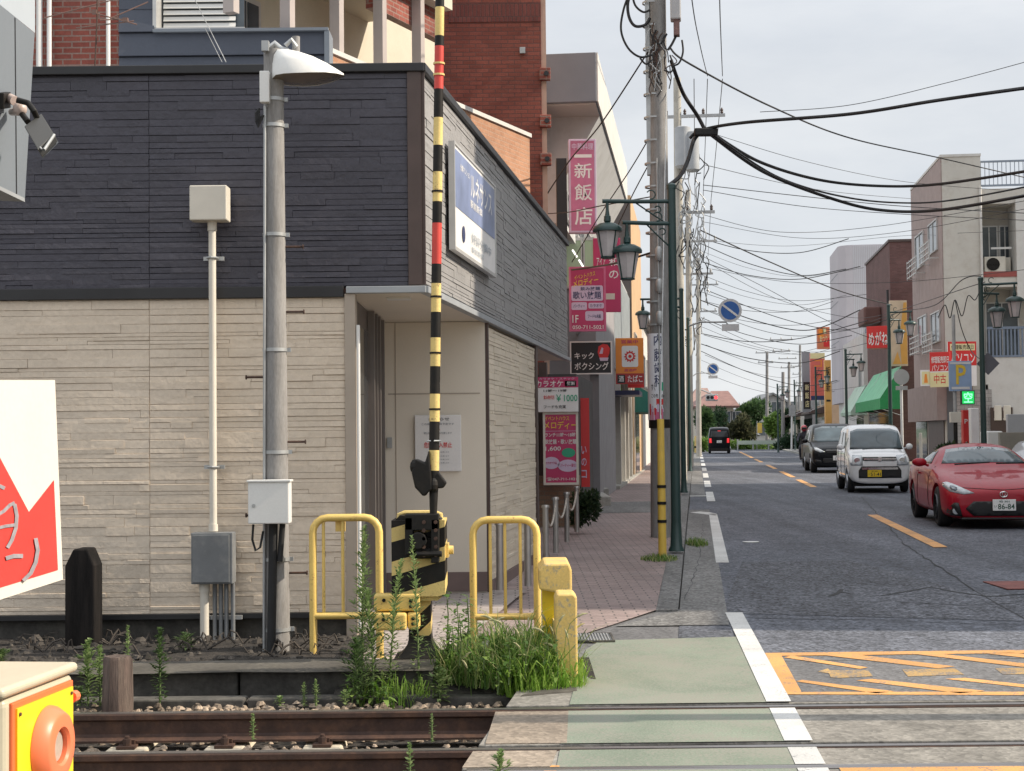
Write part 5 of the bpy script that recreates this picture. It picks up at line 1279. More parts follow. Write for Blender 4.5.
def bush(name, label, p, rx, ry, rz_, n, ls, m, cat='shrub', trunk=True, group=None, lumps=6, core=None, th=None):
    t = thing(name, label, cat, p, 0, group); mb = MB()
    L_ = [(rnd.uniform(-.55,.55), rnd.uniform(-.55,.55), rnd.uniform(-.5,.55), rnd.uniform(.35,.6)) for _ in range(lumps)] + [(0,0,0,.7)]
    zc_ = rz_*1.0 if th is None else th + rz_
    for _ in range(n):
        lx, ly, lz, lr = rnd.choice(L_)
        a = rnd.uniform(0, 2*PI); ph = math.acos(rnd.uniform(-1, 1)); r_ = lr*(rnd.random()**.4)
        d = Vector((math.cos(a)*math.sin(ph), math.sin(a)*math.sin(ph), math.cos(ph)))
        q = Vector((rx*(lx + d.x*r_), ry*(ly + d.y*r_), zc_ + rz_*(lz + d.z*r_)))
        u_ = (d + Vector((rnd.uniform(-.8,.8), rnd.uniform(-.8,.8), rnd.uniform(-.3,.9)))).normalized(); s_ = u_.cross(Vector((rnd.uniform(-1,1), rnd.uniform(-1,1), rnd.uniform(-1,1)))).normalized()
        l = ls*rnd.uniform(.6, 1.4); mb.add([q - s_*l*.35, q + u_*l*.1 - s_*0, q + s_*l*.35, q + u_*l], [(0,1,2,3)])
    mb.build('crown' if trunk else 'foliage', m, t, normals=False)
    if trunk:
        mb = MB(); mb.tube([(0,0,-.1),(.03*rx,0,zc_*.5),(0,0,zc_)], [.07*rx+.03,.05*rx+.02,.02], 8)
        for i in range(5):
            a = i*1.3; mb.tube([(0,0,zc_*.5),(rx*.3*math.cos(a),ry*.3*math.sin(a),zc_*.8),(rx*.55*math.cos(a),ry*.55*math.sin(a),zc_+rz_*.3)], [.03*rx+.012,.02*rx+.008,.006], 6)
        mb.build('trunk', mat('bark', (.10,.075,.055), .9, .3, 4, .2, 30, .5, 20), t, smooth=60)
    return t
SHRUB = leafmat('shrub_leaf', (.018,.035,.018), (.035,.065,.03), (.07,.10,.04))
bush('shrub', 'dark green shrub at the foot of the brown brick base by the pavement', gnd(586, 531, .08), .26, .26, .33, 1500, .06, SHRUB, trunk=False)

# pavement steps and the row of shop fronts
def slab_thing(name, label, px0, px1, pyt, pyb, depth, cat='step'):
    c_ = gnd((px0+px1)/2, pyb, .08); a = at(px0, pyb, c_.y); b = at(px1, pyb, c_.y); z = at(px0, pyt, c_.y).z
    mb = MB(XF((0,0,0))); mb.box(a.x, b.x, c_.y, c_.y+depth, gz(c_.y)-.1, z); return tag(mb.build(name, M_conc, bevel=.015), label, cat)
slab_thing('concrete_step', 'lower wide concrete step before the shop front, past the shrub', 571, 611, 497, 504, 2.4)
slab_thing('concrete_step', 'upper narrow concrete step before the shop front, past the shrub', 588, 609, 489, 497, 2.6)
sf = thing('shop_house', 'row of narrow old shop fronts with pale walls, pipes and a dark canopy', 'building', T(-2.0, 40.2, gz(40)), SR)
mb = MB(); mb.box(-5, -.25, 0, 22, 0, 6.3); mb.build('shop_wall', M_stucco_w, sf)
mb = MB()
for i in range(60): mb.box(-.26, -.17 if i % 2 else -.21, .1+.2*i, .3+.2*i, 3.3, 6.1)
mb.build('ribbed_cladding', M_ribbed, sf)
for a0, a1, m_ in ((.3,2.0,M_dark_brown),(2.6,4.6,M_glass),(5.4,7.0,M_shutter),(7.6,9.6,M_glass),(10.2,12,M_glass_dark),(13,15.5,M_glass),(16.5,19,M_dark_brown)):
    mb = MB(); fbox(mb, 'r', -.25, a0, a1, .12, 2.4, .0, .05); mb.build('shop_door', m_, sf)
for a in (2.3, 5.0, 7.3, 9.9, 12.5, 16): 
    mb = MB(); fbox(mb, 'r', -.25, a-.12, a+.12, .0, 3.2, .0, .2); mb.build('pilaster', M_stucco, sf)
mb = MB(); mb.box(-.25, .02, .0, 22, .0, .12); mb.build('plinth', M_conc, sf)
mb = MB(); mb.prism([(-.2,3.35),(.7,2.75),(.7,2.70),(-.2,3.28)], 3.0, 9.5); mb.build('sloping_canopy', M_alu, sf)
mb = MB(); mb.box(-.2, .55, .2, 2.3, 2.5, 2.62); mb.build('flat_canopy', C_navy, sf)
b4 = thing('orange_building', 'tall narrow building with an orange lit street wall behind the lanterns', 'building', T(-2.0, 52.4, gz(52)), SR)
mb = MB(); mb.box(-5, -.1, 0, 9.5, 0, 9.6); mb.build('wall', mat('orange_stucco', (.52,.35,.20), .8, .1, 1.0), b4)
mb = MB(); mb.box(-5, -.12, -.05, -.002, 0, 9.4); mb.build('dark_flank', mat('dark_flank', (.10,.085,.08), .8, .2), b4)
window(b4, 'r', -.1, 1.2, 3.0, 3.6, 5.0); window(b4, 'r', -.1, 5, 7, 3.6, 5.0)
mb = MB(); mb.prism([(-.1,3.3),(1.1,2.5),(1.1,2.2),(-.1,2.2)], .2, 5.5); mb.build('teal_awning', mat('teal_canvas', (.015,.12,.105), .8, .12), b4)
mb = MB(); fbox(mb, 'r', -.1, 1, 4.2, .1, 2.2, 0, .05); mb.build('shop_window', M_glass_dark, b4)
b5 = thing('pale_corner_house', 'pale far shop house at the end of the left row behind the poles', 'building', T(-2.2, 63, gz(63)), SR)
mb = MB(); mb.box(-5, 0, 0, 14, 0, 6.2); mb.build('wall', M_stucco_w, b5); window(b5, 'r', 0, 2, 4.5, 3.3, 4.8); window(b5, 'r', 0, 7, 9.5, 3.3, 4.8)
mb = MB(); mb.prism([(-5.2,6.2),(.3,6.2),(.3,6.35),(-2.5,7.3),(-5.2,6.35)], -.2, 14.2); mb.build('roof', mat('dull_tile', (.13,.12,.12), .7, .2), b5)
fl_ = thing('banner_flag', 'lime green small flag hanging by the shop fronts', 'flag', at(618, 410, 44))
mb = MB(); mb.face(at(616.5,384,44), at(621,383,44.1), at(622,392,44), at(620,401,44.05), at(617,400,44)); mb.build('cloth', mat('lime_cloth', (.45,.70,.08), .7, .1), fl_, world=True)
mb = MB(); mb.cyl(at(616.5,500,44), at(616.5,382,44), .02, None, 8); mb.build('flag_pole', M_galv, fl_, world=True)
# ------------------------------------------------------------------ green street lamps
def lantern_parts(root, c, s=1.0):
    c = Vector(c)
    mb = MB(); mb.lathe([(.0,.24),(.02,.24),(.03,.17),(.042,.16),(.045,.10),(.03,.085),(.10,.07),(.17,.03),(.185,.0),(.185,-.03),(.15,-.035),(0,-.03)], c, 24, caps=False)
    cap = mb.build('lantern_cap', M_green_metal, root, smooth=35)
    mb = MB(); mb.lathe([(.145,-.035),(.088,-.34)], c, 8, caps=False); g = mb.build('lantern_glass', M_frost, cap)
    mb = MB()
    for k in range(4):
        q = PI/4 + k*PI/2 + PI/8*0; mb.bar(c + Vector((.150*math.cos(q),.150*math.sin(q),-.035)), c + Vector((.091*math.cos(q),.091*math.sin(q),-.345)), .012)
    mb.lathe([(.0,-.345),(.092,-.345),(.092,-.36),(.05,-.37),(0,-.37)], c, 12, caps=False)
    mb.build('lantern_cage', M_green_metal, cap)
def street_lamp(px, pyb, pyt, Y, label, side=-1, arms=((.79,4.36,.15),(.55,4.05,.55)), rz=SR, base=.08, zb=None, X=None):
    p = at(px, pyb, Y) if X is None else X; z0 = gz(Y) + base
    H = at(px, pyt, Y).z - z0
    t = thing('street_lamp', label, 'street lamp', (p.x, Y, z0), rz, 'green street lamps')
    mb = MB(); mb.cyl((0,0,0),(0,0,H), .062, .05, 16); mb.lathe([(0,H+.03),(.04,H+.02),(.058,H),(.058,H-.05)], n=16, caps=False); mb.lathe([(.10,0),(.10,.02),(.075,.06),(.062,.35)], n=16, caps=False)
    mb.build('pole', M_green_metal, t, smooth=40)
    for l, z, ang in arms:
        f = H/4.72; z = z*f; d = Vector((side*math.cos(ang), math.sin(ang), 0))
        mb = MB(); mb.tube([(0,0,z-.03*side*0), d*l*.5 + Vector((0,0,z)), d*(l+.06) + Vector((0,0,z+.01))], .026, 10)
        a = mb.build('arm', M_green_metal, t, smooth=50)
        mb = MB(); mb.cyl(d*l + Vector((0,0,z)), d*l + Vector((0,0,z-.20)), .02, None, 8)
        # scroll work between arm and pole
        for i, (u_, w_) in enumerate(((.32,.055),(.22,.04))):
            c_ = d*(l*u_) + Vector((0,0,z+.085 if i == 0 else z-.10))
            mb.tube([c_ + d*(w_*math.cos(q*.55)) + Vector((0,0,w_*math.sin(q*.55))) for q in range(1, 10)], .009, 6)
        mb.tube([Vector((0,0,z-.32)), d*l*.3 + Vector((0,0,z-.16)), d*l*.55 + Vector((0,0,z-.02))], .010, 6)
        mb.build('scroll', M_green_metal, a, smooth=60)
        lantern_parts(t, d*l + Vector((0,0,z-.34)))
    return t
z_ = lambda py: at(640, py, 18.7).z
p1 = gnd(677, 551, .06)
street_lamp(676.5, 551, 185, p1.y, 'nearest green street lamp with two lanterns hanging over the pavement beside the yellow stay guard', arms=((.80, 4.72-.21, -.12),(.57, 4.72-.50, -.25)), base=.06)
street_lamp(684, 495, 289, 36.5, 'second green street lamp, directly behind the nearest one, its lantern left of the concrete pole', arms=((.92,4.5,.1),(.6,4.3,-.4)))
street_lamp(690, 470, 318, 56, 'third green street lamp of the left kerb, mostly hidden behind the poles')
ARM = ((.62,4.52,.0),(.46,4.32,.75))
street_lamp(984.5, 470, 278, 31.5, 'largest green street lamp on the right, beside the parking sign and above the red coupe', 1, arms=((.66,4.58,-.1),(.52,4.40,.75)))
street_lamp(891.5, 470, 305, 45.5, 'green street lamp before the maroon building and green awning', 1, ARM)
street_lamp(847.5, 465, 349.5, 63, 'green street lamp before the tall white building, behind the black minivan', 1, ARM)
street_lamp(817, 460, 367, 84, 'small green street lamp before the tall orange banner', 1, ARM)
street_lamp(778.5, 457, 384, 100, 'distant green street lamp at the bend near the hedge', 1, ARM)
street_lamp(795.5, 457, 380, 112, 'thin distant green lamp post left of the minivan roof', 1, ARM)

# ------------------------------------------------------------------ utility poles
def pole(px, pyb, pyt, Y, r0, r1, label, m=None, arms=(), X=None, base=.08, name='utility_pole'):
    b = at(px[0], pyb, Y); z0 = gz(Y) + base; tp = at(px[1], pyt, Y)
    t = thing(name, label, 'utility pole', (b.x, Y, z0), SR, 'concrete utility poles')
    H = tp.z - z0; dx = tp.x - b.x
    mb = MB(); mb.cyl((0,0,-.2),(dx*1.0,0,H), r0, r1, 20); mb.build('pole', m or M_conc_pole, t, smooth=40)
    for z, x0, x1, n in arms:
        mb = MB(); mb.box(x0, x1, -.06, .0, z-.045, z+.045); a = mb.build('crossarm', M_galv, t)
        for i in range(n):
            x = x0 + .1 + (x1-x0-.2)*i/max(1,n-1)
            mb = MB(); mb.lathe([(.0,.05),(.035,.055),(.05,.09),(.035,.12),(.05,.15),(.035,.19),(.0,.24)], (x,-.03,z), 10, caps=False); mb.build('insulator', M_dark_brown if Y < 60 else M_galv, a, smooth=50)
    return t
PP = 21.9
t1 = pole((661.5, 657), 538, -70, PP, .155, .115, 'thick grey utility pole at the left kerb with a white dentist plate wrapped round it')
zq = lambda py, Y=PP: at(660, py, Y).z - t1.location.z
xq = lambda px, py=200, Y=PP: (at(px, py, Y).x - t1.location.x)
mb = MB(); mb.cyl((.01,-.162,0),(.01,-.15,zq(160)), .011, None, 8); mb.build('riser_pipe', M_galv, t1, smooth=40)
mb = MB(); mb.box(xq(649)-.02, xq(652), -.06, .06, zq(175), zq(-40)); mb.build('steel_channel', M_galv, t1)
for py in list(range(-20, 340, 23)):
    t_ = (538-py)/608; r = .155-.04*t_ + .004; x = xq(657,py)*t_*.6
    mb = MB(); mb.lathe([(r-.002,-.012),(r+.004,-.012),(r+.004,.012),(r-.002,.012)], (-.05*t_,0,zq(py)), 18, caps=False); mb.box(-.05*t_+r-.01,-.05*t_+r+.06,-.012,.012,zq(py)-.014,zq(py)+.014); mb.build('band', M_galv, t1, smooth=40)
for i, py in enumerate(range(255, 330, 32)):
    mb = MB(); mb.lathe([(.03,-.10),(.05,-.06),(.05,.06),(.03,.10)], (.02,-.17,zq(py)), 12); mb.build('cable_cleat', M_galv, t1, smooth=40)
mb = MB()
mb.lathe([(.153,0),(.153,zq(334)-zq(420))], (-.012,0,zq(420)), 28, caps=False); w_ = mb.build('wrap_plate', mat('white_wrap', (.78,.78,.82), .4, .05), t1, smooth=60)
def wrapP(s): return lambda x, z: Vector((-.012 + .156*math.sin(x), -.156*math.cos(x), z))
mb = MB()
for ch, pa, pb in (('内',346,334.5+.5),('藤',362,349),('歯',374,363),('科',387,375)): put_text(mb, 'CH'+ch, -.36, zq(pa), .36, zq(pb), wrapP(0))
mb.build('lettering', C_navy, w_)
mb = MB(); put_text(mb, 'すぐ', -.7, zq(391), -.25, zq(384), wrapP(0)); put_text(mb, 'この先 100m', -.7, zq(398), .6, zq(394), wrapP(0)); mb.build('lettering', C_black, w_)
def patch_w(x0, x1, pa, pb, m, off=.0012, n=6):
    mb = MB(); P = lambda x, z: Vector((-.012 + (.153+off)*math.sin(x), -(.153+off)*math.cos(x), z))
    mb.grid([[P(x0 + (x1-x0)*k/n, zq(pa)), P(x0 + (x1-x0)*k/n, zq(pb))] for k in range(n+1)]); return mb.build('colour_field', m, w_)
patch_w(.05, .75, 391, 382.5, C_green); patch_w(-.9, 1.0, 420, 409, C_pink2); patch_w(-.2, .5, 405, 399, C_red)
for i in range(7): patch_w(-.95+.27*i, -.78+.27*i, 415-(i%2)*3, 404+(i%3)*2, C_lilac if i % 2 else C_red, .002)
mb = MB(); mb.lathe([(.158,0),(.158,.12)], (0,0,zq(428)), 20, caps=False); mb.build('rubber_band', M_gate_black, t1, smooth=60)
# equipment near the top: closure boxes, coils
mb = MB(); mb.box(xq(673),xq(683.5),-.24,-.02,zq(24),zq(-30)); mb.build('service_box', mat('box_grey', (.42,.42,.43), .5, .1), t1, bevel=.02)
mb = MB(); mb.box(xq(676),xq(682),-.2,-.05,zq(39),zq(22)); mb.build('terminal_box', mat('reddish_terminal', (.20,.11,.10), .6, .3, 20), t1)
def loopcable(pts, r, Y=PP-.15, name='slack_cable', m=None, par=t1):
    P = [at(x, y, Y + dy) for x, y, dy in [(q if len(q) == 3 else (*q, 0)) for q in pts]]
    # smooth through the points
    out = []
    for i in range(len(P)-1):
        a, b, c, d = P[max(i-1,0)], P[i], P[i+1], P[min(i+2,len(P)-1)]
        for k in range(6):
            t = k/6; out.append(.5*((2*b) + (c-a)*t + (2*a-5*b+4*c-d)*t*t + (3*b-a-3*c+d)*t*t*t))
    out.append(P[-1])
    mb = MB(); mb.tube(out, r, 7); return mb.build(name, m or M_cable, par, world=True, smooth=60) if par else mb
for pts, r in ((((652,55),(640,57),(628,48),(621,30),(624,8),(632,-12)),.016),(((650,18),(645,25),(635,26),(629,17),(628,2),(634,-14)),.022),(((650,10),(643,12),(635,5),(632,-8)),.016),(((640,58),(646,64),(652,60)),.014),
               (((667,34),(660,44),(653,38),(656,30)),.012),(((676,36),(672,44),(668,50)),.018),(((682,40),(683,52),(679,63),(672,66)),.014),(((670,55),(673,65),(671,72),(664,70)),.012)):
    loopcable(pts, r)
for i in range(30):
    px = rnd.uniform(650, 672); py = rnd.uniform(20, 75); loopcable(((px,py),(px+rnd.uniform(-5,5),py+rnd.uniform(3,9)),(px+rnd.uniform(-7,7),py+rnd.uniform(8,20)),(px+rnd.uniform(-4,6),py+rnd.uniform(16,30))), .008, name='pole_wire', m=rnd.choice((M_cable, M_galv, M_rust)))
t2 = pole((682, 677), 505, 78, 46, .165, .11, 'grey utility pole with transformer cans just behind the nearest pole', m=mat('light_pole_concrete', (.45,.43,.38), .85, .15, 2, dirt=(.25,.23,.2), dirt_amt=.5), arms=((10.9,-.4,1.45,4),(8.0,-.5,1.1,3)), base=.08)
Zw = lambda py: at(684, py, 46).z - t2.location.z
for x, py0, py1, r in ((.18,168,130,.24),(.45,172,135,.21)):
    mb = MB(); mb.lathe([(0,Zw(py1)+.05),(r*.6,Zw(py1)+.04),(r,Zw(py1)),(r,Zw(py0)),(r*.6,Zw(py0)-.06),(0,Zw(py0)-.06)], (x,-.3,0), 18, caps=False); mb.build('transformer', mat('transformer_grey', (.38,.40,.42), .5, .1), t2, smooth=40)
for i in range(44):
    px = rnd.uniform(679, 704); py = rnd.uniform(150, 250); loopcable(((px,py),(px+rnd.uniform(-4,6),py+rnd.uniform(4,10)),(px+rnd.uniform(-6,6),py+rnd.uniform(10,20)),(px+rnd.uniform(-5,5),py+rnd.uniform(15,34))), .016, 45.7, 'pole_wire', rnd.choice((M_cable, M_galv, M_galv)), t2)
t3 = pole((690, 688), 470, 190, 66, .16, .11, 'utility pole third in the left row, tangled with wires', m=MATS['light_pole_concrete'], arms=((9.6,-.4,1.3,3),(8.2,-.3,1.1,3)))
for i in range(30):
    px = rnd.uniform(690, 707); py = rnd.uniform(225, 330); loopcable(((px,py),(px+rnd.uniform(-4,4),py+rnd.uniform(4,10)),(px+rnd.uniform(-4,4),py+rnd.uniform(10,20)),(px+rnd.uniform(-3,3),py+rnd.uniform(15,30))), .02, 65.7, 'pole_wire', rnd.choice((M_cable, M_galv)), t3)
t4 = pole((699, 698), 460, 258, 92, .16, .11, 'far utility pole of the left row beside the pink roofed house', m=MATS['light_pole_concrete'], arms=((10.2,-.4,1.3,3),(8.6,-.3,1.2,3)))
for i, (px, pyb, pyt, Y) in enumerate(((767,452,352,140),(789,452,362,152),(783,452,372,120),(800,450,345,170))):
    pole((px,px), pyb, pyt, Y, .16, .12, ('tall thin far utility pole above the hedge','slim far utility pole to the right of the green trees','short far utility pole next to the distant green lamp','farthest thin utility pole behind the minivan')[i], arms=((8.5,-.9,.9,3),(7.6,-.7,.7,3)))
# yellow guard over the pole stay
g0 = gnd(662.5, 554, .07); g1 = at(660.5, 419, g0.y)
t = thing('stay_guard', 'tall yellow plastic stay guard with black rings standing on the kerb grass', 'stay guard', g0)
d = g1 - g0
mb = MB(); mb.tube([(0,0,-.05), d*.5, d], [.05,.047,.042], 14); mb.build('guard_tube', mat('stay_yellow', (.70,.47,.08), .5, .1, 3, dirt=(.45,.33,.12), dirt_amt=.5), t, smooth=40)
for py in (486, 502.5, 520.5):
    f = (553-py)/(553-419); mb = MB(); mb.lathe([(.052,-.018),(.056,-.018),(.056,.018),(.052,.018)], d*f, 14, caps=False); mb.build('black_ring', M_gate_black, t)
mb = MB(); mb.cyl(d, d + (Vector((t1.location.x+.16, PP, 6.5)) - g1), .008, None, 6); mb.build('stay_wire', M_galv, t)

# ------------------------------------------------------------------ overhead wires
def wire(label, pts, r, group=None, n=14, name='overhead_wire', m=None):   # picture positions with their distances
    P = [at(x, y, Y) for x, y, Y in pts]; out = []
    for i in range(len(P)-1):
        a, b, c, d = P[max(i-1,0)], P[i], P[i+1], P[min(i+2,len(P)-1)]
        for k in range(n):
            t = k/n; out.append(.5*((2*b) + (c-a)*t + (2*a-5*b+4*c-d)*t*t + (3*b-a-3*c+d)*t*t*t))
    out.append(P[-1])
    if pts[-1][0] >= 1030 and pts[-1][2] < 32:          # on to the wall of the block on the right
        a, b = out[-2], out[-1]; d = (b-a)/(b.x-a.x); out.append(b + d*(12.9-b.x)*.5 + Vector((0,0,.1))); out.append(b + d*(12.9-b.x) + Vector((0,0,.4)))
    mb = MB(); mb.tube(out, r, 6); return tag(mb.build(name, m or M_cable, smooth=60), label, 'cable', group)
wire('thickest black cable sweeping from the splice box out through the right edge', [(690,138,22.5),(702,130,22.5),(745,122.5,22),(850,114,21),(940,100,20),(1040,86,19)], .026)
wire('black cable running from the pole down into the splice box', [(671,60,21.9),(676,75,22),(684,95,22.3),(697,115,22.5),(704,128,22.5)], .03)
wire('black cable looping from the splice box back to the pole top of the lamp', [(668,186,21.8),(680,176,22),(688,160,22.2),(694,140,22.4),(702,131,22.5)], .03)
wire('straight cable descending from the pole across the sky to the tan building', [(670,48,21.9),(690,64,24),(770,106,28),(850,138,34),(940,158,42),(1040,181,47)], .016)
wire('sagging black cable, upper one of the heavy pair under the splice box', [(710,132,22.6),(760,162,25),(820,180,27),(880,186,27.5),(940,184,27),(1040,169,25)], .026)
wire('sagging black cable, lower one of the heavy pair under the splice box', [(710,134,22.6),(764,172,25),(830,198,27),(880,210,27.5),(940,210,27),(1040,193,25)], .028)
wire('thinner sagging cable between the heavy pair', [(712,134,22.6),(780,178,26),(850,198,29),(910,203,31),(960,199,30),(1040,184,28)], .018)
mb = MB(); c_ = at(706, 131.5, 22.4); mb.box(c_.x-.17, c_.x+.17, 22.36, 22.5, c_.z-.06, c_.z+.05); o = mb.build('splice_box', M_rubber, bevel=.02); tag(o, 'black cable splice box hanging where the heavy cables meet', 'cable box')
wire('thin vertical wire rising out of the picture, left of two', [(707.5,76,46),(700,45,38),(691,-8,30),(676,-190,20)], .012)
wire('thin vertical wire rising out of the picture, right of two', [(722.5,76,46),(721,40,38),(719.5,-8,30),(717,-190,20)], .012)
for a, b in (((694,79,46),(695,200,66)),((707.5,79,46),(703,200,66)),((722.5,79,46),(711,200,66)),((698,200,66),(698,256,92)),((711,200,66),(708,256,92)),((704,200,66),(703,256,92))):
    m_ = ((a[0]+b[0])/2, (a[1]+b[1])/2+3, (a[2]+b[2])/2); wire('thin line hung between the crossarms of the left row of poles', [a, m_, b], .012, 'lines between the pole crossarms')
FW = [((700,230,46),(770,262,50),(840,291,54),(892,305,57),.020),((700,255,66),(760,285,66),(830,322,66),(890,345,66),.012),((705,165,46),(820,190,60),(930,200,70),(1040,206,60),.010),
 ((703,185,46),(800,196,46),(900,206,46),(1040,214,40),.012),((703,190,46),(800,206,46),(900,214,46),(1040,221,40),.010),((704,215,66),(780,232,66),(880,226,66),(1040,198,50),.012),((704,222,66),(800,238,66),(900,232,60),(1040,206,50),.010),
 ((706,290,66),(780,318,66),(840,330,66),(893,318,60),.016),((700,300,66),(760,322,66),(810,330,66),(860,310,60),.022),((705,310,92),(760,330,92),(800,336,90),(850,330,80),.016),((703,320,92),(760,345,92),(820,352,92),(880,340,80),.014),
 ((706,262,66),(780,300,70),(860,318,74),(985,282,31),.010),((704,335,92),(760,350,110),(790,354,130),(830,345,100),.016),((706,345,92),(750,362,120),(785,368,140),(820,362,120),.016),
 ((706,268,66),(790,282,66),(900,282,60),(1040,268,50),.010),((703,240,66),(790,246,66),(900,236,66),(1040,230,50),.008),((705,355,110),(750,372,130),(788,378,150),(815,372,130),.016),((702,130,46),(800,160,46),(900,181,50),(1000,190,50),.008),((760,112,30),(850,105,30),(950,82,30),(1040,58,28),.007)]
for i in range(16):
    y0_ = 236 + i*9 + rnd.uniform(-4,4); Yw = rnd.choice((66, 80, 92, 110)); dy = rnd.uniform(-16, 30)
    FW.append(((701,y0_,Yw),(748,y0_+12+dy*.3,Yw),(800,y0_+14+dy*.7,Yw),(rnd.uniform(835,905),y0_+dy,Yw-5),rnd.choice((.010,.014,.018))))
for a, b, c, d_, r in FW: wire('thin dark overhead wire crossing the pale sky above the street', [a, b, c, d_], r, 'thin wires crossing the sky')
wire('thin wire from the pole down past the pink vertical sign', [(648,52,21.8),(600,125,24),(570,160,26),(540,205,27)], .012)
wire('thin wire slanting from the pole to the lanterns over the shop fronts', [(655,128,21.8),(630,170,24),(600,215,26),(572,262,28)], .010)
wire('second thin wire slanting from the pole down to the shop fronts', [(654,155,21.8),(635,190,24),(618,225,26)], .010)
wire('black wire from the station corner to the near lantern arm', [(572,270,28),(600,266,26),(620,262,23),(660,250,21.9)], .016)
wire('black wire from the shop sign to the utility pole under the lanterns', [(540,214,27),(570,212,26),(600,206,24),(655,196,21.9)], .009)
wire('scribbled loops of wire hanging on the right lamp post', [(938,318,31),(945,305,31),(950,318,31),(955,300,31),(962,316,31),(968,296,31),(975,300,31),(980,290,31.2)], .010)
wire('wire from the loops over the parking sign to the tan building', [(870,322,52),(900,312,45),(935,305,36),(962,280,31),(981,276,31.4)], .010)
wire('drooping wire from the lamp post down behind the parking sign', [(955,300,34),(962,330,34),(972,352,34),(985,362,31.6)], .010)

# ------------------------------------------------------------------ road signs
def parking_sign(label, px, py, rpx, Y, plate, arm_to):
    c = at(px, py, Y); r = rpx/1540*Y
    t = thing('no_parking_sign', label, 'road sign', c, 0, 'round blue no parking signs')
    mb = MB(); mb.lathe([(0,-.012),(r,-.012),(r,.012),(0,.012)], (0,0,0), 36, 'y', False); mb.build('disc', mat('sign_rim', (.62,.63,.64), .4, .06), t, smooth=40)
    mb = MB(); mb.lathe([(0,-.0125),(r*.78,-.0125),(r*.78,-.016),(0,-.016)], (0,0,0), 36, 'y', False); mb.build('blue_field', mat('sign_face_blue', (.03,.13,.42), .4, .08), t)
    mb = MB(); q = R(-38); u_ = Vector((math.cos(q),0,math.sin(q))); w_ = Vector((-u_.z,0,u_.x)); mb.obox((0,-.019,0), u_*r*.78, (0,.002,0), w_*r*.09); mb.build('slash', C_white, t)
    x0,x1,y0,y1 = plate; a = at(x0,y1,Y); b = at(x1,y0,Y); mb = MB(); mb.box(a.x,b.x,Y-.01,Y+.01,a.z,b.z); mb.build('plate', MATS['sign_rim'], t, world=True)
    mb = MB(); pts = [at(*p) for p in arm_to]; mb.tube(pts, .022, 8); mb.build('bracket', M_galv, t, world=True, smooth=50)
    return t
parking_sign('larger round blue no parking sign hanging over the left lane', 730, 310.5, 11.8, 36, (722,739,324,331), [(730,328,36.03),(726,322,36.05),(700,322,36.1),(689,326,36.2)])
parking_sign('smaller round blue no parking sign farther down the street', 713, 369, 5.8, 70, (708.5,717.5,375.5,378.5), [(713,377,70.03),(708,373,70.1),(697,373,70.1),(693,376,70.2)])
# gantry plate over the road, traffic light far down
t = thing('traffic_light', 'far red traffic light over the road beside the pink roofed house', 'traffic light', at(712, 397, 118))
mb = MB(); a = at(706,401,118); b = at(718,394,118); mb.box(a.x,b.x,118,118.3,a.z,b.z); mb.build('housing', M_galv, t, world=True, bevel=.05)
for i, px in enumerate((708,712,716)):
    mb = MB(); c_ = at(px,397.5,117.98); mb.lathe([(0,0),(.13,0),(.13,.03)], c_, 12, 'y', False); mb.build('lens', mat('red_lens', (.5,.02,.02), .4, 0, emit=(1,.05,.06), es=2.0) if i == 2 else M_glass_dark, t, world=True)
mb = MB(); mb.cyl(at(712,394,118.1), at(697,388,118.1), .05, None, 8); mb.cyl(at(697,455,118.1), at(697,380,118.1), .09, None, 8); mb.build('mast', M_galv, t, world=True)
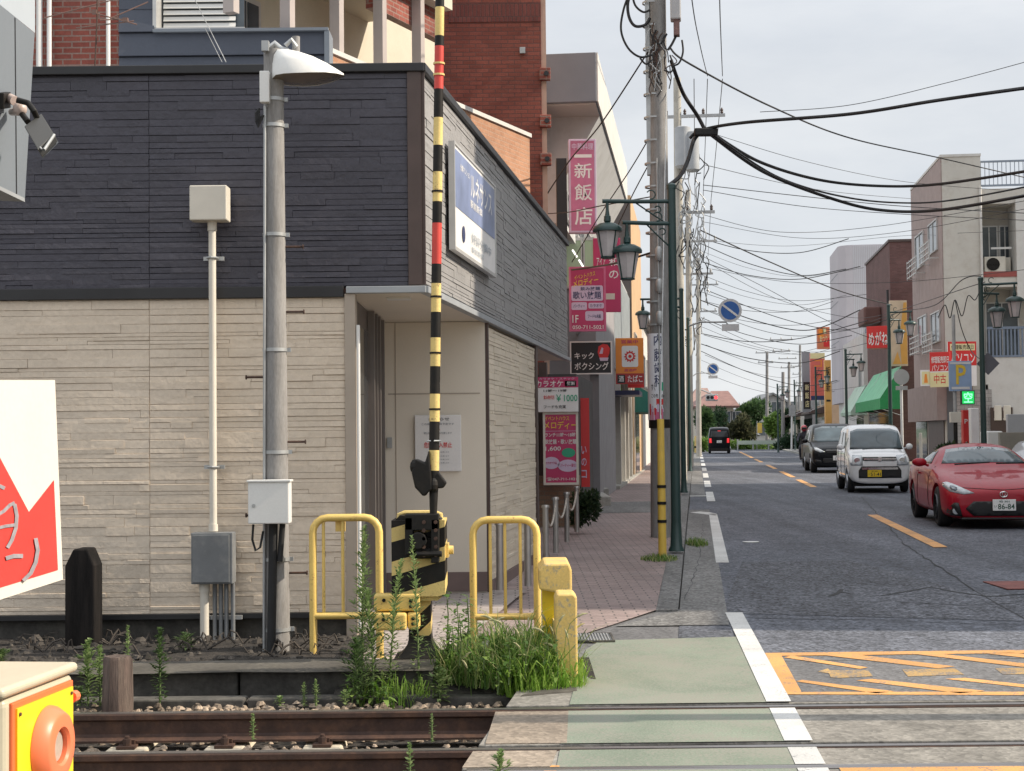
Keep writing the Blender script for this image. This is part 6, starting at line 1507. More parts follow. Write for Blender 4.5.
# ------------------------------------------------------------------ vehicles
def evalmesh(o):
    dg = bpy.context.evaluated_depsgraph_get(); return bpy.data.meshes.new_from_object(o.evaluated_get(dg))
def car_paint(name, col, rough=.25, metal=0.0, coat=1.0, spec=.4):
    m = mat(name, col, rough, .04, 3, spec=spec, coat=coat, metal=metal); return m
def make_car(label, sections, paint, wheels, wr, ww, feats, loc, rz, name='car', cat='car', sub=2, tread=None):
    t = thing(name, label, cat, loc, rz)
    mb = MB(); rows = []
    for y, half in sections:
        ring = [(x, y, z) for x, z in half] + [(-x, y, z) for x, z in reversed(half[1:-1])]
        rows.append(ring)
    mb.grid(rows, True); n = len(rows[0])
    mb.add(rows[0], [tuple(range(n))]); mb.add(rows[-1], [tuple(range(n))])
    o = mb.build('body', paint)
    org = o.location.copy()
    s_ = o.modifiers.new('s', 'SUBSURF'); s_.levels = s_.render_levels = sub
    cut = MB()
    for y in wheels:
        for sd in (-1, 1): cut.cyl((sd*tread*.62, y, wr), (sd*(tread+.6), y, wr), wr+.05, None, 32)
    c = cut.build('cut', paint); c_org = c
    b = o.modifiers.new('b', 'BOOLEAN'); b.object = c; b.operation = 'DIFFERENCE'; b.solver = 'EXACT'
    me = evalmesh(o)
    me.transform(Matrix.Translation(org))
    bpy.data.objects.remove(c); bpy.data.objects.remove(o)
    me.polygons.foreach_set('use_smooth', [True]*len(me.polygons)); me.set_sharp_from_angle(angle=R(42))
    me.materials.clear(); me.materials.append(paint)
    body = bpy.data.objects.new('body', me); COL.objects.link(body); body.parent = t; KIDS[t.name] = [body]; KIDS[body.name] = []
    bvh = BVHTree.FromPolygons([v.co.copy() for v in me.vertices], [list(p.vertices) for p in me.polygons])
    W = max(x for y, h in sections for x, z in h)
    def patch(nm, poly, m, dr='front', off=.006, cuts=5, par=None):
        # a thin skin laid on the body: outline in (x,z) seen from the front/back or (y,z) seen from a side
        bm = bmesh.new(); f = bm.faces.new([bm.verts.new((a, b, 0)) for a, b in poly])
        for k in range(cuts*2):
            es = [e for e in bm.edges if e.calc_length() > .09]
            if not es: break
            bmesh.ops.triangulate(bm, faces=bm.faces[:]); es = [e for e in bm.edges if e.calc_length() > .09]
            bmesh.ops.subdivide_edges(bm, edges=es, cuts=1)
        bmesh.ops.triangulate(bm, faces=bm.faces[:])
        for v in bm.verts:
            a, b_ = v.co.x, v.co.y
            if dr == 'front': o_, d_ = Vector((a, -3, b_)), Vector((0,1,0))
            elif dr == 'back': o_, d_ = Vector((a, 9, b_)), Vector((0,-1,0))
            elif dr == 'left': o_, d_ = Vector((-4, a, b_)), Vector((1,0,0))
            elif dr == 'top': o_, d_ = Vector((a, b_, 5)), Vector((0,0,-1))
            else: o_, d_ = Vector((4, a, b_)), Vector((-1,0,0))
            h, nrm, i, dist = bvh.ray_cast(o_, d_)
            if h is None:
                h = bvh.find_nearest(o_ + d_*(3.2 if dr in ('front','left','right') else 4))[0]
            v.co = h - d_*off
        m2 = MB(); vs = list(bm.verts); ix = {v: i for i, v in enumerate(vs)}
        m2.add([v.co.copy() for v in vs], [[ix[v] for v in f.verts] for f in bm.faces]); bm.free()
        r = m2.build(nm, m, par or t, smooth=50)
        sd = r.modifiers.new('thick', 'SOLIDIFY'); sd.thickness = .008; sd.offset = 0
        return r
    for y in wheels:
        for sd in (-1, 1):
            x = sd*(tread-ww*.5)
            mb = MB(); h_ = ww/2
            mb.lathe([(wr*.62,-h_),(wr*.9,-h_),(wr*.98,-h_*.8),(wr,-h_*.4),(wr,h_*.4),(wr*.98,h_*.8),(wr*.9,h_),(wr*.62,h_),(wr*.62,-h_)], (x,y,wr), 28, 'x', False); tp = mb.build('wheel', M_rubber, t, smooth=40)
            mb = MB(); xo = x + sd*h_*.75; mb.lathe([(wr*.62,xo-.05-x),(wr*.64,xo-x),(wr*.57,xo-x),(wr*.54,xo-.03*sd-x)], (x,y,wr), 28, 'x', False)
            for k in range(feats.get('spokes', 5)):
                q = 2*PI*k/feats.get('spokes', 5); mb.bar((xo-.02*sd,y,wr), (xo-.015*sd, y+wr*.58*math.cos(q), wr+wr*.58*math.sin(q)), .055, .03)
            mb.cyl((xo-.05*sd,y,wr),(xo,y,wr), .06, None, 12); mb.build('rim', feats['rim'], tp, smooth=40)
            mb = MB(); mb.lathe([(0,0),(wr*.6,0)], (x+sd*.0,y,wr), 20, 'x', False); mb.build('brake_disc', M_gate_black, tp)
    mb = MB(); z0 = sections[2][1][0][1]; mb.box(-W*.8, W*.8, wheels[0]-.3, wheels[1]+.4, wr*.55, wr*1.3); mb.build('underbody', M_gate_black, t)
    return t, patch, body
def plate(t, x, y, z, w, h, m, l1, l2, lm, small='い', face=-1):
    mb = MB(); mb.box(x-w/2, x+w/2, y-.006, y+.006, z-h/2, z+h/2); p = mb.build('number_plate', m, t, bevel=.004)
    mb = MB(); P = lambda a, b: (x - face*-a if face > 0 else x + a, y + face*.008, z + b)
    P = (lambda a, b: (x + a, y - .008, z + b)) if face < 0 else (lambda a, b: (x - a, y + .008, z + b))
    put_text(mb, l2, -w*.28, -h*.38, w*.44, h*.12, P); put_text(mb, l1, -w*.22, h*.22, w*.22, h*.42, P); put_text(mb, small, -w*.44, -h*.22, -w*.33, h*.0, P)
    mb.build('lettering', lm, p)
M_lens = mat('headlamp_lens', (.33,.36,.39), .12, .12, 20, spec=.9, coat=1)
M_lens_in = mat('headlamp_inner', (.10,.12,.15), .1, .2, 30, spec=.9)
M_chrome = mat('chrome', (.72,.72,.72), .15, .05, 3, metal=1)
M_wind = glass('windscreen_glass', (.06,.085,.10), .04)
M_grille = mat('grille_black', (.012,.012,.013), .45, .2, 20)
Zr = lambda Y: gz(Y) + .006

# red coupe
RED = car_paint('deep_red_paint', (.31,.007,.020), .4, coat=.4, spec=.12)
H = lambda *p: list(p)
def sec(zb, wb, w, zm, zs, ws, zt, wt, zc, wr_=None, zr=None, zrc=None):
    # bottom, sill, side, shoulder, (belt to roof) ... a half ring from bottom centre to top centre
    pts = [(0,zb),(wb,zb),(w,zb+.12),(w,zm),(ws,zs)]
    if wr_ is None: pts += [(wt,zt),(wt*.82,(zt*.6+zc*.4)),(wt*.5,(zt*.25+zc*.75)),(0,zc)]
    else: pts += [(wt,zt),(wr_,zr),(wr_*.6,(zr+2*zrc)/3),(0,zrc)]
    return pts
cs = [(.00, sec(.17,.42,.58,.34,.45,.54,.50,.46,.535)), (.05, sec(.14,.57,.72,.38,.50,.68,.565,.56,.595)), (.16, sec(.125,.69,.80,.42,.56,.77,.63,.65,.65)),
      (.45, sec(.125,.74,.86,.46,.67,.845,.73,.70,.735)), (.85, sec(.125,.76,.887,.51,.765,.872,.815,.72,.80)), (1.20, sec(.125,.76,.885,.53,.80,.865,.86,.74,.865)), (1.42, sec(.15,.76,.884,.55,.83,.862,.90,.74,.94)),
      (1.72, sec(.15,.77,.885,.56,.85,.865,.92,.78,0,.66,1.03,1.09)), (2.12, sec(.15,.77,.887,.56,.86,.868,.93,.80,0,.58,1.20,1.265)), (2.50, sec(.15,.77,.887,.56,.87,.87,.94,.80,0,.56,1.235,1.31)), (2.95, sec(.15,.77,.887,.57,.88,.872,.95,.80,0,.55,1.20,1.27)),
      (3.40, sec(.17,.77,.888,.60,.90,.875,.975,.77,0,.58,1.09,1.13)), (3.75, sec(.20,.75,.88,.62,.92,.862,.985,.74,1.01)), (4.05, sec(.26,.70,.86,.64,.92,.84,.985,.70,1.01)), (4.20, sec(.34,.62,.80,.64,.88,.78,.95,.62,.975)), (4.24, sec(.40,.55,.70,.62,.80,.68,.88,.55,.90))]
Yc = 23.3; pc = at(1003, 470, Yc)
feats = {'rim': mat('dark_alloy', (.07,.07,.075), .35, .1, metal=.7), 'spokes': 10}
rc, patch, body = make_car('shiny dark red sports coupe at the right edge, oncoming', cs, RED, (.84, 3.41), .315, .215, feats, (pc.x, Yc, Zr(Yc)), SR, 'sports_car', 'car', 2, .865)
for sx in (-1, 1):
    f = lambda P: [(sx*x, z) for x, z in P]
    hl = patch('headlight', f([(.42,.545),(.58,.525),(.76,.565),(.82,.635),(.815,.69),(.75,.705),(.66,.665),(.54,.60)]), M_lens)
    patch('lamp_projector', f([(.655,.595),(.69,.575),(.735,.59),(.75,.625),(.73,.655),(.69,.65),(.655,.63)]), M_lens_in, off=.012, par=hl)
    fg = patch('fog_recess', f([(.60,.19),(.80,.21),(.80,.30),(.72,.40),(.66,.40)]), M_grille)
    mb = MB(); y_ = .11; mb.lathe([(0,.0),(.048,.0),(.055,.02)], (sx*.69,.06,.27), 16, 'y', False); mb.lathe([(0,.0),(.03,.0),(.03,.02)], (sx*.71,.09,.36), 12, 'y', False); mb.build('fog_lamp', M_lens, fg, smooth=40)
    side = 'left' if sx < 0 else 'right'
    patch('side_window', [(1.98,.965),(2.2,1.09),(2.35,1.17),(2.75,1.18),(2.92,1.15),(3.0,1.0),(2.6,.97)], M_glass_dark, side)
    patch('quarter_window', [(3.05,1.12),(3.2,1.06),(3.3,1.01),(3.12,1.005)], M_glass_dark, side)
    mb = MB(); mb.ball((sx*.99,1.72,.99), .12, .075, .07, 12, 8); mb.bar((sx*.84,1.76,.93),(sx*.94,1.74,.97),.035); mb.build('door_mirror', RED, rc, smooth=50)
    for y in (1.60, 2.78):
        patch('door_gap', [(y,.22),(y+.012,.22),(y+.012,.92),(y,.92)], M_gate_black, side, off=.002)
    mb = MB(); mb.bar((sx*.885,2.52,.80),(sx*.885,2.72,.80),.03); mb.build('door_handle', RED, rc)
patch('windscreen', [(-.66,.965),(-.4,.975),(0,.985),(.4,.975),(.66,.965),(.58,1.08),(.50,1.19),(.28,1.22),(0,1.23),(-.28,1.22),(-.50,1.19),(-.58,1.08)], M_wind)
patch('front_grille', [(-.50,.25),(-.56,.31),(-.44,.42),(.44,.42),(.56,.31),(.50,.25),(.44,.20),(-.44,.20)], M_grille)
patch('bonnet_gap', [(-.60,.622),(0,.585),(.60,.622),(.60,.627),(0,.590),(-.60,.627)], M_gate_black, off=.002)
mb = MB(); mb.tube([(.055*math.cos(q*PI/8), -.012, .525+.042*math.sin(q*PI/8)) for q in range(16)], .007, 6, closed=True); mb.tube([(.022*math.cos(q*PI/8), -.014, .527+.034*math.sin(q*PI/8)) for q in range(16)], .006, 6, closed=True); mb.build('emblem', M_chrome, rc)
plate(rc, 0, -.045, .365, .34, .17, C_white, '柏 301', '86-84', flat('plate_green', (.02,.08,.05)))
mb = MB(); mb.box(-.62,.62,-.0,.3,.145,.175); mb.build('front_splitter', M_grille, rc, bevel=.01)
for a, b in (((.15,1.32,.965),(.62,1.38,.97)),((-.5,1.31,.955),(.05,1.34,.985))):
    mb = MB(); mb.bar(a, b, .02); mb.build('wiper', M_gate_black, rc)
mb = MB(); mb.ball((-.02,2.05,1.14), .09, .03, .035); mb.build('interior_mirror', M_gate_black, rc)

# boxy vans
def boxcar(W, Hh, bon_y, bon_z, cowl_y, ws_top_y, Lg, belt, roofw, nose, tail=.1):
    w = W/2; S = []
    def b(y, k, zt, zc): return (y, [(0,.22),(w*.78*k,.22),(w*.97*k,.34),(w*k,.62),(w*.985*k,zt-.06),(w*.86*k,zt),(w*.62*k,zt+(zc-zt)*.6),(w*.32*k,zc),(0,zc)])
    def c(y, k, zr, wr_): return (y, [(0,.22),(w*.80,.22),(w*.985,.34),(w,.62),(w*.985,belt),(w*.95,belt+.06),(wr_*w,zr-.06),(wr_*w*.88,zr),(0,zr+.02)])
    S += [b(0,.80,nose-.10,nose-.03), b(.05,.93,nose-.02,nose+.03), b(.14,.985,nose+.05,nose+.09), b(bon_y*.55,.995,(nose+bon_z)/2+.05,(nose+bon_z)/2+.09), b(cowl_y-.05,1,bon_z,bon_z+.03)]
    m_ = (cowl_y+ws_top_y)/2
    S += [c(m_,1,(bon_z+Hh)/2+.03,(.93+roofw)/2), c(ws_top_y,1,Hh-.03,roofw), c(ws_top_y+.5,1,Hh,roofw), c(Lg*.6,1,Hh,roofw), c(Lg-.45,1,Hh-.02,roofw), c(Lg-.12,1,Hh-.10,roofw*.98)]
    S += [(Lg, [(x*.93, z if z < .5 else .5+(z-.5)*.86) for x, z in c(Lg,1,Hh-.14,roofw*.93)[1]])]
    return S
WHT = car_paint('white_car_paint', (.74,.75,.76), .25); BLK = car_paint('black_car_paint', (.006,.007,.009), .3, coat=.25, spec=.08)
feats = {'rim': mat('silver_rim', (.45,.46,.48), .35, .1, metal=.8), 'spokes': 8}
Yc = 36.9; pc = at(880, 470, Yc)
wc, patch, body = make_car('small white boxy car with a yellow number plate, oncoming between the coupe and the minivan', boxcar(1.475,1.65,.5,.98,.62,1.28,3.395,1.02,.86,.80), WHT, (.62,3.05), .28, .16, feats, (pc.x, Yc, Zr(Yc)), SR, 'small_car', 'car', 2, .715)
patch('windscreen', [(-.63,1.045),(0,1.06),(.63,1.045),(.575,1.48),(.40,1.545),(-.40,1.545),(-.575,1.48)], M_wind)
for sx in (-1, 1):
    f = lambda P: [(sx*x, z) for x, z in P]; side = 'left' if sx < 0 else 'right'
    hl = patch('headlight', f([(.40,.66),(.67,.66),(.71,.76),(.70,.92),(.40,.90)]), M_lens)
    mb = MB(); mb.lathe([(0,-.004),(.065,-.004),(.075,.02)], (sx*.53,.03,.785), 18, 'y', False); mb.build('lamp_bowl', M_chrome, hl, smooth=40)
    patch('side_window', [(1.15,1.08),(1.42,1.45),(1.95,1.47),(1.95,1.08)], M_glass_dark, side); patch('side_window', [(2.02,1.08),(2.02,1.47),(2.75,1.46),(2.75,1.08)], M_glass_dark, side)
    mb = MB(); mb.ball((sx*.83,1.02,1.10), .085, .06, .075, 12, 8); mb.bar((sx*.72,1.05,1.06),(sx*.80,1.03,1.09),.03); mb.build('door_mirror', WHT, wc, smooth=50)
    for y in (1.02, 1.98, 2.80): patch('door_gap', [(y,.32),(y+.014,.32),(y+.014,1.45),(y,1.45)], M_gate_black, side, off=.002)
    for y in (1.75, 2.62): mb = MB(); mb.bar((sx*.742,y,.98),(sx*.742,y+.17,.98),.03); mb.build('door_handle', M_chrome, wc)
patch('grille', [(-.40,.775),(.40,.775),(.40,.86),(-.40,.86)], M_gate_black); mb = MB(); mb.bar((-.38,-.012,.815),(.38,-.012,.815),.022,.035); mb.build('grille_bar', M_chrome, wc)
mb = MB(); mb.lathe([(0,-.03),(.05,-.03),(.055,-.01)], (0,0,.815), 12, 'y', False); mb.build('emblem', M_chrome, wc)
patch('lower_intake', [(-.50,.36),(.50,.36),(.50,.54),(.43,.64),(-.43,.64),(-.50,.54)], M_grille)
mb = MB(); mb.bar((-.42,-.02,.585),(.42,-.02,.585),.02,.05); mb.build('bumper_strip', M_chrome, wc)
plate(wc, -.13, -.03, .47, .33, .165, flat('plate_yellow', (.75,.52,.02)), '柏 580', '51-41', C_black)
for a, b in (((.1,.56,1.04),(.62,.62,1.05)),((-.35,.56,1.04),(.2,.57,1.05))): mb = MB(); mb.bar(a, b, .025); mb.build('wiper', M_gate_black, wc)
def rider_bust(t, x, y, z, shirt):       # driver seen dimly: not visible through the dark glass, left out
    pass
Yc = 54.2; pc = at(838, 470, Yc)
vc, patch, body = make_car('black minivan with slanted headlights behind the small white car', boxcar(1.80,1.75,.8,1.02,.95,1.85,4.75,1.05,.80,.82), BLK, (.92,3.85), .33, .22, feats, (pc.x, Yc, Zr(Yc)), SR, 'minivan', 'car', 2, .88)
patch('windscreen', [(-.78,1.09),(0,1.11),(.78,1.09),(.66,1.58),(.4,1.65),(-.4,1.65),(-.66,1.58)], M_wind)
for sx in (-1, 1):
    f = lambda P: [(sx*x, z) for x, z in P]; side = 'left' if sx < 0 else 'right'
    patch('headlight', f([(.42,.74),(.60,.72),(.85,.84),(.87,.93),(.70,.90)]), M_lens)
    patch('fog_recess', f([(.55,.36),(.80,.38),(.80,.48),(.58,.46)]), M_grille)
    patch('side_window', [(1.75,1.12),(2.15,1.50),(2.7,1.54),(2.7,1.12)], M_glass_dark, side); patch('side_window', [(2.8,1.12),(2.8,1.54),(3.7,1.53),(3.7,1.12)], M_glass_dark, side)
    mb = MB(); mb.ball((sx*1.02,1.55,1.13), .11, .07, .08, 12, 8); mb.bar((sx*.87,1.58,1.08),(sx*.97,1.56,1.11),.035); mb.build('door_mirror', BLK, vc, smooth=50)
patch('grille', [(-.38,.70),(.38,.70),(.40,.80),(-.40,.80)], M_grille); patch('lower_intake', [(-.5,.36),(.5,.36),(.5,.52),(-.5,.52)], M_grille)
mb = MB(); mb.bar((-.4,-.01,.81),(.4,-.01,.81),.02,.03); mb.build('grille_bar', M_chrome, vc)
plate(vc, .0, -.035, .53, .33, .165, C_white, '柏 301', '12-34', C_black)
Yc = 103; pc = at(719.5, 450, Yc)
fc, patch, body = make_car('distant black boxy car driving away with red tail lights lit', [(y_, h_) for y_, h_ in boxcar(1.475,1.78,.45,.98,.55,1.05,3.395,1.02,.88,.82)], BLK, (.55,3.0), .29, .16, feats, (pc.x+.2, Yc-3.4, Zr(Yc)), SR, 'small_car', 'car', 2, .715)
TAIL = mat('tail_light', (.5,.01,.01), .3, 0, emit=(1,.04,.05), es=.55)
# this car shows its back: turn it round so that its nose points down the street
fc.rotation_euler = (0, 0, SR + PI); fc.location = (pc.x + .4, Yc + 3.4, Zr(Yc))
patch('rear_window', [(-.58,1.10),(.58,1.10),(.54,1.48),(-.54,1.48)], M_glass_dark, 'back')
for sx in (-1, 1): patch('tail_lamp', [(sx*.50,.72),(sx*.66,.72),(sx*.66,1.02),(sx*.52,1.02)], TAIL, 'back')
patch('brake_lamp', [(-.1,1.50),(.1,1.50),(.1,1.535),(-.1,1.535)], TAIL, 'back')
plate(fc, 0, 3.41, .80, .33, .165, C_white, '柏 580', '12-34', C_black, face=1)

# rider on a scooter waiting behind the minivan
Y = 63.0; p = at(806, 460, Y)
sc_ = thing('motor_scooter', 'dark motor scooter beside the black minivan, mostly hidden', 'scooter', (p.x, Y, Zr(Y)), SR)
for y in (.0, 1.25):
    mb = MB(); mb.lathe([(.13,-.05),(.2,-.055),(.22,0),(.2,.055),(.13,.05),(.13,-.05)], (0,y,.22), 20, 'x', False); mb.build('wheel', M_rubber, sc_, smooth=40)
mb = MB(); mb.prism([(.05,.35),(.15,.95),(.25,.95),(.30,.35),(.75,.30),(.85,.70),(1.45,.78),(1.5,.55),(1.3,.35),(.8,.25)], -.16, .16, 'x'); mb.build('body_panels', mat('scooter_black', (.03,.03,.035), .3, .1, coat=1), sc_, bevel=.04)
mb = MB(); mb.tube([(-.32,.28,1.02),(-.1,.2,1.0),(.1,.2,1.0),(.32,.28,1.02)], .018, 8); mb.tube([(0,.2,1.0),(0,.05,.5),(0,0,.22)], .03, 8); mb.build('handlebar', M_gate_black, sc_)
mb = MB(); mb.ball((0,.06,.82), .09, .05, .08); mb.build('headlight', M_lens, sc_)
mb = MB(); mb.box(-.14,.14,.75,1.4,.74,.82); mb.build('seat', M_rubber, sc_, bevel=.03)
def person(name, label, loc, rz, joints, edges, radii, cloth, cat='person'):
    t = thing(name, label, cat, loc, rz)
    me = bpy.data.meshes.new('body'); me.from_pydata(joints, edges, []); o = bpy.data.objects.new('body', me); COL.objects.link(o)
    o.modifiers.new('skin', 'SKIN'); 
    for i, r_ in enumerate(radii): me.skin_vertices[0].data[i].radius = (r_, r_)
    me.skin_vertices[0].data[0].use_root = True
    s_ = o.modifiers.new('s', 'SUBSURF'); s_.levels = s_.render_levels = 1
    m2 = evalmesh(o); bpy.data.objects.remove(o)
    m2.polygons.foreach_set('use_smooth', [True]*len(m2.polygons)); m2.materials.clear(); m2.materials.append(cloth)
    b = bpy.data.objects.new('body', m2); COL.objects.link(b); b.parent = t
    return t
J = [(0,.95,.86),(0,.93,1.05),(0,.88,1.25),(0,.85,1.38),(0,.84,1.46),(0,.82,1.58),(-.18,.86,1.34),(-.27,.62,1.18),(-.30,.34,1.05),(.18,.86,1.34),(.27,.62,1.18),(.30,.34,1.05),
     (-.13,.90,.84),(-.20,.48,.78),(-.18,.50,.38),(-.18,.38,.33),(.13,.90,.84),(.20,.48,.78),(.18,.50,.38),(.18,.38,.33)]
E_ = [(0,1),(1,2),(2,3),(3,4),(4,5),(3,6),(6,7),(7,8),(3,9),(9,10),(10,11),(0,12),(12,13),(13,14),(14,15),(0,16),(16,17),(17,18),(18,19)]
RR = [.15,.14,.16,.11,.06,.09,.075,.055,.045,.075,.055,.045,.10,.075,.055,.05,.10,.075,.055,.05]
pr = person('person', 'scooter rider in dark clothes and a red helmet beside the minivan', (p.x, Y, Zr(Y)), SR, J, E_, RR, mat('dark_clothes', (.03,.032,.045), .85, .25, 8))
mb = MB(); mb.ball((0,.82,1.60), .135, .15, .145, 16, 12); hm = mb.build('helmet', mat('red_helmet', (.45,.03,.05), .25, .05, coat=1), pr, smooth=60)
mb = MB(); mb.box(-.10,.10,.665,.70,1.55,1.64); mb.build('visor', M_glass_dark, hm, bevel=.02)
# ------------------------------------------------------------------ right side of the street
def zy(py, Y, px=950): return at(px, py, Y).z
UR = 9.6
# tan and mauve corner building
v0 = v_of(947, UR); P0 = T(UR, v0); Y0 = P0.y
r1 = thing('corner_building', 'three storey tan building with mauve street side, balconies and a roof railing', 'building', (P0.x, P0.y, gz(Y0)), SR)
zl = lambda py, px=960: at(px, py, Y0).z - gz(Y0)
k = Y0/1540
Lr1 = v_of(911.5, UR, 192) - v0
mb = MB(); mb.box(.0, 38*k, 0, Lr1, 0, zl(157)); mb.box(38*k, 14, 1.5, Lr1, 0, zl(188)); mb.build('wall', M_stucco, r1)
mb = MB(); mb.box(-.04, -.002, .03, Lr1, zl(400), zl(157)-.02); mb.build('street_facade', M_purple, r1)
mb = MB(); mb.box(-.06, 38.5*k, -.03, .06, zl(157), zl(154.5)); mb.box(-.06, .06, .06, Lr1, zl(157), zl(154.5)); mb.build('roof_coping', M_stucco_w, r1)
mb = MB()
for i in range(26): x = 39*k + .16*i; mb.box(x-.012, x+.012, .2, .23, zl(186), zl(162))
mb.box(38*k, 38*k+4.2, .19, .24, zl(163), zl(161)); mb.box(38*k, 38*k+4.2, .19, .24, zl(187), zl(185)); mb.build('roof_railing', mat('railing_blue_grey', (.22,.26,.32), .5, .1), r1)
for pt, pb in ((190,205),(273,288),(356,366)):
    mb = MB(); mb.box(38*k+.01, 12, .0, 1.5, zl(pb), zl(pt)); mb.build('balcony_slab', M_stucco, r1)
mb = MB(); mb.box(38*k+.02, 12, -.03, -.002, zl(278), zl(272.5)); mb.build('red_edge', mat('red_edge', (.28,.07,.06), .7, .1), r1)
mb = MB(); mb.box(71*k, 14, -.05, 1.4, zl(300), zl(200)); mb.build('pale_bay', M_stucco_w, r1)
mb = MB(); mb.cyl((37*k,-.06,0),(37*k,-.06,zl(188)), .05, None, 10); mb.build('downpipe', M_stucco_w, r1, smooth=40)
for (a0,a1,pb,pt) in ((986,1003,268,222),(1004,1016,268,222),(989,1022,356,300)):
    xx0 = at(a0, 250, Y0).x - P0.x; xx1 = at(a1, 250, Y0).x - P0.x
    window(r1, 'f', 1.5, xx0*1.01, xx1*1.01, zl(pb), zl(pt), 1)
mb = MB()
for i in range(22): x = 42*k + .11*i*1.25; mb.box(x, x+.06, -.03, .0, zl(356), zl(330))
mb.box(41*k, 41*k+3.2, -.05, .02, zl(330), zl(327.5)); mb.box(41*k, 41*k+3.2, -.05, .02, zl(358), zl(356)); mb.build('balcony_railing', mat('railing_blue', (.16,.20,.27), .5, .1), r1)
mb = MB(); mb.box(38*k+.01, 8, -.02, .1, zl(385), zl(358)); mb.build('lower_parapet', M_stucco_w, r1)
def acunit(x, z, label=None, par=r1, y=.35):
    mb = MB(); mb.box(x-.4, x+.4, y, y+.3, z, z+.6); a = mb.build('air_conditioner', M_cream, par, bevel=.02)
    mb = MB(); mb.lathe([(0,0),(.24,0),(.25,-.02),(.23,-.02)], (x-.08,y-.004,z+.3), 20, 'y', False); mb.box(x-.30,x-.02+.2,y-.02,y-.006,z+.29,z+.31); mb.build('fan_grille', M_gate_black, a)
acunit(52*k, zl(272)); acunit(59*k, zl(272)+.0, y=.75)
mb = MB(); mb.box(47*k,67*k,.1,.14,zl(250),zl(248)); mb.build('laundry_bar', M_alu, r1)
# street side windows with grilles
for pxs, pb, pt in (((920.5,929),268,234),((934,943),253,222),((922,930.5),345,316),((935,944),343,312)):
    a1 = v_of(pxs[0], UR) - v0; a0 = v_of(pxs[1], UR) - v0; ym = (a0+a1)/2 + Y0
    z0 = at(pxs[0], pb, ym).z - gz(Y0); z1 = at(pxs[0], pt, ym).z - gz(Y0)
    w_ = window(r1, 'l', -.04, a0, a1, z0, z1, 1)
    mb = MB()
    for q in range(4): fbox(mb, 'l', -.04, a0-.15, a1+.15, z0-.35+.22*q, z0-.31+.22*q, .35, .39)
    for q in range(5): a = a0-.13 + (a1-a0+.22)*q/4; fbox(mb, 'l', -.04, a, a+.04, z0-.4, z0+.4, .352, .388)
    for a in (a0-.13, a1+.09): fbox(mb, 'l', -.04, a, a+.04, z0-.36, z0-.32, .0, .35)
    mb.build('window_grille', M_alu, w_)
# ground floor: signs band, dark openings
mb = MB(); mb.box(-.35, 1.0, -.02, Lr1-.1, zl(420), zl(383)); mb.build('sign_band', mat('mauve_band', (.27,.21,.20), .7, .1), r1)
mb = MB(); fbox(mb, 'l', -.005, .5, Lr1*.55, .05, zl(418), .0, .03); mb.build('dark_shutter', mat('dark_maroon_shutter', (.055,.028,.026), .5, .15), r1)
mb = MB(); fbox(mb, 'l', -.005, Lr1*.6, Lr1-.3, .05, zl(418), .0, .03); mb.build('shop_door', M_glass_dark, r1)
mb = MB(); mb.box(.3, 44*k, -.06, -.003, 0, zl(390)); mb.build('tiled_wall', brick('grey_wall_tile', (.32,.30,.29), (.36,.34,.33), (.2,.19,.19), .3, .15, .01), r1)
mb = MB(); mb.box(0.02, .31, -.05, -.004, 0, zl(386)); mb.build('grey_pier', mat('grey_pier', (.10,.105,.115), .6, .1), r1)
mb = MB(); mb.box(44*k, 64*k, -.1, .3, .0, zl(408)); mb.build('side_extension', mat('drab_wall', (.30,.27,.24), .8, .15), r1)
mb = MB(); mb.box(41*k, 14, -.02, .3, zl(460), zl(385)); mb.build('lower_wall', M_stucco_w, r1)
for i in range(2):
    mb = MB(); x = (45.5+9*i)*k; mb.box(x, x+7*k, -.2, -.15, zl(386+35), zl(386+20)); mb.build('meter_box', M_cream, r1, bevel=.02)
mb = MB(); x0, x1 = 42*k, 63*k; mb.box(x0, x1, -.16, -.11, 0, zl(408)); dr = mb.build('brown_door', mat('brown_door', (.06,.038,.03), .5, .15), r1)
mb = MB()
for i in range(4):
    for j in range(3): mb.box(x0+.12+.17*i, x0+.2+.17*i, -.175, -.162, zl(430)+.36*j, zl(430)+.44*j)
mb.build('door_pane', M_frost, dr)
mb = MB()
for i in range(6): 
    a = at(rnd.uniform(988,1015), rnd.uniform(375,410), Y0); a2 = a + Vector((rnd.uniform(-.5,.5), -.1, rnd.uniform(-.8,.6)))
    mb.tube([a, (a+a2)/2 + Vector((0,-.1,-.1)), a2], .018, 5)
mb.build('meter_wiring', M_cable, r1, world=True)
# its signs
s = Sign('repair_sign', 'red, white and yellow computer repair sign on the street side of the tan building', 931.5, 949, 352, 387, Y0-1.4, C_red, rz=-.5)
s.rect(0, 0, 1, .42, C_pale); s.text('修理販売即日', .08, .68, .95, .88, C_white); s.text('パソコン', .1, .46, .9, .64, C_white); s.text('中古', .2, .1, .8, .36, C_red); s.rect(0, .42, 1, .45, C_white, .006); s.done()
s = Sign('computer_sign', 'red topped computer shop sign on the tan wall above the blue parking sign', 948.5, 977, 341.5, 386, Y0-.5, C_white, thick=.1)
s.rect(0, .46, 1, 1, C_red); s.rect(.08, .80, .95, .95, C_pale, .006); s.text('修理販売即日', .12, .82, .9, .93, C_black, .009); s.text('パソコン', .10, .5, .95, .75, C_white); s.text('中古', .2, .2, .8, .40, C_red); s.done()
s = Sign('small_shop_sign', 'small yellow and white picture sign at the street corner of the mauve wall', 921, 931, 370, 386, Y0-1.2, C_white); s.rect(.1,.1,.9,.9,C_pale); s.poly([(.3,.2),(.7,.2),(.6,.75),(.4,.75)], C_orange); s.done()
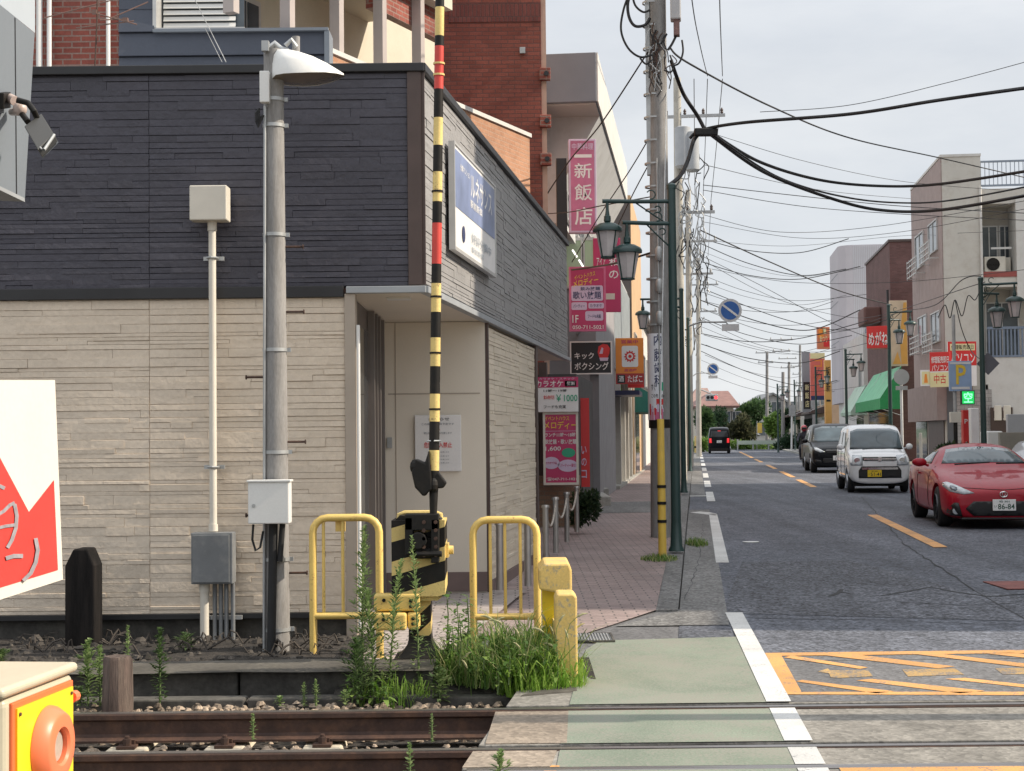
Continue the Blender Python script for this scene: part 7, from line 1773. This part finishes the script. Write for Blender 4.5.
# maroon brick building
v2 = v_of(893, UR); P2 = T(UR, v2)
r2 = thing('maroon_building', 'maroon brick building with a windowless upper wall behind the green awning', 'building', (P2.x, P2.y, gz(P2.y)), SR)
z2 = lambda py: at(890, py, P2.y).z - gz(P2.y)
L2 = v_of(866, UR, 275) - v2
mb = MB(); mb.box(0, 9, 0, L2, 0, z2(242)); mb.build('wall', B_MAROON, r2)
mb = MB(); mb.box(-.06, 9.1, -.06, L2+.05, z2(242), z2(239.5)); mb.build('roof_coping', M_dark_brown, r2)
mb = MB(); fbox(mb, 'l', 0, L2*.35, L2*.62, z2(318), z2(300), .0, .9); mb.build('round_balcony', mat('maroon_render', (.16,.08,.07), .7, .1), r2, bevel=.1)
mb = MB(); fbox(mb, 'l', 0, .6, L2-.8, .1, 2.4, .0, .05); mb.build('shop_window', M_glass_dark, r2)
mb = MB(); mb.cyl((-.15,-.15,0),(-.15,-.15,z2(290)), .06, None, 10); mb.build('drainpipe', M_black_metal, r2)
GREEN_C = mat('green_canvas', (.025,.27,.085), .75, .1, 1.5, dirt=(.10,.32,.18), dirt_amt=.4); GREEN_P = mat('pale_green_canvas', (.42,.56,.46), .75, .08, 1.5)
def awning(label, px0, px1, pyt, pyb, pyv, u_out, m, m2, name='awning', uw=UR):
    # slopes from the wall out over the pavement; px1 the near end
    va = v_of(px1, uw - .3); vb = v_of(px0, uw - u_out); p = T(uw, va)
    t = thing(name, label, 'awning', (p.x, p.y, gz(p.y)), SR); zz = lambda py: at(px1, py, p.y).z - gz(p.y)
    zt, zb, zv = zz(pyt), zz(pyb), zz(pyv); Ln = max(2.5, vb - va)
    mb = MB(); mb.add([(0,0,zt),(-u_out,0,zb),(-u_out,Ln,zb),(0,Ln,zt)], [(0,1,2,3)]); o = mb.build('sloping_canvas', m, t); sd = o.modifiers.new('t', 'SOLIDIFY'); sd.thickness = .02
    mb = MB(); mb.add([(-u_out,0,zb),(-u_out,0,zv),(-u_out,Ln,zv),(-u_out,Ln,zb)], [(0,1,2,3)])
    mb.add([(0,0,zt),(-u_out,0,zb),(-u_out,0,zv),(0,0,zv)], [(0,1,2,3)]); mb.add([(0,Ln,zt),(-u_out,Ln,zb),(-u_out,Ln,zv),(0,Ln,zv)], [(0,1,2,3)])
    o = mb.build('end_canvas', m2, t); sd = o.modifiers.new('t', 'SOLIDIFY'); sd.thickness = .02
    mb = MB()
    for i in range(4): y = Ln*(i+.02)/3.06; mb.cyl((-.05,y,zt-.05),(-u_out+.03,y,zb-.04), .02, None, 6); mb.cyl((-.03,y,zv-.3),(-u_out+.03,y,zv+.03), .015, None, 6)
    mb.build('awning_frame', M_galv, t); return t
awning('large bright green awning over the shop in the maroon building', 856, 896, 366, 398, 409, 1.0, mat('sunlit_green_canvas', (.20,.50,.31), .75, .12, 1.5), GREEN_C)  # paler slope: sunlight on the canvas put into its colour
awning('pale green awning just beyond the bright green one', 841, 862, 385, 412, 415, .9, GREEN_P, GREEN_P, uw=UR+.1)
s = Sign('red_box_sign', 'tilted red box sign with white letters high over the green awning', 868, 889, 326, 348, P2.y-1.5, C_red, thick=1.2, rz=-.45)

s.text('めがね', .08, .12, .92, .75, C_white); s.done()
s = Sign('orange_panel_sign', 'tall tan panel with an orange wedge hanging before the maroon building', 891, 908, 300.5, 366, P2.y-3, mat('faded_tan_sign', (.55,.44,.32), .5, .12), thick=.2)
s.poly([(.62,.03),(.98,.03),(.98,.97),(.80,.97),(.55,.45)], flat('faded_orange', (.62,.33,.08))); s.poly([(.1,.03),(.6,.03),(.4,.22)], flat('faded_orange', (0,0,0))); s.done()
# tall pale building
v3 = v_of(842, UR); P3 = T(UR, v3)
r3 = thing('tall_pale_building', 'tall pale windowless building with ribbed side and rounded corner', 'building', (P3.x, P3.y, gz(P3.y)), SR)
z3 = lambda py: at(860, py, P3.y).z - gz(P3.y)
L3 = v_of(829.5, UR, 247) - v3
mb = MB(); q = [(0,.9),(.12,.45),(.45,.12),(.9,0),(12,0),(12,L3),(0,L3)]; mb.prism(q, 3.3, z3(245), 'z'); mb.build('wall', mat('pale_panels', (.50,.48,.51), .7, .05, .6, .02, 30), r3)
mb = MB()
for i in range(60): mb.box(.95+.12*i, 1.0+.12*i, -.03, -.003, 3.4, z3(246))
mb.build('ribs', mat('pale_ribs', (.56,.57,.60), .6, .05), r3)
mb = MB(); mb.box(.6, 12, .5, L3, 0, 3.3); mb.build('ground_storey', M_purple, r3)
mb = MB()
for zz in (z3(272), z3(300), z3(340), z3(380)): mb.box(-.012, .0, 1.0, L3, zz-.02, zz+.02)
mb.build('panel_joint', M_grey_slab, r3)
mb = MB()
for z in (z3(272), z3(285)): mb.bar((2.2,-1.2,z),(4.6,-1.2,z),.07); mb.bar((2.2,-1.2,z),(2.2,0,z),.07); mb.bar((4.6,-1.2,z),(4.6,0,z),.07)
for x in (2.2,3.0,3.8,4.6): mb.bar((x,-1.2,z3(285)),(x,-1.2,z3(272)),.06)
mb.bar((3.6,-1.2,z3(285)),(3.6,-1.2,z3(258)),.05); mb.bar((1.9,-.2,z3(320)),(2.4,-1.1,z3(288)),.12)
mb.build('roof_bracket', M_white, r3)
mb = MB(); mb.tube([(1.7,-.15,0),(1.7,-.15,z3(330)),(2.2,-.2,z3(318)),(3.4,-.2,z3(316))], .09, 8); mb.build('conduit', M_grey_slab, r3)
mid = thing('cream_infill_house', 'cream two storey house squeezed between the maroon and the tall pale building', 'building', T(UR, (v2+L2+v3)/2-4, gz(75)), SR)
mb = MB(); mb.box(.2, 8, 0, v3-v2-L2, 0, 7.2); mb.build('wall', M_stucco_w, mid); window(mid, 'l', .2, 1, 2.4, 4, 5.4); mb = MB(); fbox(mb, 'l', .2, .5, 4, .1, 2.3, 0, .05); mb.build('shop_window', M_glass_dark, mid)
# farther shops
def shopbox(label, px, H_, Ln, m, name='shop_house', uw=UR, roof=None):
    v = v_of(px, uw); p = T(uw, v); t = thing(name, label, 'building', (p.x, p.y, gz(p.y)), SR)
    mb = MB(); mb.box(0, 8, 0, Ln, 0, H_); mb.build('wall', m, t)
    mb = MB(); fbox(mb, 'l', 0, .5, Ln-.5, .1, 2.5, 0, .06); mb.build('shop_window', M_glass_dark, t)
    window(t, 'l', 0, 1, Ln*.4, 3.4, 4.8); window(t, 'l', 0, Ln*.55, Ln-1, 3.4, 4.8)
    mb = MB(); mb.prism([(-1.2,2.9),(0,3.3),(0,2.8),(-1.2,2.75)], .3, Ln-.3); mb.build('canopy', roof or M_dark_brown, t)
    return t
shopbox('low orange shop beyond the tall pale building with banners before it', 826, 5.0, 9, mat('peach_wall', (.60,.44,.30), .8, .08))
shopbox('grey shop house at the far end of the right row', 813, 5.5, 10, mat('grey_shop_wall', (.28,.28,.29), .8, .1))
shopbox('last low shop of the right row before the bend', 801, 4.2, 8, M_stucco)
def banner(label, px0, px1, py0, py1, Y, m, parts, name='shop_sign'):
    s = Sign(name, label, px0, px1, py0, py1, Y, m, thick=.25)
    for p in parts:
        if p[0] == 'r': s.rect(*p[1:])
        else: s.text(*p[1:])
    return s.done()
banner('tall red and orange patterned sign rising above the far shops', 817.5, 830, 327, 349, 95, flat('patchy_orange', (.62,.20,.10)), [('r',.1,.5,.5,.9,C_orange),('r',.5,.1,.95,.5,C_red),('r',.45,.7,.7,.95,C_pale),('t','まつり',.2,.3,.8,.6,C_pale)])
banner('large salmon red vertical banner with a navy foot', 811, 825.5, 353, 400, 97, flat('salmon_sign', (.66,.15,.12)), [('r',0,.0,1,.09,C_navy),('r',0,.88,1,1,C_pale),('t','コ',.25,.7,.8,.85,C_orange),('t','スーパー',.2,.4,.8,.55,C_orange)])
banner('dark grey vertical sign above a small black board of yellow letters', 803, 811, 352, 412, 99, C_grey, [('r',.1,.05,.95,.5,C_black),('t','CH新',.3,.36,.8,.46,C_pale),('t','CH飯',.3,.22,.8,.33,C_pale),('t','CH店',.3,.08,.8,.19,C_pale)])
banner('narrow orange vertical sign with dark letters against the tall pale building', 825.5, 832, 360, 424, 93, flat('amber_sign', (.75,.40,.12)), [('t','CH飯',.2,.75,.85,.9,C_black),('t','CH新',.2,.5,.85,.65,C_black),('t','CH一',.2,.35,.85,.38,C_black)])

# parking lot by the tan building: posts, signs, low wall
Yk = 38.0
s = Sign('parking_board', 'pale blue parking board with a yellow letter P on a grey pole', 949.5, 972, 361, 391, Yk, mat('faded_blue_sign', (.30,.42,.62), .5, .12), thick=.06)
s.text('P', .30, .22, .75, .88, C_yel); s.rect(.1,.06,.9,.14,C_white); s.rect(.04,.9,.96,.96,C_white)
mb = MB(); mb.cyl((-.12,.1,-at(960,391,Yk).z+.1),(-.12,.1,1.9), .045, None, 12); mb.build('post', M_galv, s.root, smooth=40); s.done()
GL = mat('green_led', (.02,.30,.08), .4, .05, emit=(.05,1,.25), es=.55)
s = Sign('vacancy_light', 'small lit green vacancy sign under the blue parking board', 961.5, 975, 390.5, 404.5, Yk-.1, C_black, thick=.12)
s.rect(.06,.06,.94,.94,mat('led_panel', (.01,.22,.06), .4, .05, emit=(.02,.75,.14), es=.6)); s.text('空', .18,.14,.82,.88, mat('led_letters', (.2,.9,.4), .4, 0, emit=(.25,1,.45), es=1.3)); s.done()
s = Sign('cream_box_sign', 'small plain cream box sign on a thin dark post below the green light', 951, 961.5, 412, 422.5, Yk-.2, M_cream, thick=.15)
mb = MB(); mb.cyl((0,.07,-1.9),(0,.07,0), .05, None, 10); mb.build('post', M_gate_black, s.root); s.done()
s = Sign('red_pillar_sign', 'tall narrow red and white pillar sign in the parking lot by the vacancy light', 964, 969.5, 410, 455, Yk+1, C_red, thick=.2); s.text('営業中', .2,.1,.8,.3,C_white); s.text('P',.2,.7,.8,.8,C_white); s.done()
mb = MB(); a = at(972, 455, Yk+2); b = at(979, 408, Yk+2); mb.box(a.x,b.x,Yk+2,Yk+2.3,gz(Yk),b.z); tag(mb.build('white_post_panel', C_white, bevel=.02), 'plain white upright panel beside the red pillar sign', 'panel')
t = thing('diamond_sign', 'back of a dark diamond shaped road sign on the right lamp post', 'road sign', at(987, 363, 31.7))
c_ = at(988, 363.5, 31.7); mb = MB(); r_ = 11.5/1540*31.7
mb.prism([(c_.x-r_,c_.z),(c_.x,c_.z-r_),(c_.x+r_,c_.z),(c_.x,c_.z+r_)], 31.69, 31.71); mb.build('plate', mat('sign_back', (.13,.13,.15), .5, .1), t, world=True)
mb = MB(); mb.bar((c_.x-.1,31.74,c_.z),(c_.x+.1,31.74,c_.z),.04); mb.build('clamp', M_galv, t, world=True)
Yc = 44.5; c_ = at(901, 377, Yc)
t = thing('round_sign', 'back of a round grey road sign on a white pole before the dark shutter', 'road sign', Vector((c_.x, Yc, gz(Yc))))
mb = MB(); mb.lathe([(0,-.01),(.225,-.01),(.225,.01),(0,.01)], (0,-.05,c_.z-gz(Yc)), 32, 'y', False); mb.build('disc', mat('sign_back_pale', (.42,.43,.42), .5, .08), t, smooth=40)
mb = MB(); z_ = at(901, 388, Yc).z-gz(Yc); mb.box(-.17,.17,-.06,-.04,z_-.06,z_+.06); mb.build('plate', MATS['sign_back_pale'], t)
mb = MB(); mb.cyl((0,0,0),(0,0,c_.z-gz(Yc)+.2), .04, None, 12); mb.build('post', M_white, t, smooth=40)
def lowwall(name, label, px0, px1, pyt, Y, m, th=.15, cat='wall'):
    a = at(px0, 440, Y); b = at(px1, pyt, Y); mb = MB(); mb.box(a.x, b.x, Y, Y+th, gz(Y)-.05, b.z); return tag(mb.build(name, m, bevel=.01), label, cat)
lowwall('block_wall', 'low drab block wall across the parking lot at the right edge', 1000, 1040, 432, 41, mat('drab_block', (.27,.25,.21), .9, .12, 2, .1, 40))
lowwall('metal_fence', 'pale corrugated metal fence panel behind the drab block wall', 1008, 1034, 414, 43, mat('fence_grey', (.42,.43,.45), .5, .06))
mb = MB(); a = at(988,455,42); b = at(1003,431,42); mb.box(a.x,b.x,42,42.7,gz(42),b.z); tag(mb.build('white_cabinet', M_white, bevel=.04), 'white cabinet standing before the brown door of the tan building', 'cabinet')
t = thing('parked_car', 'roof of a silver car just showing at the right edge behind the low wall', 'car', at(1032,455,38))
mb = MB(); mb.prism([(-.9,.0),(-.95,.5),(-.85,.9),(-.6,1.25),(-.45,1.38),(.4,1.38),(.8,.9),(.9,.5),(.9,0)], -.2, 2.6); mb.build('body', car_paint('silver_car_paint', (.5,.5,.52)), t, bevel=.08); t.location.z = gz(38)-.18; t.location.x += 1.0
mb = MB(); mb.prism([(-.66,.95),(-.5,1.28),(.32,1.28),(.6,.95)], -.225, -.215); mb.build('windscreen', M_wind, t)
mb = MB()
for sx in (-.7,.7):
    mb.lathe([(0,-.1),(.3,-.1),(.3,.1),(0,.1)], (sx,.5,.1), 20, 'x', False)
mb.build('front_wheels', M_rubber, t)
bush('low_shrub', 'grey green weeds piled at the foot of the parking board', at(950, 455, 38), .5, .4, .16, 400, .1, SHRUB, trunk=False)
bk = lowwall('wooden_post', 'short pale post leaning before the dark shutter', 920, 922, 433, 46, M_stucco, .1, 'post')

# out of the frame on the right: the building whose shadow lies over the near street
ob_ = thing('street_block', 'plain tan four storey block on the near right of the street, outside the picture', 'building', T(10.4, 14.75, 0), SR)
mb = MB(); mb.box(-2.9, -.01, -2.1, .15, -.1, 5.6); mb.build('shade_annex', M_stucco, ob_)  # unseen low block added to set the edge of the near shadow
mb = MB(); mb.box(0, 9, 0, 31.0, -.1, 13.6); mb.build('wall', M_stucco, ob_)
for f_ in range(4):
    for a in range(9): window(ob_, 'l', 0, 1+3.2*a, 3+3.2*a, .9+3.1*f_, 2.3+3.1*f_)
sg = thing('crossing_signal', 'crossing signal mast with a crossbuck just right of the picture', 'signal', (4.2, 8.15, 0))
mb = MB(); mb.cyl((0,0,-.1),(0,0,4.6), .09, None, 16); mb.build('mast', M_gate_yellow, sg, smooth=40)
mb = MB(); mb.bar((-.6,0,3.9),(.6,0,4.5),.16,.03); mb.bar((-.6,.035,4.5),(.6,.035,3.9),.16,.03); mb.build('crossbuck', M_gate_yellow, sg)
mb = MB(); mb.lathe([(0,0),(.2,0),(.2,.08)], (-.35,-.15,3.2), 20, 'y', False); mb.lathe([(0,0),(.2,0),(.2,.08)], (.35,-.15,3.2), 20, 'y', False); mb.bar((-.5,0,3.2),(.5,0,3.2),.06); mb.build('lamp_board', M_gate_black, sg)
# ------------------------------------------------------------------ the far end of the street
def gable_house(label, px0, px1, pye, pyr, Y, m, mr, ln=9, rz=0.0):
    a = at(px0, 440, Y); b = at(px1, 440, Y); t = thing('house', label, 'house', ((a.x+b.x)/2, Y, gz(Y)), rz); w = (b.x-a.x)/2
    ze = at(px0, pye, Y).z - gz(Y); zr = at(px0, pyr, Y).z - gz(Y)
    mb = MB(); mb.box(-w, w, 0, ln, 0, ze); mb.prism([(-w,ze),(w,ze),(0,zr)], 0, ln); mb.build('wall', m, t)
    mb = MB(); mb.prism([(-w-.5,ze-.25),(0,zr+.05),(0,zr+.25),(-w-.5,ze-.02)], -.5, ln+.5); mb.prism([(w+.5,ze-.25),(0,zr+.05),(0,zr+.25),(w+.5,ze-.02)], -.5, ln+.5); mb.build('roof', mr, t)
    for i in range(3): window(t, 'f', 0, -w+.8+i*w*.62, -w+1.9+i*w*.62, 3.4, 4.6); 
    for i in range(2): window(t, 'f', 0, -w+.9+i*w*.9, -w+2.4+i*w*.9, .9, 2.4)
    return t
M_rooft = mat('dusty_red_roof', (.22,.125,.11), .8, .15, 2); M_roofg = mat('grey_roof', (.23,.24,.25), .8, .1, 2)
def side_house(label, px0, px1, pxr0, pxr1, pye, pyr, Y, m, mr):
    # a house whose long roof slope faces the street
    a = at(px0, 440, Y); b = at(px1, 440, Y); t = thing('house', label, 'house', ((a.x+b.x)/2, Y, gz(Y)), .0); w = (b.x-a.x)/2; cx = (a.x+b.x)/2
    ze = at(px0, pye, Y).z - gz(Y); zr = at(px0, pyr, Y+3).z - gz(Y); r0 = at(pxr0, pyr, Y+3).x - cx; r1_ = at(pxr1, pyr, Y+3).x - cx
    mb = MB(); mb.box(-w, w, 0, 8, 0, ze); mb.build('wall', m, t)
    mb = MB(); mb.grid([[(-w-.5,-.6,ze-.1),(w+.5,-.6,ze-.1)],[(r0,3.5,zr),(r1_,3.5,zr)],[(-w-.5,8.6,ze-.1),(w+.5,8.6,ze-.1)]]); mb.face((-w-.5,-.6,ze-.1),(r0,3.5,zr),(-w-.5,8.6,ze-.1)); mb.face((w+.5,-.6,ze-.1),(r1_,3.5,zr),(w+.5,8.6,ze-.1))
    o = mb.build('roof', mr, t); sd = o.modifiers.new('t', 'SOLIDIFY'); sd.thickness = .18
    for i in range(4): window(t, 'f', 0, -w+.5+i*w*.5, -w+1.5+i*w*.5, ze-1.9, ze-.6)
    for i in range(3): window(t, 'f', 0, -w+.5+i*w*.6, -w+1.7+i*w*.6, .8, 2.3)
    return t
side_house('cream house with a dusty red hipped roof at the far street end', 699, 734, 712, 729, 405, 391, 142, M_beige_wall, M_rooft)
side_house('pale house with a pinkish roof at the far street end, partly behind the poles', 690, 712, 697, 708, 406, 388, 160, M_stucco_w, mat('pinkish_roof', (.30,.20,.175), .8, .1))
gable_house('grey house with a low grey gable roof behind the far trees', 750, 796, 408, 395, 165, mat('grey_house_wall', (.42,.43,.43), .8, .06), M_roofg)
LF1 = leafmat('far_green_leaf', (.035,.075,.03), (.06,.115,.045), (.10,.17,.06)); LF2 = leafmat('far_dark_leaf', (.022,.05,.028), (.045,.085,.04))
LF3 = leafmat('far_bright_leaf', (.10,.19,.04), (.18,.30,.07), (.26,.38,.10)); LF4 = leafmat('reddish_leaf', (.045,.055,.03), (.08,.085,.045), (.13,.13,.07))
def tree_px(label, px, pyb, pyt, rx_px, Y, n, ls, m, th=.3, name='tree', cat='tree', lumps=7):
    p = at(px, pyb, Y); p.z = gz(min(Y,130)); top = at(px, pyt, Y).z; Hh = top - p.z; rx = rx_px/1540*Y
    rz_ = Hh*(1-th)/2
    return bush(name, label, p, rx, rx*.9, rz_, n, ls, m, cat, lumps=lumps, th=Hh*th)
tree_px('round brownish green tree before the cream house at the street end', 741, 453, 412, 15, 125, 2600, .28, LF4, .12)
tree_px('dark green tree behind the brownish round tree', 750, 452, 398, 19, 150, 3200, .34, LF1, .25)
tree_px('bright yellow green young tree beside the far lamp', 772, 453, 409, 9, 128, 1500, .26, LF3, .25)
tree_px('dark green tree left beside the pale pole at the street end', 706, 455, 400, 12, 122, 2200, .28, LF1, .2)
tree_px('small pointed tree in front of the cream house', 723, 455, 404, 8, 130, 1200, .24, LF2, .2)
tree_px('dark tree at the far right behind the lamp posts', 783, 453, 405, 12, 150, 1500, .34, LF2, .2)
bush('hedge', 'dark clipped hedge at the right side of the street end', at(790, 455, 118), 1.3, .9, .95, 1600, .2, LF2, 'hedge', trunk=False)
bush('hedge', 'bright flowering bushes along the fence at the street end', at(752, 453, 124), 3.2, .6, .5, 1800, .2, LF3, 'hedge', trunk=False)
bush('hedge', 'green bushes at the left of the street end behind the yellow post', at(700, 458, 112), 1.0, .8, .8, 1100, .2, LF3, 'hedge', trunk=False)
t = thing('yellow_flag', 'tall yellow banner flag among the trees at the street end', 'flag', at(760, 445, 123)); mb = MB(); a = at(757,433,123); b = at(762,423,123); mb.box(a.x,b.x,123,123.04,a.z,b.z); mb.build('cloth', mat('flag_yellow', (.75,.52,.10), .7, .1), t, world=True); mb = MB(); mb.cyl(at(757,452,123),at(757,421,123), .03, None, 6); mb.build('flag_pole', M_galv, t, world=True)
mb = MB(); a = at(747,445,127); b = at(758,435,127); mb.box(a.x,b.x,127,129,gz(127),b.z); mb.prism([(a.x-.2,b.z),(b.x+.2,b.z),((a.x+b.x)/2,b.z+.5)], 126.8, 129.2); tag(mb.build('white_shed', C_white), 'small white shed among the trees at the street end', 'shed')
t = thing('guard_rail', 'pale green guard rail across the end of the street', 'guard rail', at(755, 452, 119))
mb = MB(); a = at(738,450,119); b = at(800,448,119); mb.box(a.x,b.x,119,119.08,gz(119)+.45,gz(119)+.75); mb.build('rail', mat('pale_green_rail', (.45,.52,.44), .5, .08), t, world=True)
for i in range(5):
    x = a.x + (b.x-a.x)*i/4; mb = MB(); mb.cyl((x,119.14,gz(119)-.1),(x,119.14,gz(119)+.85), .06, None, 8); mb.build('post', M_galv, t, world=True)
t = thing('sign_post', 'white signpost standing at the right kerb near the hedge', 'sign post', at(791.5, 456, 108)); mb = MB(); mb.cyl(at(791.5,457,108),at(792,408,108), .07, None, 8); mb.build('post', M_white, t, world=True); mb = MB(); a = at(789,416,107.9); b = at(795,405,107.9); mb.box(a.x,b.x,107.85,107.9,a.z,b.z); mb.build('plate', M_galv, t, world=True)
for i, (px, Y) in enumerate(((696, 108), (700, 112))):
    t = thing('yellow_marker_post', ('yellow striped marker post at the far left kerb, nearer one','yellow striped marker post at the far left kerb, farther one')[i], 'marker post', at(px, 456, Y)); mb = MB(); mb.cyl(at(px,459,Y),at(px,436,Y), .11, None, 10); mb.build('tube', M_gate_yellow, t, world=True)
    mb = MB(); mb.cyl(at(px,448,Y),at(px,446,Y), .12, None, 10); mb.build('black_ring', M_gate_black, t, world=True)
# wooded hill behind
mb = MB(); rows = []
for j in range(9):
    rows.append([])
    for i in range(60):
        x = -120 + 11*i; f = math.sin(j/8*PI/2); h_ = (15 + 6*math.sin(i*.31) + 4*math.sin(i*.83+1) - (6 if i < 20 else 0))*f
        rows[-1].append((x, 430 + 14*j, h_ + rnd.uniform(-1.3,1.3)*f))
mb.grid(rows); tag(mb.build('hill', mat('far_woods', (.10,.14,.10), .95, .45, .08, .3, 1.2)), kind='structure')
mb = MB()
for _ in range(4200):
    i = rnd.uniform(0, 58); f = rnd.random(); x = -120 + 11*i; h_ = (15 + 6*math.sin(i*.31) + 4*math.sin(i*.83+1) - (6 if i < 20 else 0))*math.sin(f*PI/2)
    if not 60 < x < 420: continue
    q = Vector((x, 428 + 112*f, h_)); s_ = rnd.uniform(1.0, 2.4)
    for k in range(4):
        d_ = Vector((rnd.uniform(-1,1), rnd.uniform(-1,1), rnd.uniform(0,1)))*s_; n_ = Vector((rnd.uniform(-1,1), rnd.uniform(-1,.2), rnd.uniform(0,1))).normalized(); a_ = n_.cross(Vector((0,0,1)) if abs(n_.z) < .9 else Vector((1,0,0))).normalized(); b_ = n_.cross(a_)
        c_ = q + d_; mb.add([c_-a_*s_*.5, c_-b_*s_*.4, c_+a_*s_*.5, c_+b_*s_*.5], [(0,1,2,3)])
tag(mb.build('far_woods', LF2, normals=False), kind='stuff')

# ------------------------------------------------------------------ light
EL, AZ = 37.0, 92.0                       # sun height; bearing clockwise from straight down the street (+y)
sd = bpy.data.lights.new('sun', 'SUN'); so = bpy.data.objects.new('sun', sd); COL.objects.link(so)
sd.energy = 4.0; sd.angle = R(.6); sd.color = (1, .88, .72)
v = Vector((math.cos(R(EL))*math.sin(R(AZ)), math.cos(R(EL))*math.cos(R(AZ)), math.sin(R(EL))))
so.rotation_euler = v.to_track_quat('Z', 'Y').to_euler(); so.location = (20, 0, 30)
w = bpy.data.worlds.new('World'); SC.world = w; w.use_nodes = True
nt = w.node_tree; bg = nt.nodes['Background']
sky = nt.nodes.new('ShaderNodeTexSky'); sky.sky_type = 'NISHITA'; sky.sun_disc = False
sky.sun_elevation = R(EL); sky.sun_rotation = R(AZ); sky.air_density = 1.0; sky.dust_density = 2.0; sky.ozone_density = 1.0
# thin bright overcast veil over the blue
tc = nt.nodes.new('ShaderNodeTexCoord'); mp = nt.nodes.new('ShaderNodeMapping'); mp.inputs['Scale'].default_value = (1.2, 1.2, 4)
nt.links.new(tc.outputs['Generated'], mp.inputs['Vector'])
nz = noise(nt, mp.outputs['Vector'], 2.2, 6, .6)
veil = ramp(nt, nz, [(.34, (5.0,5.25,5.6,1)), (.66, (6.3,6.42,6.55,1))])
sp = nt.nodes.new('ShaderNodeSeparateXYZ'); nt.links.new(tc.outputs['Generated'], sp.inputs[0])
up_ = ramp(nt, sp.outputs[2], [(.0, G(1.10)), (.22, G(1)), (1, G(2.05))])          # brighter overhead, added to lift the ambient light
nt.links.new(mix(nt, .88, sky.outputs[0], mix(nt, 1, veil, up_, 'MULTIPLY')), bg.inputs['Color'])
bg.inputs['Strength'].default_value = .10
vs_ = SC.view_settings; vs_.view_transform = 'Standard'; vs_.look = 'None'; vs_.exposure = .47; vs_.gamma = 1; vs_.use_curve_mapping = False
SC.cycles.max_bounces = 6; SC.cycles.use_denoising = True
SC.cycles.caustics_reflective = SC.cycles.caustics_refractive = False
